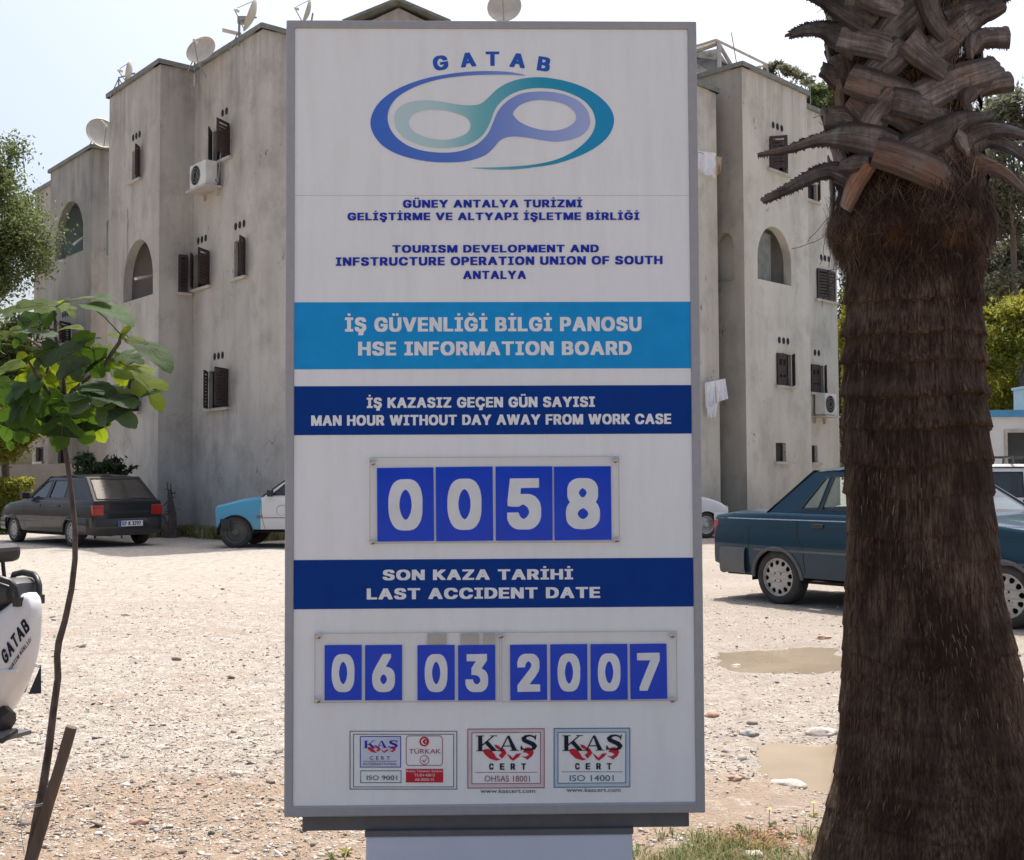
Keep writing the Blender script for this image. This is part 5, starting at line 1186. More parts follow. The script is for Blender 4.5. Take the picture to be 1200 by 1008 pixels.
def make_car(s, loc, heading, label, cat='car', name='parked_car'):
    """local x forward, y left, z up, origin on the ground midway between the axles"""
    root = thing(name, loc, label, cat, rz=math.atan2(heading[1], heading[0]))
    xr, xf, wb, hwid = s['xr'], s['xf'], s['wb'] / 2, s['w'] / 2
    r = s['r']; Ra = s['ra']; za = s.get('za', r); sill = s['sill']
    zs = lambda x: np.interp(x, *zip(*s['belt']))
    zt = lambda x: np.interp(x, *zip(*s['deck']))
    def wfun(x):
        t = max((x - xf + .75) / .75, 0); u = max((xr + .8 - x) / .8, 0)
        return hwid * (1 - .10 * t ** 2.4 - .07 * u ** 2.4)
    def ys(x, z):
        zz = (z - .52) / (zs(x) - .5 + 1e-6)
        return wfun(x) - (.045 * max(zz, 0) ** 2 + .07 * min(zz, 0) ** 2 * 1.4)
    def zb(x):
        z = sill
        if x > xf - .35: z = sill + (x - xf + .35) * .12
        if x < xr + .4: z = sill + (xr + .4 - x) * .25
        for xw in (-wb, wb):
            if abs(x - xw) < Ra: z = max(z, za + math.sqrt(Ra * Ra - (x - xw) ** 2))
        return z
    xs = set(np.linspace(xr, xf, 46).tolist())
    for xw in (-wb, wb):
        xs |= {xw + Ra * math.cos(t) for t in np.linspace(0, PI, 19)}
        xs |= {xw - Ra - .002, xw + Ra + .002}
    cr0, cr1 = s['cab']
    xs |= {cr0, cr1}; xs = sorted(xs); xs2 = [xs[0]]
    for x in xs[1:]:
        if x - xs2[-1] > .0015: xs2.append(x)
    xs = xs2
    rows = []; K = 9
    for x in xs:
        a = zb(x); b_ = float(zs(x)) - .03; row = []
        for k in range(K + 1):
            z = a + (b_ - a) * k / K; row.append((x, ys(x, z), z))
        yt = ys(x, b_)
        row.append((x, yt - .02, float(zs(x)) - .006)); row.append((x, yt - .055, float(zs(x))))
        if True:
            d = float(zt(x)); row.append((x, yt * .75, zs(x) + (d - zs(x)) * .65)); row.append((x, yt * .4, zs(x) + (d - zs(x)) * .93)); row.append((x, 0, d))
        rows.append(row)
    split = s.get('split')
    groups = {}
    nrow = len(rows[0])
    for i in range(len(rows) - 1):
        xm = (rows[i][0][0] + rows[i + 1][0][0]) / 2
        key = 'b' if (split is not None and xm > split) else 'a'
        mb = groups.setdefault(key, MB())
        cabin = cr0 < xm < cr1
        for sgn in (1, -1):
            kk = K + 2 if cabin else nrow - 1
            a = [Vector((p[0], p[1] * sgn, p[2])) for p in rows[i][:kk + 1]]; b_ = [Vector((p[0], p[1] * sgn, p[2])) for p in rows[i + 1][:kk + 1]]
            mb.grid([a, b_])
    for end in (0, -1):
        key = 'b' if (split is not None and end == -1) else 'a'
        mb = groups[key]; row = rows[end]
        off_ = lambda p: s.get('nose', .0) * (p[2] - .5) * (-1 if end == -1 else 1)
        mb.grid([[Vector(p) for p in row], [Vector((p[0], -p[1], p[2])) for p in row]])
    for key, mb in groups.items():
        bm = bmesh.new(); me = bpy.data.meshes.new('tmp'); me.from_pydata([tuple(v) for v in mb.V], [], mb.F); bm.from_mesh(me)
        bmesh.ops.remove_doubles(bm, verts=bm.verts, dist=.0006)
        bmesh.ops.recalc_face_normals(bm, faces=bm.faces); bm.to_mesh(me); bm.free(); me.name = 'body'
        me.materials.append(M[s['paint']] if key == 'a' else M[s['paint2']]); me.shade_smooth()
        try: me.set_sharp_from_angle(angle=R(40))
        except Exception: pass
        o = bpy.data.objects.new('body', me); link(o); o.parent = root; ORG[o.name] = ORG[root.name]
        if key == 'b': o['label'] = 'bright blue bonnet and front wings'
    # underside and wheel wells
    ub = MB().box((xr + .1, -hwid + .16, sill - .03), (xf - .1, hwid - .16, sill + .02))
    ub.box((-wb + Ra + .03, -hwid + .08, sill - .06), (wb - Ra - .03, hwid - .08, sill - .031))
    ub.build('underbody', M['dark'], root)
    for xw in (-wb, wb):
        for sgn in (1, -1):
            mb = MB(); R2 = Ra + .015; y0 = hwid - .03; y1 = hwid - .38
            a = [Vector((xw + R2 * math.cos(t), sgn * (ys(xw, za + Ra) - .01), za + R2 * math.sin(t))) for t in np.linspace(-.1, PI + .1, 20)]
            b_ = [Vector((v.x, sgn * y1, v.z)) for v in a]
            mb.grid([a, b_]); k = len(mb.V); mb.V += b_; mb.F.append(tuple(range(k, k + 20)))
            mb.build('wheel_well', M['dark'], root)
            pts = [Vector((xw + (Ra + .004) * math.cos(t), sgn * (ys(xw + Ra * math.cos(t), za + Ra * math.sin(t)) + .002), za + (Ra + .004) * math.sin(t))) for t in np.linspace(.02, PI - .02, 22)]
            MB().tube(pts, s.get('lip', .014), 6).build('arch_trim', M[s.get('lipmat', s['paint'])], root, smooth=True)
            wheel(root, xw, sgn * (hwid - .115), r, sgn, M[s['rim']], s['rimkind'])
    # cabin: side frames with window openings, roof, glass
    (r0x, r0z), (r1x, r1z), (f1x, f1z), (f0x, f0z) = s['side']
    wtop = s['wt']; zbl = float(zs(0))
    def side(x, z, t, sgn):
        k = (z - zbl) / (r1z - zbl)
        yb = ys(x, zs(x) - .03) - .05
        y = yb + (wtop - yb) * k + .02 * math.sin(PI * min(max(k, 0), 1))
        return Vector((x, sgn * (y + t), z))
    for sgn in (1, -1):
        out = [(r0x, float(zs(r0x)) - .03), (f0x, float(zs(f0x)) - .03), (f1x, f1z), (r1x, r1z)]
        mb = MB().prism([out] + [list(w) for w in s['wins']], lambda a, b_, t: side(a, b_, t, sgn), 0, -.035)
        mb.build('window_frame', M[s['paint']], root)
        for w in s['wins']:
            c_ = Vector((sum(p[0] for p in w) / len(w), sum(p[1] for p in w) / len(w)))
            gq = [tuple(c_ + (Vector(p) - c_) * 1.01) for p in w]
            wo = MB().prism([gq], lambda a, b_, t: side(a, b_, t, sgn), -.012, -.016).build('side_window', M[s['glass']], root)
            inn = [tuple(c_ + (Vector(p) - c_) * (1 - .022 / max((Vector(p) - c_).length, .1))) for p in w]
            MB().prism([list(w), inn], lambda a, b_, t: side(a, b_, t, sgn), .004, -.010).build('window_seal', M['black'], wo)
    # roof
    rows = []
    for x in np.linspace(r1x, f1x, 9):
        t = (x - r1x) / (f1x - r1x); row = []
        for y in np.linspace(-1, 1, 11):
            z = np.interp(x, [r1x, f1x], [r1z, f1z]) + .045 * (1 - y ** 4) + .03 * math.sin(PI * t)
            row.append(Vector((x, y * (wtop + .004), z - .005)))
        rows.append(row)
    rb = MB().grid(rows); low = [[v - Vector((0, 0, .03)) for v in r_] for r_ in rows]; rb.grid(low)
    rb.build('roof', M[s['paint']], root, smooth=True, fix=False)
    # front and rear screens
    def screen(name, xb, zb_, xt, zt_, sg):
        yb = ys(xb, zs(xb) - .03) - .05
        def fn(u, v, t):
            hw_ = (yb + (wtop - yb) * v) * (1 - 0.0 * v)
            bul = s.get('bulge', .05) * (1 - u * u)
            return Vector((xb + (xt - xb) * v + sg * (bul + t), u * hw_, zb_ + (zt_ + .02 - zb_) * v))
        n_ = 10
        def quad(u0, u1, v0, v1):
            return [(u0 + (u1 - u0) * k / n_, v0) for k in range(n_ + 1)] + [(u1 + (u0 - u1) * k / n_, v1) for k in range(n_ + 1)]
        def strip(u0, u1, v0, v1, t, mb):
            mb.grid([[fn(u0 + (u1 - u0) * k / n_, v, t) for k in range(n_ + 1)] for v in (v0, v1)])
        mb = MB()
        for (u0, u1, v0, v1) in ((-1, 1, 0, .07), (-1, 1, .91, 1.0), (-1, -.90, .07, .91), (.90, 1, .07, .91)): strip(u0, u1, v0, v1, 0, mb); strip(u0, u1, v0, v1, -.03, mb)
        mb.build(name + '_frame', M[s['paint']], root, smooth=True, fix=False)
        mb = MB(); mb.grid([[fn(-.91 + 1.82 * k / n_, v, -.008) for k in range(n_ + 1)] for v in (.06, .35, .65, .92)])
        g_ = mb.build(name, M[s.get('rglass', s['glass'])] if name.startswith('rear') else M[s['glass']], root, smooth=True, fix=False)
        mb = MB()
        for (a, b_) in (((-.9, .07), (.9, .07)), ((-.9, .91), (.9, .91)), ((-.9, .07), (-.9, .91)), ((.9, .07), (.9, .91))):
            mb.tube([fn(a[0] + (b_[0] - a[0]) * k / 8, a[1] + (b_[1] - a[1]) * k / 8, .001) for k in range(9)], .011, 6)
        mb.build('screen_seal', M['black'], g_, smooth=True)
        return fn, g_
    ffn, fg = screen('windscreen', f0x, float(zs(f0x)) - .0, f1x, f1z, 1)
    rfn, rg = screen('rear_window', r0x, s.get('rbz', float(zs(r0x))), r1x, r1z, -1)
    if s.get('wiper'):
        MB().tube([rfn(.1, .03, .02), rfn(-.1, .12, .03), rfn(-.62, .09, .03)], .008, 5).build('wiper', M['black'], rg)
    MB().tube([ffn(.1, .03, .02), ffn(-.6, .1, .02)], .007, 5).tube([ffn(-.1, .03, .02), ffn(.6, .1, .02)], .007, 5).build('wiper', M['black'], fg)
    # interior
    for (sx, sy) in ((.05, .36), (.05, -.36)):
        sb = MB()
        sb.box((sx - .12, sy - .23, .42), (sx + .38, sy + .23, .58))
        sb.box((0, sy - .23, 0), (.12, sy + .23, .58), lambda x, y, z, sx=sx: (sx - .16 + x - z * .28, y, .55 + z))
        sb.box((0, sy - .12, .60), (.09, sy + .12, .76), lambda x, y, z, sx=sx: (sx - .16 + x - z * .28, y, .55 + z))
        bevel(sb.build('front_seat', M['seat'], root), .03, 2)
    sb = MB().box((r0x + .35, -.6, .40), (r0x + .95, .6, .55)).box((0, -.6, 0), (.14, .6, .42), lambda x, y, z: (r0x + .38 + x - z * .3, y, .5 + z))
    bevel(sb.build('rear_seat', M['seat'], root), .03, 2)
    MB().box((f0x - .32, -hwid + .16, .55), (f0x + .02, hwid - .16, zbl - .02)).box((r0x - .02, -hwid + .16, .6), (r0x + .32, hwid - .16, zbl - .03)).build('dashboard', M['seat'], root)
    MB().tube([(f0x - .42 + .05 * math.sin(t), .36 + .18 * math.cos(t), .86 + .17 * math.sin(t)) for t in np.linspace(0, 2 * PI, 17)], .014, 6).build('steering_wheel', M['black'], root)
    # bumpers
    def bumper(sg, z0, z1, wrap, mat, nm):
        xe = xf if sg > 0 else xr; sec = []
        pts = []
        xi = xe - sg * wrap
        path = [(xi, -1), (xe - sg * .12, -1), (xe, -.82), (xe + sg * .04, -.4), (xe + sg * .05, 0), (xe + sg * .04, .4), (xe, .82), (xe - sg * .12, 1), (xi, 1)]
        rows = []
        n_ = 8
        prof = [(.0, 0), (.035, .02), (.055, .18), (.06, .5), (.055, .88), (.035, .98), (.0, 1)]
        for x, u in path:
            y = (ys(min(max(x, xr), xf), .45)) * u
            nx = sg * (1 - abs(u) ** 3); ny = (1 if u > 0 else -1 if u < 0 else 0) * abs(u) ** 3
            rows.append([Vector((x + nx * o_, y + ny * (o_ * .6 + .006), z0 + (z1 - z0) * q + (abs(u) >= 1 and (1 - q) * .03 or 0))) for o_, q in prof])
        MB().grid(rows).build(nm, mat, root, smooth=True)
    bumper(-1, *s['rb'], M[s['bumper']], 'rear_bumper'); bumper(1, *s['fb'], M[s['bumper']], 'front_bumper')
    # body lines: creases, door gaps, rubbing strips lying on the body skin
    def strip(pts, wd, mat, nm, lift=.003):
        mb = MB()
        for sgn in (1, -1):
            a = []; b_ = []
            for i, (x, z) in enumerate(pts):
                j = min(i + 1, len(pts) - 1); k = max(i - 1, 0)
                d = Vector((pts[j][0] - pts[k][0], pts[j][1] - pts[k][1])).normalized(); nn = Vector((-d.y, d.x)) * wd / 2
                for L_, q in ((a, nn), (b_, -nn)):
                    X_, Z_ = x + q.x, z + q.y
                    y_ = ys(X_, Z_) if Z_ < zs(X_) - .03 else side(X_, Z_, 0, 1).y
                    L_.append(Vector((X_, sgn * (y_ + lift), Z_)))
            mb.grid([a, b_])
        return mb.build(nm, mat, root, fix=False)
    for z, x0, x1, wd, mt in s.get('lines', ()): strip([(x, z) for x in np.linspace(x0, x1, 24)], wd, M[mt], 'side_moulding', .006)
    for pts in s.get('gaps', ()):
        P2 = []
        for (x0, z0), (x1, z1) in zip(pts[:-1], pts[1:]):
            for t in np.linspace(0, 1, 8, endpoint=False): P2.append((x0 + (x1 - x0) * t, z0 + (z1 - z0) * t))
        strip(P2 + [pts[-1]], .008, M['dark'], 'door_gap', .0015)
    for (x, z) in s.get('handles', ()):
        for sgn in (1, -1):
            y = ys(x, z)
            h_ = bevel(MB().box((x - .07, sgn * (y - .002), z - .022), (x + .07, sgn * (y + .014), z + .022)).build('door_handle', M['black'], root), .006)
    # mirrors
    mx, mz = s.get('mirror', (f0x - .22, zbl + .08))
    for sgn in (1, -1):
        y = ys(mx, zs(mx) - .03) - .03
        mb = MB().box((mx - .05, sgn * (y + .03), mz - .06), (mx + .05, sgn * (y + .20), mz + .07)).box((mx - .02, sgn * (y - .02), mz - .05), (mx + .02, sgn * (y + .04), mz - .01))
        bevel(mb.build('wing_mirror', M['black'], root), .022, 3)
    # lamps
    for sgn in (1, -1):
        for (y0, y1, z0, z1, mt) in s['tail']:
            yy = [sgn * wfun(xr) * y0, sgn * wfun(xr) * y1]
            bevel(MB().box((xr - .018, min(yy), z0), (xr + .04, max(yy), z1)).build('tail_light', M[mt], root), .006)
        y0, y1, z0, z1 = s['head']; yy = [sgn * wfun(xf) * y0, sgn * wfun(xf) * y1]
        bevel(MB().box((xf - .05, min(yy), z0), (xf + .018, max(yy), z1)).build('headlight', M['clear_lens'], root), .012)
    y0, _, z0, z1 = s['head'][0], 0, s['head'][2], s['head'][3]
    MB().box((xf - .03, -wfun(xf) * y0 * .96, z0 + .01), (xf + .008, wfun(xf) * y0 * .96, z1 - .01)).build('grille', M['black'], root)
    for e in s.get('extra', ()): e(root, xr, xf, wfun, ys, zs, rfn)
    return root

def place(pr, pf, wbase, hw, right_side):
    """near-side wheel contacts on the survey -> origin and heading"""
    a = atz(*pr, 0); b_ = atz(*pf, 0); h = (b_ - a).normalized()
    left = Vector((-h.y, h.x, 0)); k = hw - .115
    c_ = a + h * wbase / 2 + (left if right_side else -left) * k
    return c_, h
SED = dict(xr=-2.15, xf=1.98, wb=2.5, w=1.66, r=.285, ra=.315, za=.27, sill=.30, wt=.585,
    belt=[(-2.15, .915), (-1.9, .945), (-1.3, .955), (.8, .94), (1.5, .86), (1.98, .74)],
    deck=[(-2.15, .93), (-1.9, .975), (-1.3, .985), (.8, .985), (1.5, .90), (1.98, .76)], cab=(-1.42, .80),
    side=[(-1.44, .95), (-.94, 1.375), (.10, 1.385), (.82, .95)],
    wins=[[(-1.0, .985), (-.775, .985), (-.70, 1.33), (-.755, 1.33)], [(-.745, .985), (-.16, .985), (-.20, 1.335), (-.67, 1.335)], [(-.09, .985), (.66, .985), (.12, 1.335), (-.13, 1.335)]],
    paint='teal_car', rim='rim', rimkind='holes', glass='glass', bumper='bumper_grey', rb=(.27, .575, .50), fb=(.26, .53, .45),
    lines=[(.885, -2.1, 1.7, .012, 'chrome'), (.80, -2.1, 1.8, .005, 'black'), (.565, -1.55, 1.5, .022, 'bumper_grey')],
    gaps=[[(-.98, .94), (-.98, .72), (-.90, .60), (-.88, .34)], [(-.12, .93), (-.12, .33)], [(.78, .93), (.76, .55), (.70, .33)], [(-1.62, .58), (-1.62, .78)]],
    handles=[(-.72, .83), (.10, .83)], tail=[(.45, .98, .62, .86, 'red_lens')], head=(.50, .95, .55, .70), lipmat='bumper_grey', lip=.02, rglass='glass')
c_, h_ = place((918, 708), (1200, 738), 2.5, .83, True)
make_car(SED, c_, h_, 'dark petrol blue saloon with pale hubcaps parked behind the palm trunk')

def hatch_extra(root, xr, xf, wfun, ys, zs, rfn):
    MB().box((xr - .03, -.70, .868), (xr + .10, .70, .90)).build('spoiler', M['black'], root)
    MB().box((xr - .006, -.52, .655), (xr + .01, .52, .70)).build('tailgate_strip', M['black'], root)
    pl = MB().box((xr - .128, -.26, .40), (xr - .119, .26, .51)).build('number_plate', M['plate'], root)
    MB().box((xr - .131, .205, .402), (xr - .1285, .258, .508)).build('country_strip', M['plate_blue'], pl)
    let, W = typeset('07 K 3797', .06, .3)
    for l_ in [1]:
        mb = MB()
        k = .40 / W; kz = .075 / (CAP1 - CAP0)
        for g_ in let:
            for reg in regions(g_):
                mb.prism([[(.185 - p[0] * k, .418 + (p[1] - CAP0) * kz) for p in l2] for l2 in reg], lambda a, b_, t: Vector((xr - .1292 - t, a, b_)), 0, None)
        mb.build('lettering', M['ink_dark'], pl, fix=False)
    MB().tube([(xr - .05, .38, .235), (xr + .3, .38, .25)], .03, 10).build('exhaust', M['rubber'], root)
HAT = dict(xr=-2.0, xf=1.98, wb=2.5, w=1.64, r=.28, ra=.31, za=.27, sill=.27, wt=.575,
    belt=[(-2.0, .90), (-1.6, .915), (.8, .91), (1.5, .84), (1.98, .72)],
    deck=[(-2.0, .905), (-1.8, .925), (.8, .95), (1.5, .88), (1.98, .74)], cab=(-1.93, .80),
    side=[(-1.94, .91), (-1.42, 1.36), (.05, 1.37), (.80, .91)],
    wins=[[(-.84, .95), (-.16, .95), (-.20, 1.315), (-.78, 1.315)], [(-.09, .95), (.64, .95), (.10, 1.315), (-.13, 1.315)]],
    paint='grey_car', rim='rim', rimkind='holes', glass='glass_dark', bumper='grey_car', rb=(.22, .56, .5), fb=(.25, .53, .45), bulge=.10,
    lines=[(.54, -1.55, 1.5, .03, 'bumper_grey'), (.80, -2.0, 1.8, .008, 'bumper_grey')],
    gaps=[[(-.96, .90), (-.98, .70), (-.88, .34)], [(-.12, .90), (-.12, .33)], [(.78, .90), (.76, .55), (.70, .33)]],
    handles=[(-.72, .80), (.10, .80)], tail=[(.68, .99, .62, .765, 'red_lens'), (.68, .99, .77, .82, 'red_lens')], head=(.50, .95, .55, .70), wiper=1, rglass='glass_rear', extra=(hatch_extra,))
c_, h_ = place((88, 640.5), (22, 635.5), 2.5, .82, False)
make_car(HAT, c_, h_, 'charcoal hatchback seen from behind with a Turkish number plate, parked left by the apartments')

def pick_extra(root, xr, xf, wfun, ys, zs, rfn):
    for sgn in (1, -1):
        MB().tube([(.42 + .10 * math.cos(t), sgn * (ys(.42, .72) + .003), .72 + .10 * math.sin(t)) for t in np.linspace(0, 2 * PI, 25)], .004, 5).build('door_emblem', M['grey_metal'], root)
        MB().box((-.75, sgn * (ys(0, .6) - .001), .40), (-.15, sgn * (ys(0, .6) + .003), .58)).build('blue_stripe', M['blue_hood'], root)
        MB().box((.78, sgn * (ys(.8, .6) - .001), .60), (.90, sgn * (ys(.8, .6) + .004), .625)).build('badge', M['maroon'], root)
PIC = dict(xr=-2.25, xf=1.70, wb=2.62, w=1.66, r=.31, ra=.335, za=.29, sill=.36, wt=.60,
    belt=[(-2.25, .95), (.8, .97), (1.2, .91), (1.70, .80)], deck=[(-2.25, .96), (.8, .99), (1.2, .96), (1.70, .83)], cab=(-2.1, .80),
    side=[(-2.1, .96), (-1.8, 1.50), (.05, 1.52), (.85, .96)],
    wins=[[(-1.7, 1.0), (-.86, 1.0), (-.86, 1.44), (-1.6, 1.44)], [(-.16, 1.0), (.66, 1.0), (.13, 1.45), (-.16, 1.45)]],
    paint='white_car', paint2='blue_hood', split=.86, rim='steel_rim', rimkind='steel', glass='glass_dark', bumper='black', rb=(.3, .5, .4), fb=(.30, .56, .30),
    lines=[(.58, -1.0, .9, .012, 'bumper_grey')], gaps=[[(-.25, .96), (-.25, .38)], [(.82, .96), (.80, .6), (.74, .38)]], handles=[(-.1, .86)],
    tail=[(.8, .98, .6, .9, 'red_lens')], head=(.55, .95, .60, .76), lipmat='black', lip=.012, extra=(pick_extra,))
c_ = atz(277, 642.5, 0); h_ = Vector((-.995, .02, 0)).normalized()
left_ = Vector((-h_.y, h_.x, 0))
make_car(PIC, c_ - h_ * 1.31 - left_ * .72, h_, 'white pickup with bright blue bonnet half hidden behind the left edge of the board', 'pickup', 'pickup_truck')

WHC = dict(xr=-1.9, xf=1.78, wb=2.4, w=1.6, r=.28, ra=.31, za=.27, sill=.25, wt=.57,
    belt=[(-1.9, .9), (.7, .90), (1.3, .84), (1.60, .76), (1.78, .66)], deck=[(-1.9, .9), (.7, .94), (1.25, .90), (1.55, .82), (1.78, .68)], cab=(-1.8, .70),
    side=[(-1.82, .90), (-1.35, 1.38), (.05, 1.40), (.75, .90)], wins=[[(-1.2, .94), (-.2, .94), (-.2, 1.33), (-1.1, 1.33)], [(-.1, .94), (.6, .94), (.1, 1.34), (-.1, 1.34)]],
    paint='white_car', rim='rim', rimkind='steel', glass='glass_dark', bumper='white_car', rb=(.22, .52, .4), fb=(.20, .54, .42),
    lines=[(.44, -.8, .8, .03, 'bumper_grey')], gaps=[[(-.15, .9), (-.15, .3)], [(.72, .88), (.70, .3)]], handles=[(-.02, .8)], tail=[(.8, .98, .6, .85, 'red_lens')], head=(.55, .97, .56, .68))
h_ = Vector((.93, .36, 0)).normalized(); left_ = Vector((-h_.y, h_.x, 0)); c_ = atz(834.5, 630, 0)
make_car(WHC, c_ - h_ * 1.38 + left_ * .70, h_, 'white car whose rounded nose pokes out right of the board')

def rack(root, xr, xf, wfun, ys, zs, rfn):
    mb = MB()
    for x in (-.9, 0.0): mb.tube([(x, -.58, 1.50), (x, -.52, 1.60), (x, .52, 1.60), (x, .58, 1.50)], .018, 6)
    for y in (-.5, .5): mb.tube([(-1.2, y, 1.60), (.2, y, 1.60)], .014, 6)
    mb.build('roof_rack', M['black'], root)
EST = dict(PIC); EST.update(paint='white_car', paint2='white_car', split=None, extra=(rack,), rglass='glass_dark', bumper='bumper_grey', rim='rim',
    side=[(-2.1, .96), (-1.85, 1.42), (.05, 1.44), (.80, .96)], wins=[[(-1.72, 1.0), (-1.1, 1.0), (-1.1, 1.37), (-1.65, 1.37)], [(-1.03, 1.0), (-.2, 1.0), (-.2, 1.38), (-1.03, 1.38)], [(-.12, 1.0), (.6, 1.0), (.13, 1.38), (-.12, 1.38)]])
p_ = atd(1162, 560, 17.0)
make_car(EST, Vector((p_.x - .3, 18.0, 0)), Vector((-.96, .28, 0)).normalized(), 'white estate car with roof rack behind the blue saloon at the right edge')

# ------------------------------------------------------------------ scooter at the left edge
M['scooter_white'] = paint('scooter white paint', (0.70, 0.71, 0.74), rough=.2, dk=.08)
M['seat_vinyl'] = mk('black seat vinyl', (0.035, 0.036, 0.038), (0.05, 0.05, 0.05), 6, 0.42, bs=.1)
tail0 = atd(43, 702, 4.6)
bh = Vector((-.93, .37, 0)).normalized()
scoot = thing('scooter', (tail0.x, tail0.y, 0), 'white motor scooter with black seat and grab rail, its tail entering at the left edge', 'scooter', rz=math.atan2(bh.y, bh.x))
topz = [(0, .845), (.02, .885), (.05, .90), (.12, .86), (.30, .765), (.5, .70), (.8, .62), (1.0, .52), (1.12, .40)]
botz = [(0, .80), (.02, .70), (.06, .605), (.15, .51), (.25, .425), (.34, .36), (.6, .33), (.9, .30), (1.12, .28)]
halfw = [(0, .03), (.03, .05), (.10, .08), (.3, .14), (.6, .17), (.9, .155), (1.12, .14)]
rows = []
for x in [0, .008, .02, .035, .05, .08, .12, .17, .23, .3, .38, .5, .65, .8, .95, 1.12]:
    t = np.interp(x, *zip(*topz)); b0 = np.interp(x, *zip(*botz)); w_ = np.interp(x, *zip(*halfw))
    row = []
    for k in range(21):
        a = -PI / 2 + 2 * PI * k / 20
        ca, sa = math.cos(a), math.sin(a)
        row.append(Vector((x, w_ * math.copysign(abs(ca) ** .42, ca), (t + b0) / 2 + (t - b0) / 2 * math.copysign(abs(sa) ** .5, sa))))
    rows.append(row)
sb = MB().grid(rows); sb.F.append(tuple(range(21))); sb.F.append(tuple(len(sb.V) - 1 - k for k in range(21)))
sb.build('tail_fairing', M['scooter_white'], scoot, smooth=True)
# crease panel line and dark lower intake on both sides
def byw(x): return float(np.interp(x, *zip(*halfw)))
for sgn in (1, -1):
    MB().tube([(x, sgn * (byw(x) + .0), z) for x, z in ((.05, .60), (.15, .60), (.28, .545), (.45, .52), (.8, .47))], .008, 6).build('panel_crease', M['scooter_white'], scoot)
    mb = MB(); L_ = [(.17, .555), (.22, .575), (.42, .555), (.44, .50), (.36, .455), (.24, .475)]
    mb.prism([L_], lambda a, b_, t: Vector((a, sgn * (byw(a) + t), b_)), -.02, .008); bevel(mb.build('side_lamp', M['black'], scoot), .006)
# seat
rows = []
for x, z1, z0_, w_ in ((.085, .90, .87, .03), (.10, .935, .865, .085), (.16, .955, .85, .115), (.30, .95, .775, .14), (.45, .93, .72, .15), (.60, .86, .68, .15), (.75, .83, .64, .13), (.86, .80, .61, .08)):
    row = []
    for k in range(17):
        a = -PI / 2 + 2 * PI * k / 16; ca, sa = math.cos(a), math.sin(a)
        row.append(Vector((x, w_ * math.copysign(abs(ca) ** .6, ca), (z1 + z0_) / 2 + (z1 - z0_) / 2 * math.copysign(abs(sa) ** .6, sa))))
    rows.append(row)
sb = MB().grid(rows); sb.F.append(tuple(range(17))); sb.F.append(tuple(len(sb.V) - 1 - k for k in range(17)))
sb.build('seat', M['seat_vinyl'], scoot, smooth=True)
gpts = [(.36, .125, .90), (.34, .13, .955), (.26, .12, .965), (.14, .09, .96), (.09, .07, .945), (.062, .06, .92), (.055, .055, .875)]
MB().tube([Vector(p) for p in gpts], .0135, 10).tube([Vector((p[0], -p[1], p[2])) for p in gpts], .0135, 10).build('grab_rail', M['black'], scoot, smooth=True)
for sgn in (1, -1): MB().box((.035, min(sgn * .04, sgn * .07), .85), (.075, max(sgn * .04, sgn * .07), .885)).build('rail_mount', M['black'], scoot)
bk = MB().tube([(.36, -.10, 1.05), (.36, .10, 1.05)], [.045, .045], 12); bevel(MB().box((.27, -.13, 1.01), (.40, .13, 1.085)).build('backrest', M['black'], scoot), .03, 3)
MB().tube([(.34, .08, .93), (.36, .08, 1.03)], .010, 6).tube([(.34, -.08, .93), (.36, -.08, 1.03)], .010, 6).build('backrest_bracket', M['black'], scoot)
# rear wheel, mudguard, bracket, silencer
def swheel(xc, r, nm):
    fn = lambda a, b_, h: Vector((xc + a, h, r + b_))
    w_ = MB().lathe([(r * .62, -.05), (r * .8, -.062), (r * .93, -.055), (r, -.02), (r, .02), (r * .93, .055), (r * .8, .062), (r * .62, .05), (r * .62, -.05)], 36, fn).build('wheel', M['rubber'], scoot, smooth=True)
    rb = MB().lathe([(r * .63, -.04), (r * .55, -.03), (r * .55, .03), (r * .63, .04)], 30, fn).lathe([(.05, -.05), (.05, .05)], 16, fn)
    for k in range(5):
        a = 2 * PI * k / 5; rb.tube([fn(.04 * math.cos(a), .04 * math.sin(a), 0), fn(r * .57 * math.cos(a), r * .57 * math.sin(a), 0)], .014, 6)
    rb.build('rim', M['grey_metal'], w_)
    tb = MB()
    for k in range(40):
        a = 2 * PI * k / 40
        tb.box((-.008, -.05, r - .004), (.008, .05, r + .006), lambda x, y, z, a=a: (xc + x * math.cos(a) + z * math.sin(a), y, r + z * math.cos(a) - x * math.sin(a)))
    tb.build('tread', M['rubber'], w_)
swheel(.66, .25, 0); swheel(1.62, .265, 0)
MB().tube([(.40, .0, .42), (.28, 0, .42), (.20, 0, .38)], .05, 8).build('rear_mudguard', M['black'], scoot)
MB().box((.08, -.04, .335), (.30, .11, .35)).build('plate_bracket', M['ledge'], scoot)
MB().tube([(.09, .13, .345), (.05, .13, .345), (.045, .10, .36), (.05, .06, .37)], .011, 8).build('bracket_hook', M['black'], scoot)
MB().tube([(.75, -.15, .25), (.62, -.17, .28), (.48, -.17, .30)], [.03, .05, .045], 12).build('silencer', M['ledge'], scoot, smooth=True)
MB().add([(.0, -.03, .50), (.03, -.05, .61), (.05, -.0, .50), (.03, -.04, .50)], [(0, 1, 2), (0, 2, 3), (0, 3, 1), (1, 3, 2)]).build('mud_flap', M['black'], scoot)
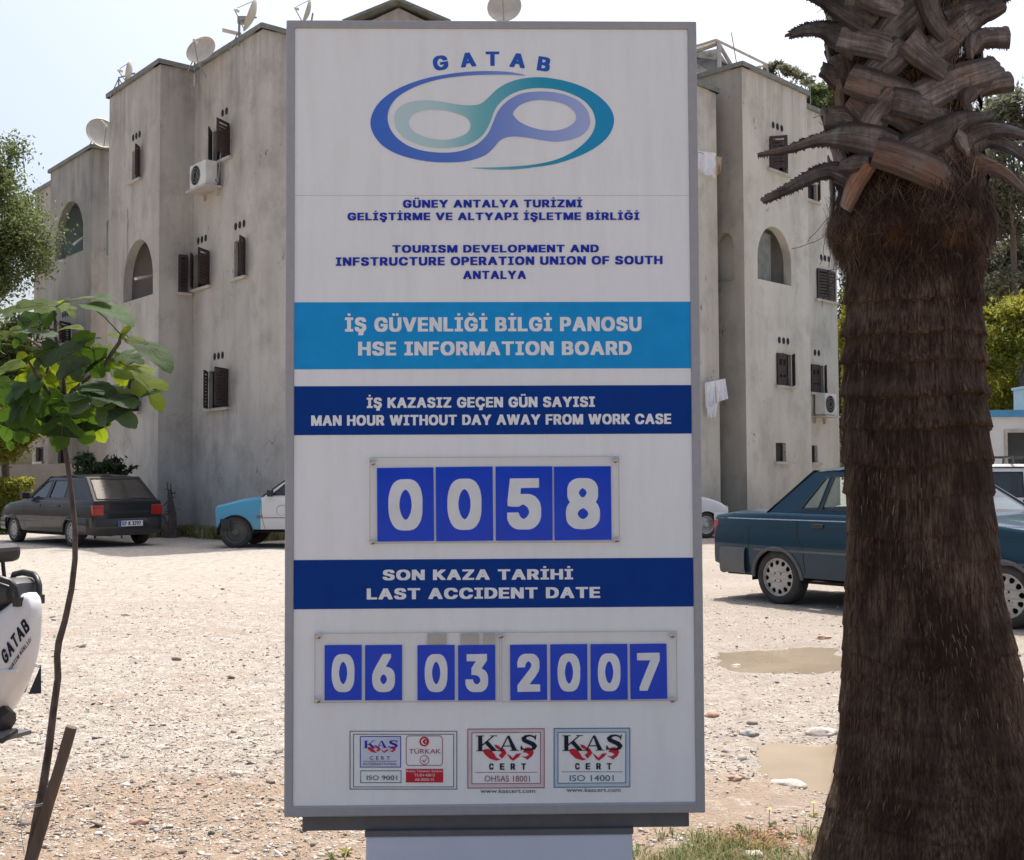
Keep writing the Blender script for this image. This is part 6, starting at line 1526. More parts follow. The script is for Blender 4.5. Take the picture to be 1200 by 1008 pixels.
# platform, front shield, handlebar, mirrors
bevel(MB().box((.98, -.18, .24), (1.36, .18, .30)).build('floorboard', M['black'], scoot), .02)
rows = []
for z, x in ((.30, 1.34), (.5, 1.38), (.75, 1.34), (.95, 1.28)):
    w_ = .2 if z < .8 else .15
    rows.append([Vector((x + .07 * (1 - (y / w_) ** 2), y, z)) for y in np.linspace(-w_, w_, 11)])
sb = MB().grid(rows); o = sb.build('leg_shield', M['scooter_white'], scoot, smooth=True, fix=False); md = o.modifiers.new('solid', 'SOLIDIFY'); md.thickness = .05
MB().tube([(1.62, .09, .265), (1.45, .07, .6), (1.3, 0, .95)], .025, 8).tube([(1.62, -.09, .265), (1.45, -.07, .6)], .025, 8).build('fork', M['grey_metal'], scoot)
MB().tube([(1.14, .33, .98), (1.24, .2, 1.0), (1.27, 0, 1.0), (1.24, -.2, 1.0), (1.14, -.33, .98)], .016, 8).build('handlebar', M['black'], scoot, smooth=True)
bevel(MB().box((1.24, -.11, .92), (1.38, .11, 1.06)).build('headlamp_shell', M['scooter_white'], scoot), .03, 3)
for sgn in (1, -1):
    mm_ = MB().tube([(1.2, sgn * .2, 1.0), (1.16, sgn * .32, 1.10)], .007, 6).build('mirror_stem', M['black'], scoot)
    MB().lathe([(.001, -.02), (.05, -.018), (.075, -.005), (.08, .01), (.001, .012)], 20, lambda x, y, z: Vector((1.15 - z, sgn * .36 + x * 1.1, 1.13 + y * .62))).build('mirror', M['black'], mm_, smooth=True)
MB().tube([(.7, .14, .27), (.62, .26, .01), (.56, .28, .008)], .012, 8).build('side_stand', M['black'], scoot)
def solve(px, py):
    best = None
    for x in np.linspace(-.02, .5, 261):
        z = .7
        for _ in range(3):
            w = tail0.copy(); w.z = 0; xx = x * .725 if x <= .4 else x - .11
            q = w + bh * xx + Vector((-bh.y, bh.x, 0)) * byw(x) * .9 + Vector((0, 0, z)); d = q - Vector((0, 0, EYE)); dep = d.dot(_f)
            u = 600 + FPX * d.dot(_r) / dep; v_ = 504 - FPX * d.dot(_u) / dep; z -= (py - v_) * dep / FPX
        if best is None or abs(u - px) < best[0]: best = (abs(u - px), x, z)
    return best[1], best[2]
TXA = solve(9, 779); _e = solve(37, 737); TXD = (_e[0] - TXA[0], _e[1] - TXA[1])
# word on the flank, running up toward the tail
def flank(word, o_, d_, u_, hgt, nm, gap=.07):
    let, W = typeset(word, gap, .3); mb = MB(); d_ = Vector(d_); L = d_.length; e = d_ / W; up = Vector(u_).normalized() * hgt / (CAP1 - CAP0)
    for g_ in let:
        for reg in regions(g_):
            loops = [[tuple(Vector(o_) + e * p[0] + up * (p[1] - CAP0)) for p in l] for l in reg]
            mb.prism(loops, lambda a, b_, t: Vector((a, byw(a) * (1 - .12 * abs((b_ - .66) / .2) ** 3) + .004, b_)), 0, None)
    mb.build(nm, M['ink_dark'], scoot, fix=False)
flank('GATAB', TXA, TXD, (.10, .19), .052, 'lettering', .10)
flank('TURİZM BİRLİĞİ', (TXA[0] - .02, TXA[1] - .028), (TXD[0] * .9, TXD[1] * .9), (.10, .19), .014, 'lettering', .10)

# tighten the tail to the length measured on the photograph
for ch in list(scoot.children):
    kids = [ch] + list(ch.children)
    for o in kids:
        stiff = o.name.split('.')[0] in ('wheel', 'rim', 'tread')
        for vv in o.data.vertices:
            x_ = vv.co.x
            vv.co.x = x_ - .11 if (stiff or x_ > .4) else x_ * .725

# ------------------------------------------------------------------ palm
PY = 3.9
PK = PY / FPX
PROF = [(-640, 1050, 50), (-300, 1054, 52), (0, 1060, 57), (100, 1062, 60), (190, 1065, 66), (225, 1067, 80), (268, 1067, 95), (288, 1068, 90), (306, 1070, 77), (350, 1070, 75), (450, 1070, 78), (520, 1073, 80), (600, 1078, 80), (700, 1082, 87), (780, 1090, 98), (860, 1096, 108), (920, 1102, 120), (1008, 1104, 140), (1040, 1104, 152), (1100, 1100, 175)]
zz = np.array([atd(c, y, PY).z for y, c, h in PROF]); cxs = np.array([atd(c, y, PY).x for y, c, h in PROF]); rr_ = np.array([h * PK for y, c, h in PROF])
o_ = np.argsort(zz); zz, cxs, rr_ = zz[o_], cxs[o_], rr_[o_]
SHZ = [(-640, 70), (-300, 74), (0, 80), (100, 82), (190, 86), (235, 90), (272, 98), (330, 90)]
_sz = [atd(1060, y, PY).z for y, h in SHZ][::-1]; _sr = [h * PK for y, h in SHZ][::-1]
def shell(z): return float(np.interp(z, _sz, _sr))
def pax(z): return float(np.interp(z, zz, cxs)), PY
def prad(z): return float(np.interp(z, zz, rr_))
palm = thing('palm_tree', (pax(0)[0], PY, 0), 'thick shaggy palm trunk with cut frond stubs at the right, nearest tree to the camera', 'palm tree')
m, nt, b = newmat('palm fibre bark'); M['bark'] = m
b.inputs['Roughness'].default_value = .95; b.inputs['Specular IOR Level'].default_value = .15
v1 = coords(nt, (1, 1, .045)); v2 = coords(nt, (1, 1, .5)); v3 = coords(nt, (1, 1, 6))
c = ramp(nt, noise_tex(nt, v1, 130, 5, .7), [(.33, (.024, .013, .008)), (.5, (.11, .068, .046)), (.68, (.23, .17, .125))])
c = mix(nt, ramp(nt, noise_tex(nt, v2, 5, 5, .65), [(.40, 0), (.60, .85)]), c, (.028, .016, .012))
c = mix(nt, ramp(nt, noise_tex(nt, v3, 1.6, 4, .6), [(.52, 0), (.7, .22)]), c, (.17, .135, .11))
nt.links.new(c, b.inputs['Base Color'])
bump(nt, b, noise_tex(nt, v1, 130, 6, .75), 1.0, .012)
M['fibre'] = mk('loose palm fibre', (.115, .08, .058), (.045, .03, .022), 9, .95, spec=.1)
zs_ = np.concatenate([np.arange(-.12, 2.55, .008), np.arange(2.55, 5.2, .03)])
na = 200
rings = []; zc = .15; rnd = random.Random(3)
while zc < 2.35: rings.append(zc); zc += rnd.uniform(.085, .125)
V = []
for z in zs_:
    R0 = prad(z); cx_, cy_ = pax(z)
    for k in range(na):
        a = 2 * PI * k / na; ca, sa = math.cos(a), math.sin(a)
        zw = z + .022 * noise.noise(Vector((ca * 1.4, sa * 1.4, z * .7))) + .012 * math.sin(a * 3 + z)
        d = 0
        if z < 2.4:
            i = max([j for j, q in enumerate(rings) if q <= zw], default=0)
            q0 = rings[i]; q1 = rings[i + 1] if i + 1 < len(rings) else q0 + .1
            t = min(max((zw - q0) / (q1 - q0), 0), 1)
            st = .35 + .9 * max(0, min(1, (z - 1.05) / .5)) if z < 2.05 else .8
            d = (.019 * (1 - t) ** 1.5 - .006) * st * (.6 + .8 * abs(noise.noise(Vector((ca * 2.1, sa * 2.1, i * 5.0)))))
        d += .011 * noise.noise(Vector((ca * 4, sa * 4, z * 2.2))) + .0055 * noise.noise(Vector((ca * 34, sa * 34, z * 4))) + .0035 * noise.noise(Vector((ca * 80, sa * 80, z * 9)))
        if z < .7: d += .02 * noise.noise(Vector((ca * 1.6, sa * 1.6, z * 3 + 9)))
        r_ = R0 + d
        V.append((cx_ + r_ * ca, cy_ + r_ * sa, z))
nz = len(zs_)
ii = (np.arange(nz - 1)[:, None] * na + np.arange(na)[None]).ravel(); jj = (np.arange(nz - 1)[:, None] * na + (np.arange(na)[None] + 1) % na).ravel()
npmesh('trunk', V, np.stack([ii, jj, jj + na, ii + na], 1), M['bark'], palm, smooth=True, world=True)
# hanging fibres
n = 42000
z = rng.random(n) * 2.5 + .02
z[15000:23000] = rng.uniform(2.25, 3.05, 8000)
z[:9000] = rng.normal(2.17, .075, 9000)
z[9000:15000] = rng.uniform(2.1, 3.6, 6000)
a = rng.random(n) * 2 * PI
L = rng.uniform(.012, .036, n); L[:9000] = rng.uniform(.03, .10, 9000)
R0 = np.interp(z, zz, rr_); X0 = np.interp(z, zz, cxs)
R0[15000:23000] += rng.uniform(.0, .05, 8000); L[15000:23000] = rng.uniform(.04, .12, 8000)
keep_ = (vnoise(a * 3, z * 2.3, 41) + .5 * vnoise(a * 9, z * 8, 42) > .62) | (np.arange(n) < 23000)
wd = rng.uniform(.0006, .0016, n); lift0 = rng.uniform(-.003, .006, n); lift1 = lift0 + np.abs(rng.normal(0, .0035, n)) + (rng.random(n) < .03) * .012
lift1[:9000] += np.abs(rng.normal(0, .009, 9000))
da = rng.normal(0, .016, n); da[:23000] = rng.normal(0, .25, 23000)
_a = rng.random(n) * 2 * PI
P0 = np.stack([X0 + (R0 + lift0) * np.cos(a), PY + (R0 + lift0) * np.sin(a), z], 1)
z2 = z - L; R2 = np.interp(z2, zz, rr_); X2 = np.interp(z2, zz, cxs)
P2 = np.stack([X2 + (np.maximum(R2, R0 - .02) + lift1) * np.cos(a + da), PY + (np.maximum(R2, R0 - .02) + lift1) * np.sin(a + da), z2], 1)
am = a + da * .4; zm = z - L * .45; Rm = (R0 + R2) / 2 + lift1 * .75
P1 = np.stack([(X0 + X2) / 2 + Rm * np.cos(am), PY + Rm * np.sin(am), zm], 1)
T = np.stack([-np.sin(a), np.cos(a), np.zeros(n)], 1) * wd[:, None]
V = np.stack([P0 - T, P0 + T, P1 + T, P1 - T, P2 + T * .3, P2 - T * .3], 1)[keep_].reshape(-1, 3); n = int(keep_.sum())
k = (np.arange(n) * 6)[:, None]
F = np.concatenate([k + np.array([[0, 1, 2, 3]]), k + np.array([[3, 2, 4, 5]])])
m, nt, b = newmat('loose palm fibre strands'); b.inputs['Roughness'].default_value = .9; b.inputs['Specular IOR Level'].default_value = .15
gn = nt.nodes.new('ShaderNodeNewGeometry')
sc_ = ramp(nt, gn.outputs['Random Per Island'], [(0, (.018, .010, .007)), (.45, (.088, .050, .031)), (.8, (.155, .103, .070)), (1, (.25, .19, .145))])
sc_ = mix(nt, ramp(nt, noise_tex(nt, coords(nt), 3.2, 5, .65), [(.42, 0), (.6, .8)]), sc_, (.028, .016, .012))
sc_ = mix(nt, ramp(nt, noise_tex(nt, coords(nt, (1, 1, 1.6)), 6.5, 4, .6), [(.60, 0), (.72, .6)]), sc_, (.16, .07, .03))
nt.links.new(sc_, b.inputs['Base Color'])
M['strand'] = m
fo = npmesh('fibre', V, F, M['strand'], palm, world=True); tag(fo, kind='stuff')
# frond stubs
m, nt, b = newmat('dry frond base'); M['stub'] = m
b.inputs['Roughness'].default_value = .8; b.inputs['Specular IOR Level'].default_value = .25
v = coords(nt)
c = ramp(nt, noise_tex(nt, v, 9, 6, .65), [(.32, (.065, .048, .040)), (.52, (.145, .115, .098)), (.72, (.25, .215, .19))])
c = mix(nt, ramp(nt, noise_tex(nt, v, 55, 5, .7), [(.45, 0), (.7, .75)]), c, (.07, .055, .045))
c = mix(nt, ramp(nt, noise_tex(nt, coords(nt, (1, 1, .25)), 16, 6, .7), [(.5, 0), (.72, .6)]), c, (.30, .275, .26))
c = mix(nt, ramp(nt, noise_tex(nt, v, 4.5, 3, .5), [(.54, 0), (.70, .65)]), c, (.21, .12, .07))
nt.links.new(c, b.inputs['Base Color']); bump(nt, b, noise_tex(nt, v, 90, 6, .7), .6, .006)
m, nt, b = newmat('rusty orange frond base'); M['stub_orange'] = m
b.inputs['Roughness'].default_value = .7; v = coords(nt)
c = ramp(nt, noise_tex(nt, v, 7, 5, .6), [(.3, (.24, .19, .16)), (.5, (.22, .13, .08)), (.66, (.26, .095, .035)), (.8, (.10, .045, .03))])
c = mix(nt, ramp(nt, noise_tex(nt, v, 60, 5, .7), [(.5, 0), (.75, .5)]), c, (.12, .07, .05))
nt.links.new(c, b.inputs['Base Color']); bump(nt, b, noise_tex(nt, v, 80, 5, .7), .5, .005)
M['stub_cut'] = mk('cut frond end', (.42, .36, .30), (.28, .22, .17), 60, .9, bs=.5)

def stub_streak(mat, a, b2, dark):
    nt = mat.node_tree; b = nt.nodes['Principled BSDF']; lk = b.inputs['Base Color'].links[0]; src = lk.from_socket
    uv = nt.nodes.new('ShaderNodeUVMap'); mpn = nt.nodes.new('ShaderNodeMapping'); mpn.inputs['Scale'].default_value = (4.5, 9, 1); nt.links.new(uv.outputs[0], mpn.inputs[0])
    oi = nt.nodes.new('ShaderNodeObjectInfo'); cb = nt.nodes.new('ShaderNodeCombineXYZ'); nt.links.new(oi.outputs['Random'], cb.inputs[2]); mu = nt.nodes.new('ShaderNodeVectorMath'); mu.operation = 'SCALE'; mu.inputs[3].default_value = 40; nt.links.new(cb.outputs[0], mu.inputs[0])
    ad = nt.nodes.new('ShaderNodeVectorMath'); ad.operation = 'ADD'; nt.links.new(mpn.outputs[0], ad.inputs[0]); nt.links.new(mu.outputs[0], ad.inputs[1])
    st = noise_tex(nt, ad.outputs[0], 1.3, 6, .72)
    c = mix(nt, ramp(nt, st, [(.36, .85), (.52, 0)]), src, a)
    c = mix(nt, ramp(nt, st, [(.55, 0), (.72, .8)]), c, b2)
    sp = nt.nodes.new('ShaderNodeSeparateXYZ'); nt.links.new(uv.outputs[0], sp.inputs[0])
    ab = nt.nodes.new('ShaderNodeMath'); ab.operation = 'ABSOLUTE'; nt.links.new(sp.outputs[0], ab.inputs[0])
    ng = nt.nodes.new('ShaderNodeMath'); ng.operation = 'MULTIPLY_ADD'; ng.inputs[1].default_value = .5; nt.links.new(st, ng.inputs[0]); nt.links.new(ab.outputs[0], ng.inputs[2])
    c = mix(nt, ramp(nt, ng.outputs[0], [(.98, 0), (1.0, .0)] if False else [(.0, 0), (.9, 0), (1.0, .75)]), c, dark)
    # tint from one stub to the next
    hs = nt.nodes.new('ShaderNodeHueSaturation'); mr = nt.nodes.new('ShaderNodeMapRange'); mr.inputs['To Min'].default_value = .65; mr.inputs['To Max'].default_value = 1.35; nt.links.new(oi.outputs['Random'], mr.inputs[0]); nt.links.new(mr.outputs[0], hs.inputs['Value']); nt.links.new(c, hs.inputs['Color'])
    nt.links.new(hs.outputs[0], b.inputs['Base Color'])
    bump(nt, b, st, .6, .008)
stub_streak(M['stub'], (.055, .038, .030), (.29, .24, .205), (.03, .02, .015))
stub_streak(M['stub_orange'], (.09, .04, .025), (.36, .25, .18), (.05, .028, .018))
def strap(path, widths, mat='stub', spikes=False, thick=.013, curl=.12, jag=0.0, seed=0, parent=None, normals=None):
    """curved frond base: path of points, widths in metres; n = outward direction"""
    P_ = [Vector(p) for p in path]
    # resample (catmull)
    pts = []; ws = []; nn = []
    m_ = len(P_)
    for i in range(m_ - 1):
        p0 = P_[max(i - 1, 0)]; p1 = P_[i]; p2 = P_[i + 1]; p3 = P_[min(i + 2, m_ - 1)]
        S_ = 6
        for j in range(S_ + (i == m_ - 2)):
            t = j / S_
            pts.append(.5 * ((2 * p1) + (p2 - p0) * t + (2 * p0 - 5 * p1 + 4 * p2 - p3) * t * t + (3 * p1 - p0 - 3 * p2 + p3) * t ** 3))
            ws.append(widths[i] * (1 - t) + widths[i + 1] * t); nn.append(normals[i] * (1 - t) + normals[i + 1] * t)
    rows = []; C = 9
    for i, p in enumerate(pts):
        t = (pts[min(i + 1, len(pts) - 1)] - pts[max(i - 1, 0)]).normalized()
        n_ = nn[i]; n_ = (n_ - t * n_.dot(t)).normalized(); s_ = t.cross(n_)
        row = []
        for k in range(C):
            u = -1 + 2 * k / (C - 1)
            w = ws[i] / 2
            q = p + s_ * (u * w) + n_ * (curl * w * (1 - u * u)) + n_ * (.004 * noise.noise(Vector((u * 2 + seed, i * .35, seed)))) 
            q += n_ * thick * .5 * (1 - .6 * u * u)
            if i == len(pts) - 1 and jag: q = q + t * (jag * noise.noise(Vector((u * 4, seed * 3.1, 0))))
            row.append(q)
        back = []
        for k in range(C - 1, -1, -1):
            u = -1 + 2 * k / (C - 1)
            back.append(row[k] - n_ * thick * (1 - .6 * u * u) )
        rows.append(row + back + [row[0]])
    mb = MB().grid(rows)
    e = len(mb.V) - len(rows[0])
    mb.F += [tuple(e + j for j in (k, k + 1, 2 * C - 2 - k, 2 * C - 1 - k)) for k in range(C - 1)]
    if spikes:
        rd = random.Random(seed)
        for i in range(len(pts) // 3, len(pts) - 1):
            for edge in (0, C - 1):
                for _ in range(2 if not spikes == 2 else 3):
                    a_ = rows[i][edge]; b__ = rows[i + 1][edge]; f_ = rd.random(); c_ = a_.lerp(b__, f_); d_ = (b__ - a_).normalized()
                    out = (rows[i][edge] - rows[i][C // 2]).normalized()
                    L_ = rd.uniform(.006, .013)
                    k0 = len(mb.V); nn_ = nn[i].normalized() * .0025
                    mb.V += [c_ - d_ * .004, c_ + d_ * .004, c_ + out * L_ + d_ * .005 * rd.uniform(-1, 1.5), c_ + nn_]
                    mb.F += [(k0, k0 + 1, k0 + 2), (k0, k0 + 3, k0 + 2), (k0 + 1, k0 + 3, k0 + 2)]
    o = mb.build('frond_stub', M[mat], palm, smooth=True, world=True, fix=False)
    uvl = o.data.uv_layers.new(name='UVMap'); nr = len(rows[0]); nv = len(rows) * nr; uvs = []
    for lp in o.data.loops:
        vi = lp.vertex_index
        if vi < nv:
            r_i, k_i = divmod(vi, nr); kk_ = k_i if k_i < C else (2 * C - 1 - k_i if k_i < 2 * C else 0)
            uvs += [-1 + 2 * kk_ / (C - 1), r_i / len(rows) * .22]
        else: uvs += [0.95, 0.1]
    uvl.data.foreach_set('uv', uvs)
    try: o.data.set_sharp_from_angle(angle=R(50))
    except Exception: pass
    return o
def pp(x, y, out, back=0.0):
    """zoomed survey coordinates (3.6 x, origin 880,0) -> point round the trunk, `out` metres over the core"""
    px, py = 880 + x / 3.6, y / 3.6
    p = atd(px, py, PY)
    R0 = shell(p.z) - .012 + out * .8; cx_, _ = pax(p.z); l = p.x - cx_
    yo = -math.sqrt(R0 * R0 - l * l) if abs(l) < R0 * .94 else -.34 * R0
    if back: yo = -yo * back if abs(l) < R0 else .05
    q = atd(px, py, PY + yo)
    n_ = Vector((l, yo, 0)).normalized()
    if abs(l) >= R0 * .94: n_ = Vector((.35 * math.copysign(1, l), -1, .30)).normalized()
    return q, n_
def stubz(pts, w, **kw):
    P_, Nn = [], []
    for p in pts:
        q, n_ = pp(*p); P_.append(q); Nn.append(n_ + Vector((0, 0, .12)))
    W_ = [v * PK / 3.6 * 1.22 for v in (w if hasattr(w, '__len__') else [w] * len(pts))]
    kw.setdefault('seed', len(pts) + pts[0][0] * .37)
    return strap(P_, W_, normals=Nn, **kw)
Z = [
 (dict(), [(660, 250, .004), (560, 190, .012), (380, 150, .035)], [90, 112, 108]),
 (dict(spikes=2, jag=.03), [(470, 190, .0), (350, 140, .02), (250, 125, .05), (165, 150, .09)], [120, 100, 62, 30]),
 (dict(), [(900, 360, .0), (800, 290, .018), (720, 225, .034), (660, 165, .05)], [105, 105, 112, 118]),
 (dict(), [(730, 450, .0), (640, 400, .012), (520, 365, .025), (415, 330, .042)], [80, 105, 112, 100]),
 (dict(), [(850, 520, .0), (770, 475, .016), (690, 445, .03), (600, 425, .045)], [90, 100, 105, 96]),
 (dict(), [(480, 590, .0), (520, 500, .014), (570, 430, .024), (600, 385, .034)], [100, 105, 80, 60]),
 (dict(spikes=1, jag=.015), [(620, 470, .0), (740, 405, .016), (880, 335, .035), (1050, 285, .06)], [110, 112, 105, 95]),
 (dict(curl=.5, jag=.008), [(915, 470, .01), (895, 420, .03), (960, 365, .055), (1095, 345, .09)], [50, 75, 78, 84]),
 (dict(spikes=1, curl=.45, jag=.012), [(915, 275, .005), (915, 215, .03), (960, 165, .055), (1085, 160, .085)], [60, 72, 80, 100]),
 (dict(), [(860, 190, .0), (800, 120, .018), (760, 50, .03), (740, -30, .045)], [95, 105, 100, 96]),
 (dict(), [(560, 170, .0), (630, 90, .014), (700, 20, .022), (740, -60, .03)], [100, 112, 105, 90]),
 (dict(), [(740, 90, .0), (640, 30, .012), (560, 0, .022), (480, -30, .04)], [90, 105, 110, 100]),
 (dict(), [(700, 260, .0), (800, 190, .014), (900, 110, .025), (960, 50, .04)], [90, 105, 100, 80]),
 (dict(jag=.012, curl=.4), [(900, 110, .005), (960, 70, .025), (1010, 50, .045), (1065, 20, .07)], [60, 72, 66, 50]),
 (dict(spikes=1), [(820, 90, .0), (900, 50, .02), (1000, 20, .045), (1080, -20, .08)], [90, 80, 55, 40]),
 (dict(spikes=1), [(520, 110, .0), (430, 60, .02), (340, 20, .05), (240, -20, .09)], [110, 90, 70, 40]),
 (dict(), [(450, 110, .0), (430, 40, .012), (440, -20, .022)], [100, 95, 90]),
 (dict(), [(370, 380, .002), (380, 300, .016), (370, 230, .03)], [70, 100, 90]),
 (dict(jag=.01), [(380, 350, .0), (330, 310, .02), (295, 290, .045)], [80, 70, 60]),
 (dict(), [(375, 470, .005), (372, 400, .018), (372, 335, .028)], [40, 42, 38]),
 (dict(), [(500, 330, .0), (580, 260, .014), (650, 195, .022)], [105, 112, 100]),
 (dict(), [(470, 540, .0), (400, 505, .015), (320, 500, .035)], [85, 92, 90]),
 (dict(spikes=2), [(660, 640, .0), (540, 600, .02), (400, 575, .045), (290, 590, .07), (160, 630, .12), (30, 655, .2)], [80, 115, 92, 52, 34, 10]),
 (dict(), [(560, 680, .0), (680, 625, .02), (800, 560, .035), (900, 505, .045), (1010, 490, .07)], [90, 112, 100, 60, 30]),
 (dict(mat='stub_orange', thick=.014), [(960, 860, .0), (860, 780, .03), (720, 705, .052), (600, 660, .066), (520, 640, .078)], [100, 118, 122, 112, 100]),
 (dict(), [(860, 560, .05), (890, 600, .05), (915, 660, .045)], [50, 92, 30]),
 (dict(spikes=2), [(860, 610, .0), (960, 555, .03), (1090, 550, .07), (1220, 600, .14)], [90, 78, 62, 40]),
 (dict(spikes=2, mat='stub'), [(900, 640, .0), (990, 590, .02), (1090, 620, .06), (1190, 690, .12)], [70, 66, 70, 40]),
 (dict(mat='stub_orange', spikes=1), [(880, 720, .01), (960, 690, .035), (1050, 720, .07), (1160, 810, .13)], [80, 78, 72, 34]),
 (dict(spikes=1, mat='stub'), [(460, 760, .005), (360, 725, .03), (280, 735, .06), (150, 800, .12), (48, 850, .17)], [80, 82, 62, 42, 22]),
 (dict(mat='stub_orange'), [(400, 880, .005), (440, 780, .02), (500, 690, .034)], [60, 74, 60]),
 (dict(), [(380, 700, .03), (440, 690, .035), (500, 680, .03)], [40, 62, 50]),
 (dict(), [(700, 560, .0), (640, 500, .01), (560, 470, .02)], [70, 80, 70]),
 (dict(), [(560, 540, .0), (480, 470, .012), (420, 420, .022)], [80, 85, 70]),
 (dict(), [(780, 700, .0), (860, 640, .02), (930, 590, .035)], [80, 88, 70]),
]
for kw, pts, w in Z: stubz(pts, w, **kw)
# the rest of the crisscross: round the back and above the picture
rd = random.Random(5); k = 0
for i in range(96):
    z0 = 2.18 + i * .019; a0 = i * 2.39996
    ca = math.cos(a0); sa = math.sin(a0)
    if z0 < 2.98 and sa < .10: continue
    for sgn in (1, -1):
        P_, Nn = [], []
        for t in (0, .35, .7, 1.0):
            a_ = a0 + sgn * (.62 * (1 - t)); z_ = z0 + t * .26; r_ = shell(z_) - .012 + .05 * t * t; cx_, cy_ = pax(z_)
            P_.append(Vector((cx_ + r_ * math.cos(a_), cy_ + r_ * math.sin(a_), z_))); Nn.append(Vector((math.cos(a_), math.sin(a_), .15)))
        strap(P_, [.075, .085, .085, .075], normals=Nn, seed=i + sgn * 50, jag=.01)
# loose wiry fibres standing off among the stubs
mb = MB(); rd = random.Random(9)
for i in range(130):
    a0 = rd.uniform(0, 2 * PI); z0 = rd.uniform(2.0, 3.1); r0_ = prad(z0) + .02; cx_, cy_ = pax(z0)
    p = Vector((cx_ + r0_ * math.cos(a0), cy_ + r0_ * math.sin(a0), z0)); d = Vector((math.cos(a0), math.sin(a0), rd.uniform(-.8, .5))).normalized(); pts = [p]
    for j in range(7):
        d = (d + Vector((rd.gauss(0, .3), rd.gauss(0, .3), rd.gauss(-.12, .3)))).normalized(); p = p + d * rd.uniform(.008, .026); pts.append(p)
    mb.tube(pts, .0011, 3, False)
o = mb.build('wiry_fibre', M['fibre'], palm, world=True, fix=False); tag(o, kind='stuff')
# green fan fronds of the crown, above the top of the picture
M['frond'] = leafmat('palm frond green', (.05, .09, .02), (.09, .13, .03), .3)
def frond_mesh():
    mb = MB(); ns = 30; L0 = .85
    for k in range(ns):
        a = (k / (ns - 1) - .5) * R(250); d = Vector((math.sin(a), math.cos(a), 0)); s_ = Vector((d.y, -d.x, 0)) * .021
        L_ = L0 * (.72 + .28 * math.cos(a * .5)); z1 = .02 * (-1) ** k
        pts = [(d * .02, .1), (d * L_ * .45, 1.0), (d * L_ * .78 + Vector((0, 0, -.03)), .6), (d * L_ + Vector((0, 0, -.22 * L_)), .05)]
        base = len(mb.V)
        for p, w in pts: mb.V += [p - s_ * w, p + Vector((0, 0, z1 * w * .5)), p + s_ * w]
        for j in range(3):
            for q in range(2): mb.F.append((base + j * 3 + q, base + j * 3 + q + 1, base + j * 3 + q + 4, base + j * 3 + q + 3))
    return mb
fm = None; rd = random.Random(4)
ztop = 4.35; cx_, cy_ = pax(ztop)
for i in range(26):
    a0 = i * 2.39996; el = R(78 - i * 3.4); Lp = .75
    d = Vector((math.cos(a0) * math.cos(el), math.sin(a0) * math.cos(el), math.sin(el)))
    p0 = Vector((cx_, cy_, ztop + .35 - i * .012)); p1 = p0 + d * Lp * .6; p2 = p0 + d * Lp + Vector((0, 0, -.05))
    if fm is None:
        fo = frond_mesh().build('frond', M['frond'], palm, fix=False); fm = fo.data
    else:
        fo = link(bpy.data.objects.new('frond', fm)); fo.parent = palm
    fo.location = p2 - Vector(palm.location)
    dd = (p2 - p1).normalized(); up = Vector((-d.x * .5, -d.y * .5, 1)).normalized(); xax = dd.cross(up).normalized(); zax = xax.cross(dd)
    fo.rotation_euler = Matrix((xax, dd, zax)).transposed().to_euler()
    mb = MB().tube([p0, p1, p2], [.022, .014, .008], 6); mb.build('petiole', M['frond'], palm, world=True, fix=False)
mb = MB().lathe([(.16, 3.9), (.17, 4.3), (.10, 4.6), (.001, 4.72)], 20, lambda x, y, z: Vector((cx_ + x, cy_ + y, z)))
mb.build('crown_heart', M['fibre'], palm, smooth=True, world=True)

# ------------------------------------------------------------------ fig sapling with stake
FY = 4.0
M['fig_bark'] = mk('sapling bark', (.05, .036, .030), (.13, .10, .085), 42, .9, bs=1.0, bscale=70, stretch=(1, 1, .4))
M['stake'] = mk('weathered stake wood', (.17, .125, .095), (.09, .065, .05), 14, .9, bs=.6, bscale=70, stretch=(1, 1, .08))
def figleafmat(name, c1, trans, tc):
    m, nt, b = newmat(name); out = nt.nodes['Material Output']
    oi = nt.nodes.new('ShaderNodeObjectInfo'); v = coords(nt)
    c = ramp(nt, oi.outputs['Random'], [(0, tuple(x * .7 for x in c1)), (1, tuple(x * 1.25 for x in c1))])
    c = mix(nt, ramp(nt, noise_tex(nt, v, 9, 4), [(.4, 0), (.75, .35)]), c, tuple(x * .6 for x in c1))
    # pale veins: a midrib and side ribs, straight in the leaf's own frame
    w = nt.nodes.new('ShaderNodeUVMap')
    nt.links.new(c, b.inputs['Base Color']); b.inputs['Roughness'].default_value = .6; b.inputs['Specular IOR Level'].default_value = .14
    bump(nt, b, noise_tex(nt, v, 26, 4), .35, .01)
    tl = nt.nodes.new('ShaderNodeBsdfTranslucent'); tl.inputs[0].default_value = (*tc, 1)
    ms = nt.nodes.new('ShaderNodeMixShader'); ms.inputs[0].default_value = trans
    nt.links.new(b.outputs[0], ms.inputs[1]); nt.links.new(tl.outputs[0], ms.inputs[2]); nt.links.new(ms.outputs[0], out.inputs[0]); return m
FL = [figleafmat('fig leaf', (.028, .066, .016), .34, (.13, .25, .02)), figleafmat('young fig leaf', (.06, .105, .014), .48, (.32, .42, .02)), figleafmat('grey sheen fig leaf', (.055, .080, .048), .25, (.10, .18, .03))]  # third material: glossy reflection on leaf tops painted in as a greyer green
M['vein'] = mk('leaf vein', (.17, .23, .09), None, 20, .6)
fig = thing('fig_sapling', (atz(22, 1020, 0).x, FY, 0), 'young fig tree with big lobed leaves on a thin dark stem at the left', 'fig tree')
def fp(x, y, d=0.0): return atd(x, y, FY + d)
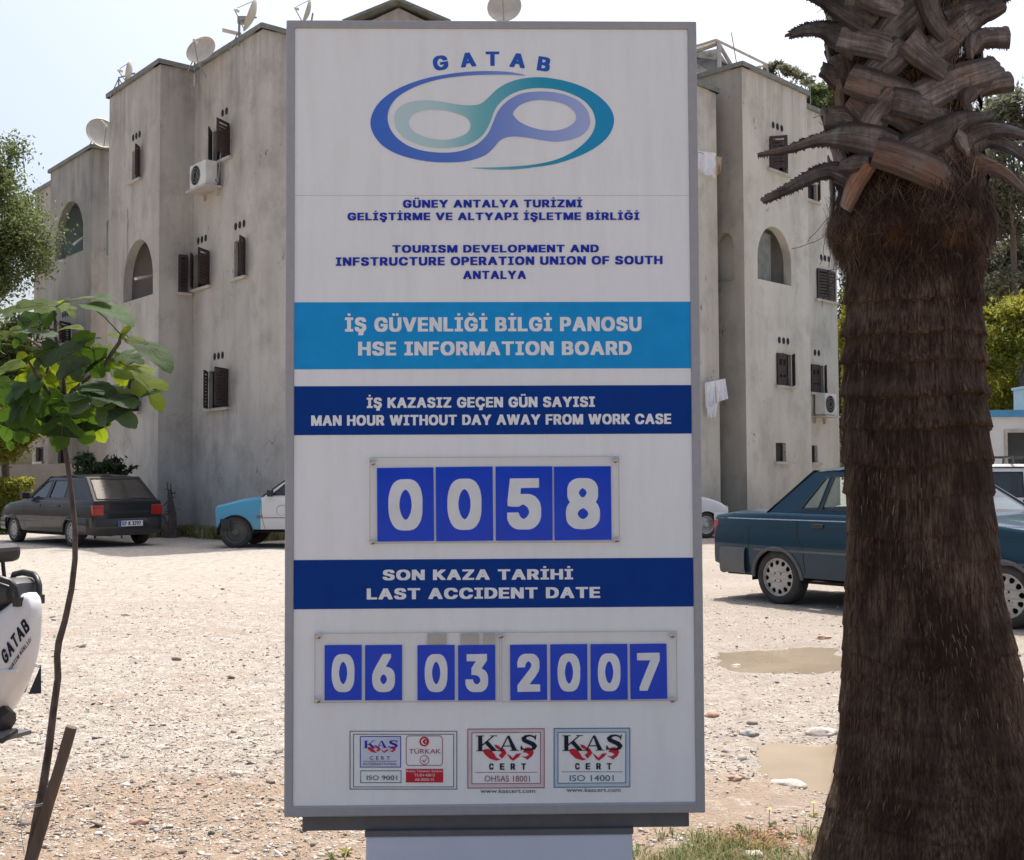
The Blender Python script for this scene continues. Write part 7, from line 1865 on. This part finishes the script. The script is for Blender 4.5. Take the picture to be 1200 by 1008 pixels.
stem = [fp(26, 1040), fp(36, 1000), fp(43, 960), fp(50, 925), fp(57, 880), fp(63, 830), fp(68, 795), fp(67, 768), fp(69, 752), fp(76, 728), fp(84, 690), fp(88, 655), fp(88, 620), fp(85, 590), fp(80, 550), fp(77, 530)]
MB().tube(stem, [.017, .0155, .0145, .014, .013, .012, .0115, .011, .0115, .0105, .0098, .0094, .009, .0086, .008, .008], 10).build('stem', M['fig_bark'], fig, smooth=True, world=True)
zc = lambda x, y, d=0: fp(x / 4.58, 320 + y / 4.58, d)
main = [zc(350, 960), zc(345, 800), zc(345, 640, .01), zc(335, 520), zc(318, 430), zc(300, 350), zc(296, 260), zc(288, 190)]
side_b = [zc(345, 680), zc(440, 590, -.03), zc(560, 500, -.05), zc(600, 430, -.05), zc(640, 375, -.05), zc(648, 330, -.05)]
side_c = [zc(345, 700), zc(260, 640, -.08), zc(200, 560, -.12), zc(150, 470, -.14)]
side_d = [zc(340, 640), zc(330, 560, .12), zc(250, 420, .2), zc(120, 330, .25)]
MB().tube(main, [.009, .0085, .008, .007, .0065, .006, .0055, .004], 8).build('stem', M['fig_bark'], fig, smooth=True, world=True)
for s_ in (side_b, side_c, side_d): MB().tube(s_, [.0065] * (len(s_) - 1) + [.0035], 8).build('branch', M['fig_bark'], fig, smooth=True, world=True)
def leaf_outline(kind):
    # lobed hand-shaped outline, base at (0,0), tip at (0,1)
    if kind == 0:
        h = [(0, 0), (.10, -.05), (.24, -.06), (.36, .03), (.46, .13), (.56, .24), (.48, .33), (.30, .33), (.12, .31), (.24, .45), (.40, .56), (.46, .69), (.37, .75), (.22, .65), (.085, .53), (.15, .70), (.18, .84), (.10, .95), (0, 1.0)]
    elif kind == 1:
        h = [(0, 0), (.12, -.06), (.28, -.04), (.38, .08), (.44, .22), (.32, .35), (.14, .37), (.32, .50), (.40, .64), (.28, .74), (.10, .65), (.16, .80), (.12, .93), (0, 1.0)]
    else:
        h = [(0, 0), (.14, -.04), (.28, .04), (.36, .18), (.39, .34), (.36, .50), (.31, .64), (.24, .78), (.13, .92), (0, 1.0)]
    return h
LM = {}
def leafmesh(kind, droop, mat):
    key = (kind, round(droop, 1), mat.name)
    if key in LM: return LM[key]
    h = leaf_outline(kind); h2 = []
    for i in range(len(h) - 1):
        for j in range(3): t = j / 3; h2.append((h[i][0] * (1 - t) + h[i + 1][0] * t + .012 * math.sin(i * 5 + j * 2.1) * (1 if h[i][0] > 0 else 0), h[i][1] * (1 - t) + h[i + 1][1] * t))
    h2.append(h[-1])
    mb = MB()
    def P_(x, y):
        z = -droop * (y - .15) ** 2 - .45 * droop * x * x + .10 * abs(x) + .018 * math.sin(9 * y + 7 * abs(x))
        return Vector((x, y, z))
    rows = []
    for (x, y) in h2:
        yc = max(min(y * .93 + .03, .97), .0)
        rows.append([P_(-x, y), P_(-x * .66, y * .9 + yc * .1), P_(-x * .33, y * .6 + yc * .4), P_(0, yc), P_(x * .33, y * .6 + yc * .4), P_(x * .66, y * .9 + yc * .1), P_(x, y)])
    mb.grid(rows)
    me = bpy.data.meshes.new('leaf'); me.from_pydata([tuple(v) for v in mb.V], [], mb.F); me.materials.append(mat); me.materials.append(M['vein']); me.shade_smooth()
    LM[key] = me; return me
VM = {}
def veinmesh(kind, droop):
    key = (kind, round(droop, 1))
    if key in VM: return VM[key]
    mb = MB()
    def P_(x, y): return Vector((x, y, -droop * (y - .15) ** 2 - .45 * droop * x * x + .10 * abs(x) + .018 * math.sin(9 * y + 7 * abs(x)) ))
    for off_ in (.004, -.004):
        for (x1, y1, x0, y0, w) in ((0, .95, 0, 0, .009), (.38, .62, 0, .12, .006), (-.38, .62, 0, .12, .006), (.42, .26, 0, .03, .006), (-.42, .26, 0, .03, .006), (.2, .8, 0, .5, .004), (-.2, .8, 0, .5, .004), (.22, .5, 0, .28, .003), (-.22, .5, 0, .28, .003)):
            pts = [P_(x0 + (x1 - x0) * t, y0 + (y1 - y0) * t) + Vector((0, 0, off_)) for t in (0, .25, .5, .75, .95)]
            mb.tube(pts, [w * .6, w * .5, w * .45, w * .35, w * .15], 3, False)
    me = bpy.data.meshes.new('vein'); me.from_pydata([tuple(v) for v in mb.V], [], mb.F); me.materials.append(M['vein']); VM[key] = me; return me
stems_all = [p for s_ in (main, side_b, side_c, side_d) for a_, b_ in zip(s_[:-1], s_[1:]) for p in (a_, a_.lerp(b_, .5), b_)]
LV = [ # base x,y, tip x,y (zoomed survey), how far it faces us, depth offset, kind, material
 (400, 145, 608, 92, .30, -.03, 2, 0), (470, 165, 735, 185, .28, -.08, 2, 0), (300, 165, 410, 175, .3, .03, 1, 1), (290, 180, 40, 150, .45, -.03, 1, 1), (285, 200, 60, 262, .6, .03, 0, 0), (290, 185, 190, 110, .5, .06, 2, 1), (290, 180, 365, 115, .4, .1, 2, 1),
 (110, 300, -30, 330, .45, -.05, 1, 1), (70, 215, -60, 175, .5, .06, 1, 0), (300, 335, 100, 275, .3, -.10, 1, 2), (300, 390, 160, 485, .85, -.12, 1, 2), (320, 400, 430, 545, .9, -.15, 0, 2), (375, 370, 560, 530, .95, -.08, 1, 0), (430, 385, 530, 310, .25, -.1, 2, 2),
 (610, 430, 470, 370, .6, .02, 1, 1), (645, 345, 695, 280, .7, -.04, 2, 1), (645, 345, 590, 315, .5, -.02, 2, 1), (690, 345, 815, 385, .35, -.05, 2, 1), (770, 380, 945, 490, .30, -.05, 2, 0), (640, 440, 770, 440, .5, -.02, 0, 0), (680, 500, 915, 615, .28, -.05, 1, 1), (640, 470, 665, 605, .7, .02, 2, 1), (570, 440, 650, 520, .7, .05, 1, 0),
 (10, 500, 110, 440, .5, .1, 2, 1), (-60, 560, 90, 470, .5, .05, 1, 1), (190, 560, 110, 420, .9, .12, 0, 1), (160, 520, 230, 520, .7, .12, 2, 1), (300, 430, 300, 545, .8, .1, 2, 1), (345, 550, 420, 635, .95, .1, 1, 1), (430, 605, 628, 572, .4, -.1, 2, 0), (430, 640, 735, 640, .32, -.12, 0, 0), (460, 655, 745, 725, .45, -.14, 0, 2),
 (340, 660, 190, 850, .95, -.08, 0, 0), (350, 690, 310, 940, 1, -.1, 0, 0), (400, 670, 470, 910, .95, -.06, 0, 0), (450, 700, 560, 870, .8, .03, 1, 1), (480, 680, 600, 800, .7, .06, 2, 1), (220, 575, 20, 620, .5, -.12, 0, 0), (210, 640, 10, 730, .7, -.14, 0, 0), (170, 680, 95, 910, .95, -.12, 1, 0), (120, 650, -20, 880, .9, -.08, 1, 0),
 (240, 610, 160, 820, .9, .08, 1, 0), (320, 850, 300, 955, .8, -.02, 2, 0), (500, 590, 470, 760, .8, .1, 1, 0), (250, 540, 240, 700, .8, .05, 2, 1), (60, 580, -60, 700, .7, .12, 0, 0), (-20, 380, -120, 470, .6, .02, 1, 0), (480, 470, 590, 350, .5, .12, 1, 1), (170, 260, 60, 380, .6, .14, 1, 0), (330, 300, 440, 260, .4, .12, 2, 1), (90, 780, 20, 930, .8, .02, 1, 0),
]
for i, (bx, by, tx, ty, face, dd, kind, mi) in enumerate(LV):
    A = zc(bx, by, dd); B = zc(tx, ty, dd - .02); d = B - A; L_ = d.length
    foresh = 1.0 + .15 * (1 - face)
    upv = Vector((0, -face, 1.15 - face + .15)).normalized()
    d2 = (d.normalized() + Vector((0, -.35 * (1 - face), -.1))).normalized()
    xax = d2.cross(upv).normalized(); zax = xax.cross(d2)
    droop = [.25, .4, .6][i % 3]
    me = leafmesh(kind, droop, FL[mi])
    o = link(bpy.data.objects.new('leaf', me)); o.parent = fig; o.location = A - Vector(fig.location)
    o.rotation_euler = Matrix((xax, d2, zax)).transposed().to_euler(); wsc = L_ * foresh * (1.12 if kind < 2 else .95)
    o.scale = (max(wsc, .075), L_ * foresh, L_ * foresh); ORG[o.name] = ORG[fig.name]
    vo = link(bpy.data.objects.new('vein', veinmesh(kind, droop))); vo.parent = o
    near = min(stems_all, key=lambda p: (p - A).length)
    if (near - A).length > .004:
        MB().tube([near, near.lerp(A, .5) + Vector((0, 0, .008)), A], [.003, .0022, .002], 5).build('leaf_stalk', FL[1], fig, world=True, fix=False)
# stake and tie
st_ = thing('stake', (fp(22, 1030).x, FY - .02, 0), 'short weathered wooden stake leaning against the sapling stem', 'stake')
a, b_ = fp(84, 852, -.05), fp(26, 1045, -.03)
dz = (a - b_).normalized(); xa = Vector((0, 1, 0)).cross(dz).normalized(); ya = dz.cross(xa)
mb = MB()
rows = []
for t in np.linspace(0, 1, 14):
    p = b_.lerp(a, float(t)); row = []
    for k in range(9):
        an_ = 2 * PI * k / 8; w = .019 * (1 + .12 * noise.noise(Vector((k * 1.3 % 8, t * 6, 2)))); row.append(p + xa * math.copysign(abs(math.cos(an_)) ** .5, math.cos(an_)) * w + ya * math.copysign(abs(math.sin(an_)) ** .5, math.sin(an_)) * w * .8)
    row[-1] = row[0]; rows.append(row)
mb.grid(rows); e = len(mb.V) - 9; mb.F.append(tuple(e + k for k in range(8)))
mb.build('post', M['stake'], st_, world=True, smooth=True)
c0 = fp(49, 941)
tie = MB()
for h in (0, .006): tie.tube([c0 + Vector((-.028 + .04 * math.cos(t) + .012, .034 * math.sin(t) - .02, h + .004 * math.cos(t))) for t in np.linspace(0, 2 * PI, 20)], .0018, 5)
tie.tube([c0 + Vector((-.045, -.01, 0)), c0 + Vector((-.062, -.02, -.04)), c0 + Vector((-.06, -.02, -.10)), c0 + Vector((-.05, -.02, -.16))], .0013, 5)
tie.build('tie', M['clear_edge'], st_, world=True)

# ------------------------------------------------------------------ trees, hedge, shrubs
M['trunkwood'] = mk('tree bark', (.09, .07, .055), (.15, .12, .1), 14, .95, bs=.6)
def leafcloud(cent, rad, n, size, seed, k=40, squash=.75, hollow=.55, spread=.34, elong=1.6):
    r2 = np.random.default_rng(seed)
    u = r2.normal(size=(k, 3)); u /= np.linalg.norm(u, axis=1)[:, None]
    u *= (hollow + (1 - hollow) * r2.random(k))[:, None]
    cc = np.array(cent) + u * np.array(rad) * .82
    cs = r2.uniform(.55, 1.1, k)
    idx = r2.integers(0, k, n)
    off_ = r2.normal(size=(n, 3)) * .5
    P_ = cc[idx] + off_ * (cs[idx] * spread)[:, None] * np.array(rad) * np.array([1, 1, squash])
    a = r2.normal(size=(n, 3)); a /= np.linalg.norm(a, axis=1)[:, None]
    b = r2.normal(size=(n, 3)); b -= (b * a).sum(1)[:, None] * a; b /= np.linalg.norm(b, axis=1)[:, None]
    s = size * r2.uniform(.6, 1.3, n)
    A = a * (s * elong)[:, None]; B = b * s[:, None]
    cr_ = np.cross(a, b) * (s * .25)[:, None]
    V = np.stack([P_ - A, P_ + B * .5 + cr_, P_ + A, P_ - B * .5 + cr_], 1).reshape(-1, 3)
    return V, np.arange(n * 4).reshape(n, 4), cc
def tree(name, base, cent, rad, n, size, mat, label, seed, tr=.14, group=None, cat='tree', k=40, **kw):
    root = thing(name, base, label, cat, group=group)
    V, F, cc = leafcloud(cent, rad, n, size, seed, k=k, **kw)
    o = npmesh('crown', V, F, mat, root, world=True)
    b0 = Vector(base); c0 = Vector(cent)
    fork = b0.lerp(c0, .62); fork.z = max(cent[2] - rad[2] * .75, base[2] + .3)
    mb = MB().tube([b0 - Vector((0, 0, .1)), b0.lerp(fork, .5) + Vector((tr * .5, 0, 0)), fork], [tr, tr * .8, tr * .62], 10)
    mb.build('trunk', M['trunkwood'], root, smooth=True, world=True)
    mb = MB(); rd = random.Random(seed)
    for c_ in cc[::3]:
        c_ = Vector(c_); m_ = fork.lerp(c_, .5) + Vector((rd.uniform(-.15, .15), rd.uniform(-.15, .15), .15))
        mb.tube([fork, m_, c_], [tr * .38, tr * .22, tr * .06], 5, False)
    mb.build('limbs', M['trunkwood'], root, world=True, fix=False)
    return root
GA = leafmat('broad foliage', (.065, .10, .03), (.17, .20, .07), .45)
GB = leafmat('dark foliage', (.03, .05, .02), (.07, .095, .035), .3)
GC = leafmat('bright foliage', (.13, .15, .02), (.30, .29, .04), .55)
GD = leafmat('grey pine foliage', (.10, .11, .065), (.20, .20, .13), .4)
def ctree(name, px, py, Y, rx, rz, n, size, mat, label, seed, **kw):
    c_ = atd(px, py, Y); return tree(name, (c_.x, Y, 0), tuple(c_), (rx, rx, rz), n, size, mat, label, seed, **kw)
ctree('broadleaf_tree', -22, 258, 31, 1.95, 2.6, 42000, .052, GA, 'leafy green tree at the left edge reaching up beside the far block', 1, k=60, elong=1.15)
ctree('broadleaf_tree', -30, 440, 34, 2.6, 2.3, 26000, .07, GA, 'darker tree low behind the leafy one at the left edge', 2)
ctree('broadleaf_tree', 6, 500, 30, 1.1, 1.1, 12000, .05, GC, 'small bright green tree right over the hedge at the left', 3)
ctree('pine_tree', 1185, 190, 37, 2.3, 2.9, 15000, .08, GD, 'thin grey green pine behind the palm at the upper right', 4, k=46, spread=.26)
ctree('pine_tree', 1190, 330, 39, 2.3, 1.8, 15000, .08, GD, 'dense olive pine crown low behind the palm at the right', 12, k=40)
ctree('broadleaf_tree', 1195, 395, 30, 1.5, 1.25, 14000, .055, GC, 'sunlit yellow green tree above the site cabin', 5)
ctree('broadleaf_tree', 1165, 470, 31.5, 1.5, 1.2, 12000, .055, GC, 'lower yellow green tree just left of the cabin roof', 13)
ctree('pine_tree', 1010, 430, 34.5, 1.3, 4.2, 18000, .06, GB, 'dark tree standing behind the end of the cream wing and the palm', 6, k=60)
ctree('pine_tree', 918, 92, 52, 1.5, 1.0, 2600, .10, GD, 'distant sparse treetop over the cream roof', 7, k=26, spread=.22)
ctree('pine_tree', 968, 130, 46, 1.4, 1.2, 7000, .08, GA, 'distant round treetop between the cream roof and the palm', 8, k=26)
c_ = atd(985, 385, 32.3)
tree('climbing_shrub', (c_.x + .25, 32.6, 0), (c_.x + .35, 32.6, c_.z - .9), (.30, .5, 2.8), 7000, .05, GC, 'narrow yellow green climber at the corner of the cream wing', 9, tr=.04, cat='shrub', k=30)
# hedge and low wall at the left
hx0, hx1 = atd(-60, 560, 29).x, atd(35, 560, 29).x
hd = thing('hedge', ((hx0 + hx1) / 2, 29, 0), 'clipped bright green hedge beyond the charcoal hatchback', 'hedge')
r2 = np.random.default_rng(5); n = 20000
P_ = np.stack([r2.uniform(hx0 - 1, hx1, n), 29 + r2.uniform(-.35, .35, n), r2.uniform(.02, 1.26, n)], 1)
face_ = r2.integers(0, 3, n); P_[face_ == 0, 1] = 28.62 + r2.normal(0, .04, (face_ == 0).sum()); P_[face_ == 1, 2] = 1.27 + r2.normal(0, .05, (face_ == 1).sum())
a = r2.normal(size=(n, 3)); a /= np.linalg.norm(a, axis=1)[:, None]; b = r2.normal(size=(n, 3)); b -= (b * a).sum(1)[:, None] * a; b /= np.linalg.norm(b, axis=1)[:, None]
s = .045 * r2.uniform(.6, 1.3, n)[:, None]
V = np.stack([P_ - a * s, P_ + b * s * .6, P_ + a * s, P_ - b * s * .6], 1).reshape(-1, 3)
npmesh('foliage', V, np.arange(n * 4).reshape(n, 4), GC, hd, world=True)
mb = MB()
for x in np.arange(hx0 - .9, hx1, .45): mb.tube([(x, 29, -.05), (x + .1, 29.02, .6), (x - .05, 29, 1.15)], [.03, .02, .01], 5, False)
mb.build('stems', M['trunkwood'], hd, world=True, fix=False)
gw = MB().box((hx0 - 8, 33, -.2), (hx1 + .6, 33.2, 1.75)); M['garden_wall'] = wallmat('beige garden wall', (.46, .39, .32), (.52, .45, .38), (.34, .28, .22), 77)
o = gw.build('garden_wall', M['garden_wall']); tag(o, 'low beige garden wall glimpsed over the hedge at the left', 'wall')
# shrub over the hatchback roof
c_ = atd(112, 540, 26.0)
tree('shrub', (c_.x, 26.0, 0), (c_.x, 26.0, c_.z - .25), (.62, .4, .55), 3200, .045, GB, 'dark leafy shrub rising behind the charcoal hatchback roof', 21, tr=.03, cat='shrub', k=24, spread=.3)
c_ = atd(143, 546, 26.2)
tree('shrub', (c_.x, 26.2, 0), (c_.x + .05, 26.2, c_.z - .1), (.3, .2, .16), 420, .04, GB, 'single arching leafy branch right of the dark shrub', 22, tr=.02, cat='shrub', k=10, spread=.35)
# dead vine stump on the wall
c_ = atd(200, 612, 26.3)
dv = thing('dead_vine', (c_.x, 26.3, 0), 'dry dark vine stump against the foot of the grey wall', 'dead plant')
mb = MB(); rd = random.Random(2)
for k in range(9):
    x = c_.x + rd.uniform(-.1, .12); top = rd.uniform(.5, 1.25)
    pts = [Vector((x, 26.3, 0)), Vector((x + rd.uniform(-.06, .06), 26.28, top * .5)), Vector((x - .05 + rd.uniform(-.08, .05), 26.3, top))]
    mb.tube(pts, [.05, .035, .012], 6)
mb.build('stump', M['trunkwood'], dv, world=True, fix=False)
mb = MB()
for k in range(40):
    z = rd.uniform(.15, 1.1); x = c_.x + rd.gauss(0, .08); d = Vector((rd.uniform(-1, 1), rd.uniform(-1, .2), rd.uniform(-.6, .6))).normalized() * rd.uniform(.06, .2)
    mb.tube([Vector((x, 26.28, z)), Vector((x, 26.28, z)) + d], [.01, .003], 4, False)
o = mb.build('dry_twigs', M['brown'], dv, world=True, fix=False); tag(o, kind='stuff')

# ------------------------------------------------------------------ grass and weeds
m, nt, b = newmat('grass blades'); M['grass'] = m
gn = nt.nodes.new('ShaderNodeNewGeometry')
cg = ramp(nt, gn.outputs['Random Per Island'], [(0, (.07, .12, .03)), (.35, (.13, .19, .05)), (.55, (.25, .26, .09)), (.75, (.42, .34, .18)), (1, (.33, .22, .12))])
nt.links.new(cg, b.inputs['Base Color']); b.inputs['Roughness'].default_value = .7
tl = nt.nodes.new('ShaderNodeBsdfTranslucent'); nt.links.new(cg, tl.inputs[0]); ms = nt.nodes.new('ShaderNodeMixShader'); ms.inputs[0].default_value = .35
nt.links.new(b.outputs[0], ms.inputs[1]); nt.links.new(tl.outputs[0], ms.inputs[2]); nt.links.new(ms.outputs[0], nt.nodes['Material Output'].inputs[0])
def blades(x, y, h, w, lean, seed):
    r2 = np.random.default_rng(seed); n = len(x); z = gh(x, y) - .003
    a = r2.random(n) * 2 * PI; d = np.stack([np.cos(a), np.sin(a), np.zeros(n)], 1); s_ = np.stack([-np.sin(a), np.cos(a), np.zeros(n)], 1)
    B0 = np.stack([x, y, z], 1); ln = (lean * r2.uniform(.2, 1.6, n))[:, None]
    up = np.array([0, 0, 1.0])
    P1 = B0 + up * (h * .55)[:, None] + d * ln * h[:, None] * .3; P2 = B0 + up * (h * .9)[:, None] + d * ln * h[:, None] * .9
    W = s_ * w[:, None]
    V = np.stack([B0 - W, B0 + W, P1 + W * .8, P1 - W * .8, P2 + W * .12, P2 - W * .12], 1).reshape(-1, 3)
    k = (np.arange(n) * 6)[:, None]
    return V, np.concatenate([k + np.array([[0, 1, 2, 3]]), k + np.array([[3, 2, 4, 5]])])
def patch(n, x0, x1, y0, y1, hs, ws, lean, seed, label, thresh=.5, edge=None):
    r2 = np.random.default_rng(seed); x = r2.uniform(x0, x1, n); y = r2.uniform(y0, y1, n)
    d = vnoise(x * 7 + seed, y * 7, 31) * .6 + vnoise(x * 22, y * 22, 32) * .5
    fall = np.clip((y1 - y) / (y1 - y0) * 2.2, 0, 1)
    kp = d * fall > thresh * (.55 + .45 * r2.random(n))
    x, y = x[kp], y[kp]; m_ = len(x)
    V, F = blades(x, y, r2.uniform(*hs, m_) , r2.uniform(*ws, m_), lean, seed)
    o = npmesh('grass', V, F, M['grass']); return tag(o, label, 'grass', kind='stuff')
patch(40000, .30, 1.75, 3.2, 4.72, (.015, .065), (.0012, .003), 1.0, 1, 'patchy green and dry grass between the board and the palm', .46)
patch(16000, -.95, -.2, 3.2, 4.46, (.012, .045), (.0012, .003), 1.0, 2, 'thin dry grass left of the board foot', .5)
patch(900, -2.2, -1.4, 3.5, 4.3, (.010, .035), (.0012, .003), 1.0, 5, 'sparse dry grass round the sapling foot', .6)
r2 = np.random.default_rng(8)
# long grass at the foot of the wall
A_ = atz(192, 625); B_ = atz(340, 640)
n = 5200; t = r2.random(n); off_ = np.abs(r2.normal(0, .28, n))
x = np.interp(t, [0, .25, .7, 1], [c190[0], c228[0], c308[0], a_end[0]]); y = np.interp(t, [0, .25, .7, 1], [c190[1], c228[1], c308[1], a_end[1]]) - .12 - off_
V, F = blades(x, y, r2.uniform(.08, .34, n), r2.uniform(.006, .014, n), .8, 12)
tag(npmesh('grass', V, F, M['grass']), 'longer green weeds along the foot of the grey wall', 'grass', kind='stuff')
# small broad-leaved weeds
def weed(px, py, r, label, flower=False, seed=0):
    c_ = atz(px, py, 0); rd = random.Random(seed); root = thing('weed' if not flower else 'wildflower', (c_.x, c_.y, ghs(c_.x, c_.y)), label, 'weed' if not flower else 'flower')
    mb = MB(); o0 = Vector(root.location)
    for k in range(rd.randint(9, 14)):
        a = rd.uniform(0, 2 * PI); d = Vector((math.cos(a), math.sin(a), rd.uniform(.3, 1.3))).normalized(); s_ = Vector((-math.sin(a), math.cos(a), 0)); L_ = r * rd.uniform(.6, 1.1)
        p = [Vector((0, 0, 0)), d * L_ * .4 - s_ * L_ * .16, d * L_ * .8 + Vector((0, 0, -.1 * L_)) - s_ * L_ * .12, d * L_ + Vector((0, 0, -.25 * L_)), d * L_ * .8 + Vector((0, 0, -.1 * L_)) + s_ * L_ * .12, d * L_ * .4 + s_ * L_ * .16]
        mb.add(p, [tuple(range(6))])
    mb.build('leaves', GC if seed % 2 else GA, root, fix=False)
    mb = MB().tube([(0, 0, -.01), (.003, 0, r * (1.6 if flower else .6))], .0012, 5); mb.build('stalk', GA, root, fix=False)
    if flower:
        mb = MB()
        for k in range(8):
            a = 2 * PI * k / 8; d = Vector((math.cos(a), math.sin(a), .25)) * .011; s_ = Vector((-math.sin(a), math.cos(a), 0)) * .004; t0 = Vector((.003, 0, r * 1.6))
            mb.add([t0, t0 + d * .6 - s_, t0 + d, t0 + d * .6 + s_], [(0, 1, 2, 3)])
        mb.build('petals', M['yellow'], root, fix=False)
M['yellow'] = mk('yellow petals', (.75, .55, .03), None, 20, .7)
weed(953, 958, .035, 'yellow wildflower closest to the palm trunk', True, 1)
weed(901, 966, .04, 'yellow wildflower in the grass midway between board and palm', True, 2)
for i, (px, py, r) in enumerate(((843, 985, .05), (866, 975, .045), (895, 992, .055), (920, 980, .05), (850, 1003, .05))):
    weed(px, py, r, ['leafy green weed close to the right edge of the board', 'leafy weed at the far edge of the grass patch', 'broad weed at the bottom edge beside the reddish litter', 'leafy weed left of the palm foot', 'weed at the bottom edge under the board corner'][i], False, 5 + i)
weed(405, 996, .05, 'green weed left of the lavender plinth', False, 11); weed(388, 1003, .04, 'small weed at the bottom edge left of the plinth', False, 12)
# reddish dry litter
r2 = np.random.default_rng(3); n = 420
c_ = atz(890, 985)
x = r2.normal(c_.x, .09, n); y = r2.normal(c_.y, .07, n); z = gh(x, y) + r2.uniform(.002, .018, n)
a = r2.random(n) * PI; L_ = r2.uniform(.008, .035, n); w = r2.uniform(.001, .004, n)
d = np.stack([np.cos(a), np.sin(a), r2.normal(0, .2, n)], 1) * L_[:, None]; s_ = np.stack([-np.sin(a), np.cos(a), r2.normal(0, .3, n)], 1) * w[:, None]; P_ = np.stack([x, y, z], 1)
V = np.stack([P_ - d, P_ + s_, P_ + d, P_ - s_], 1).reshape(-1, 3)
M['litter'] = mk('reddish dry litter', (.36, .17, .09), (.22, .1, .05), 60, .9)
tag(npmesh('dry_litter', V, np.arange(n * 4).reshape(n, 4), M['litter']), 'reddish dry leaf litter in the grass by the palm', 'litter', kind='stuff')
n = 900; x = r2.uniform(-2.2, 1.6, n); y = r2.uniform(4.1, 9, n); z = gh(x, y) + .006; a = r2.random(n) * PI; L_ = r2.uniform(.006, .03, n) * r2.random(n) + .004; w = L_ * r2.uniform(.05, .3, n)
d = np.stack([np.cos(a), np.sin(a), r2.normal(0, .1, n)], 1) * L_[:, None]; s_ = np.stack([-np.sin(a), np.cos(a), r2.normal(0, .3, n)], 1) * w[:, None]; P_ = np.stack([x, y, z], 1)
V = np.stack([P_ - d, P_ + s_, P_ + d, P_ - s_], 1).reshape(-1, 3)
tag(npmesh('dry_twigs', V, np.arange(n * 4).reshape(n, 4), M['stake']), 'bits of dry twig and leaf scattered over the gravel', 'litter', kind='stuff')
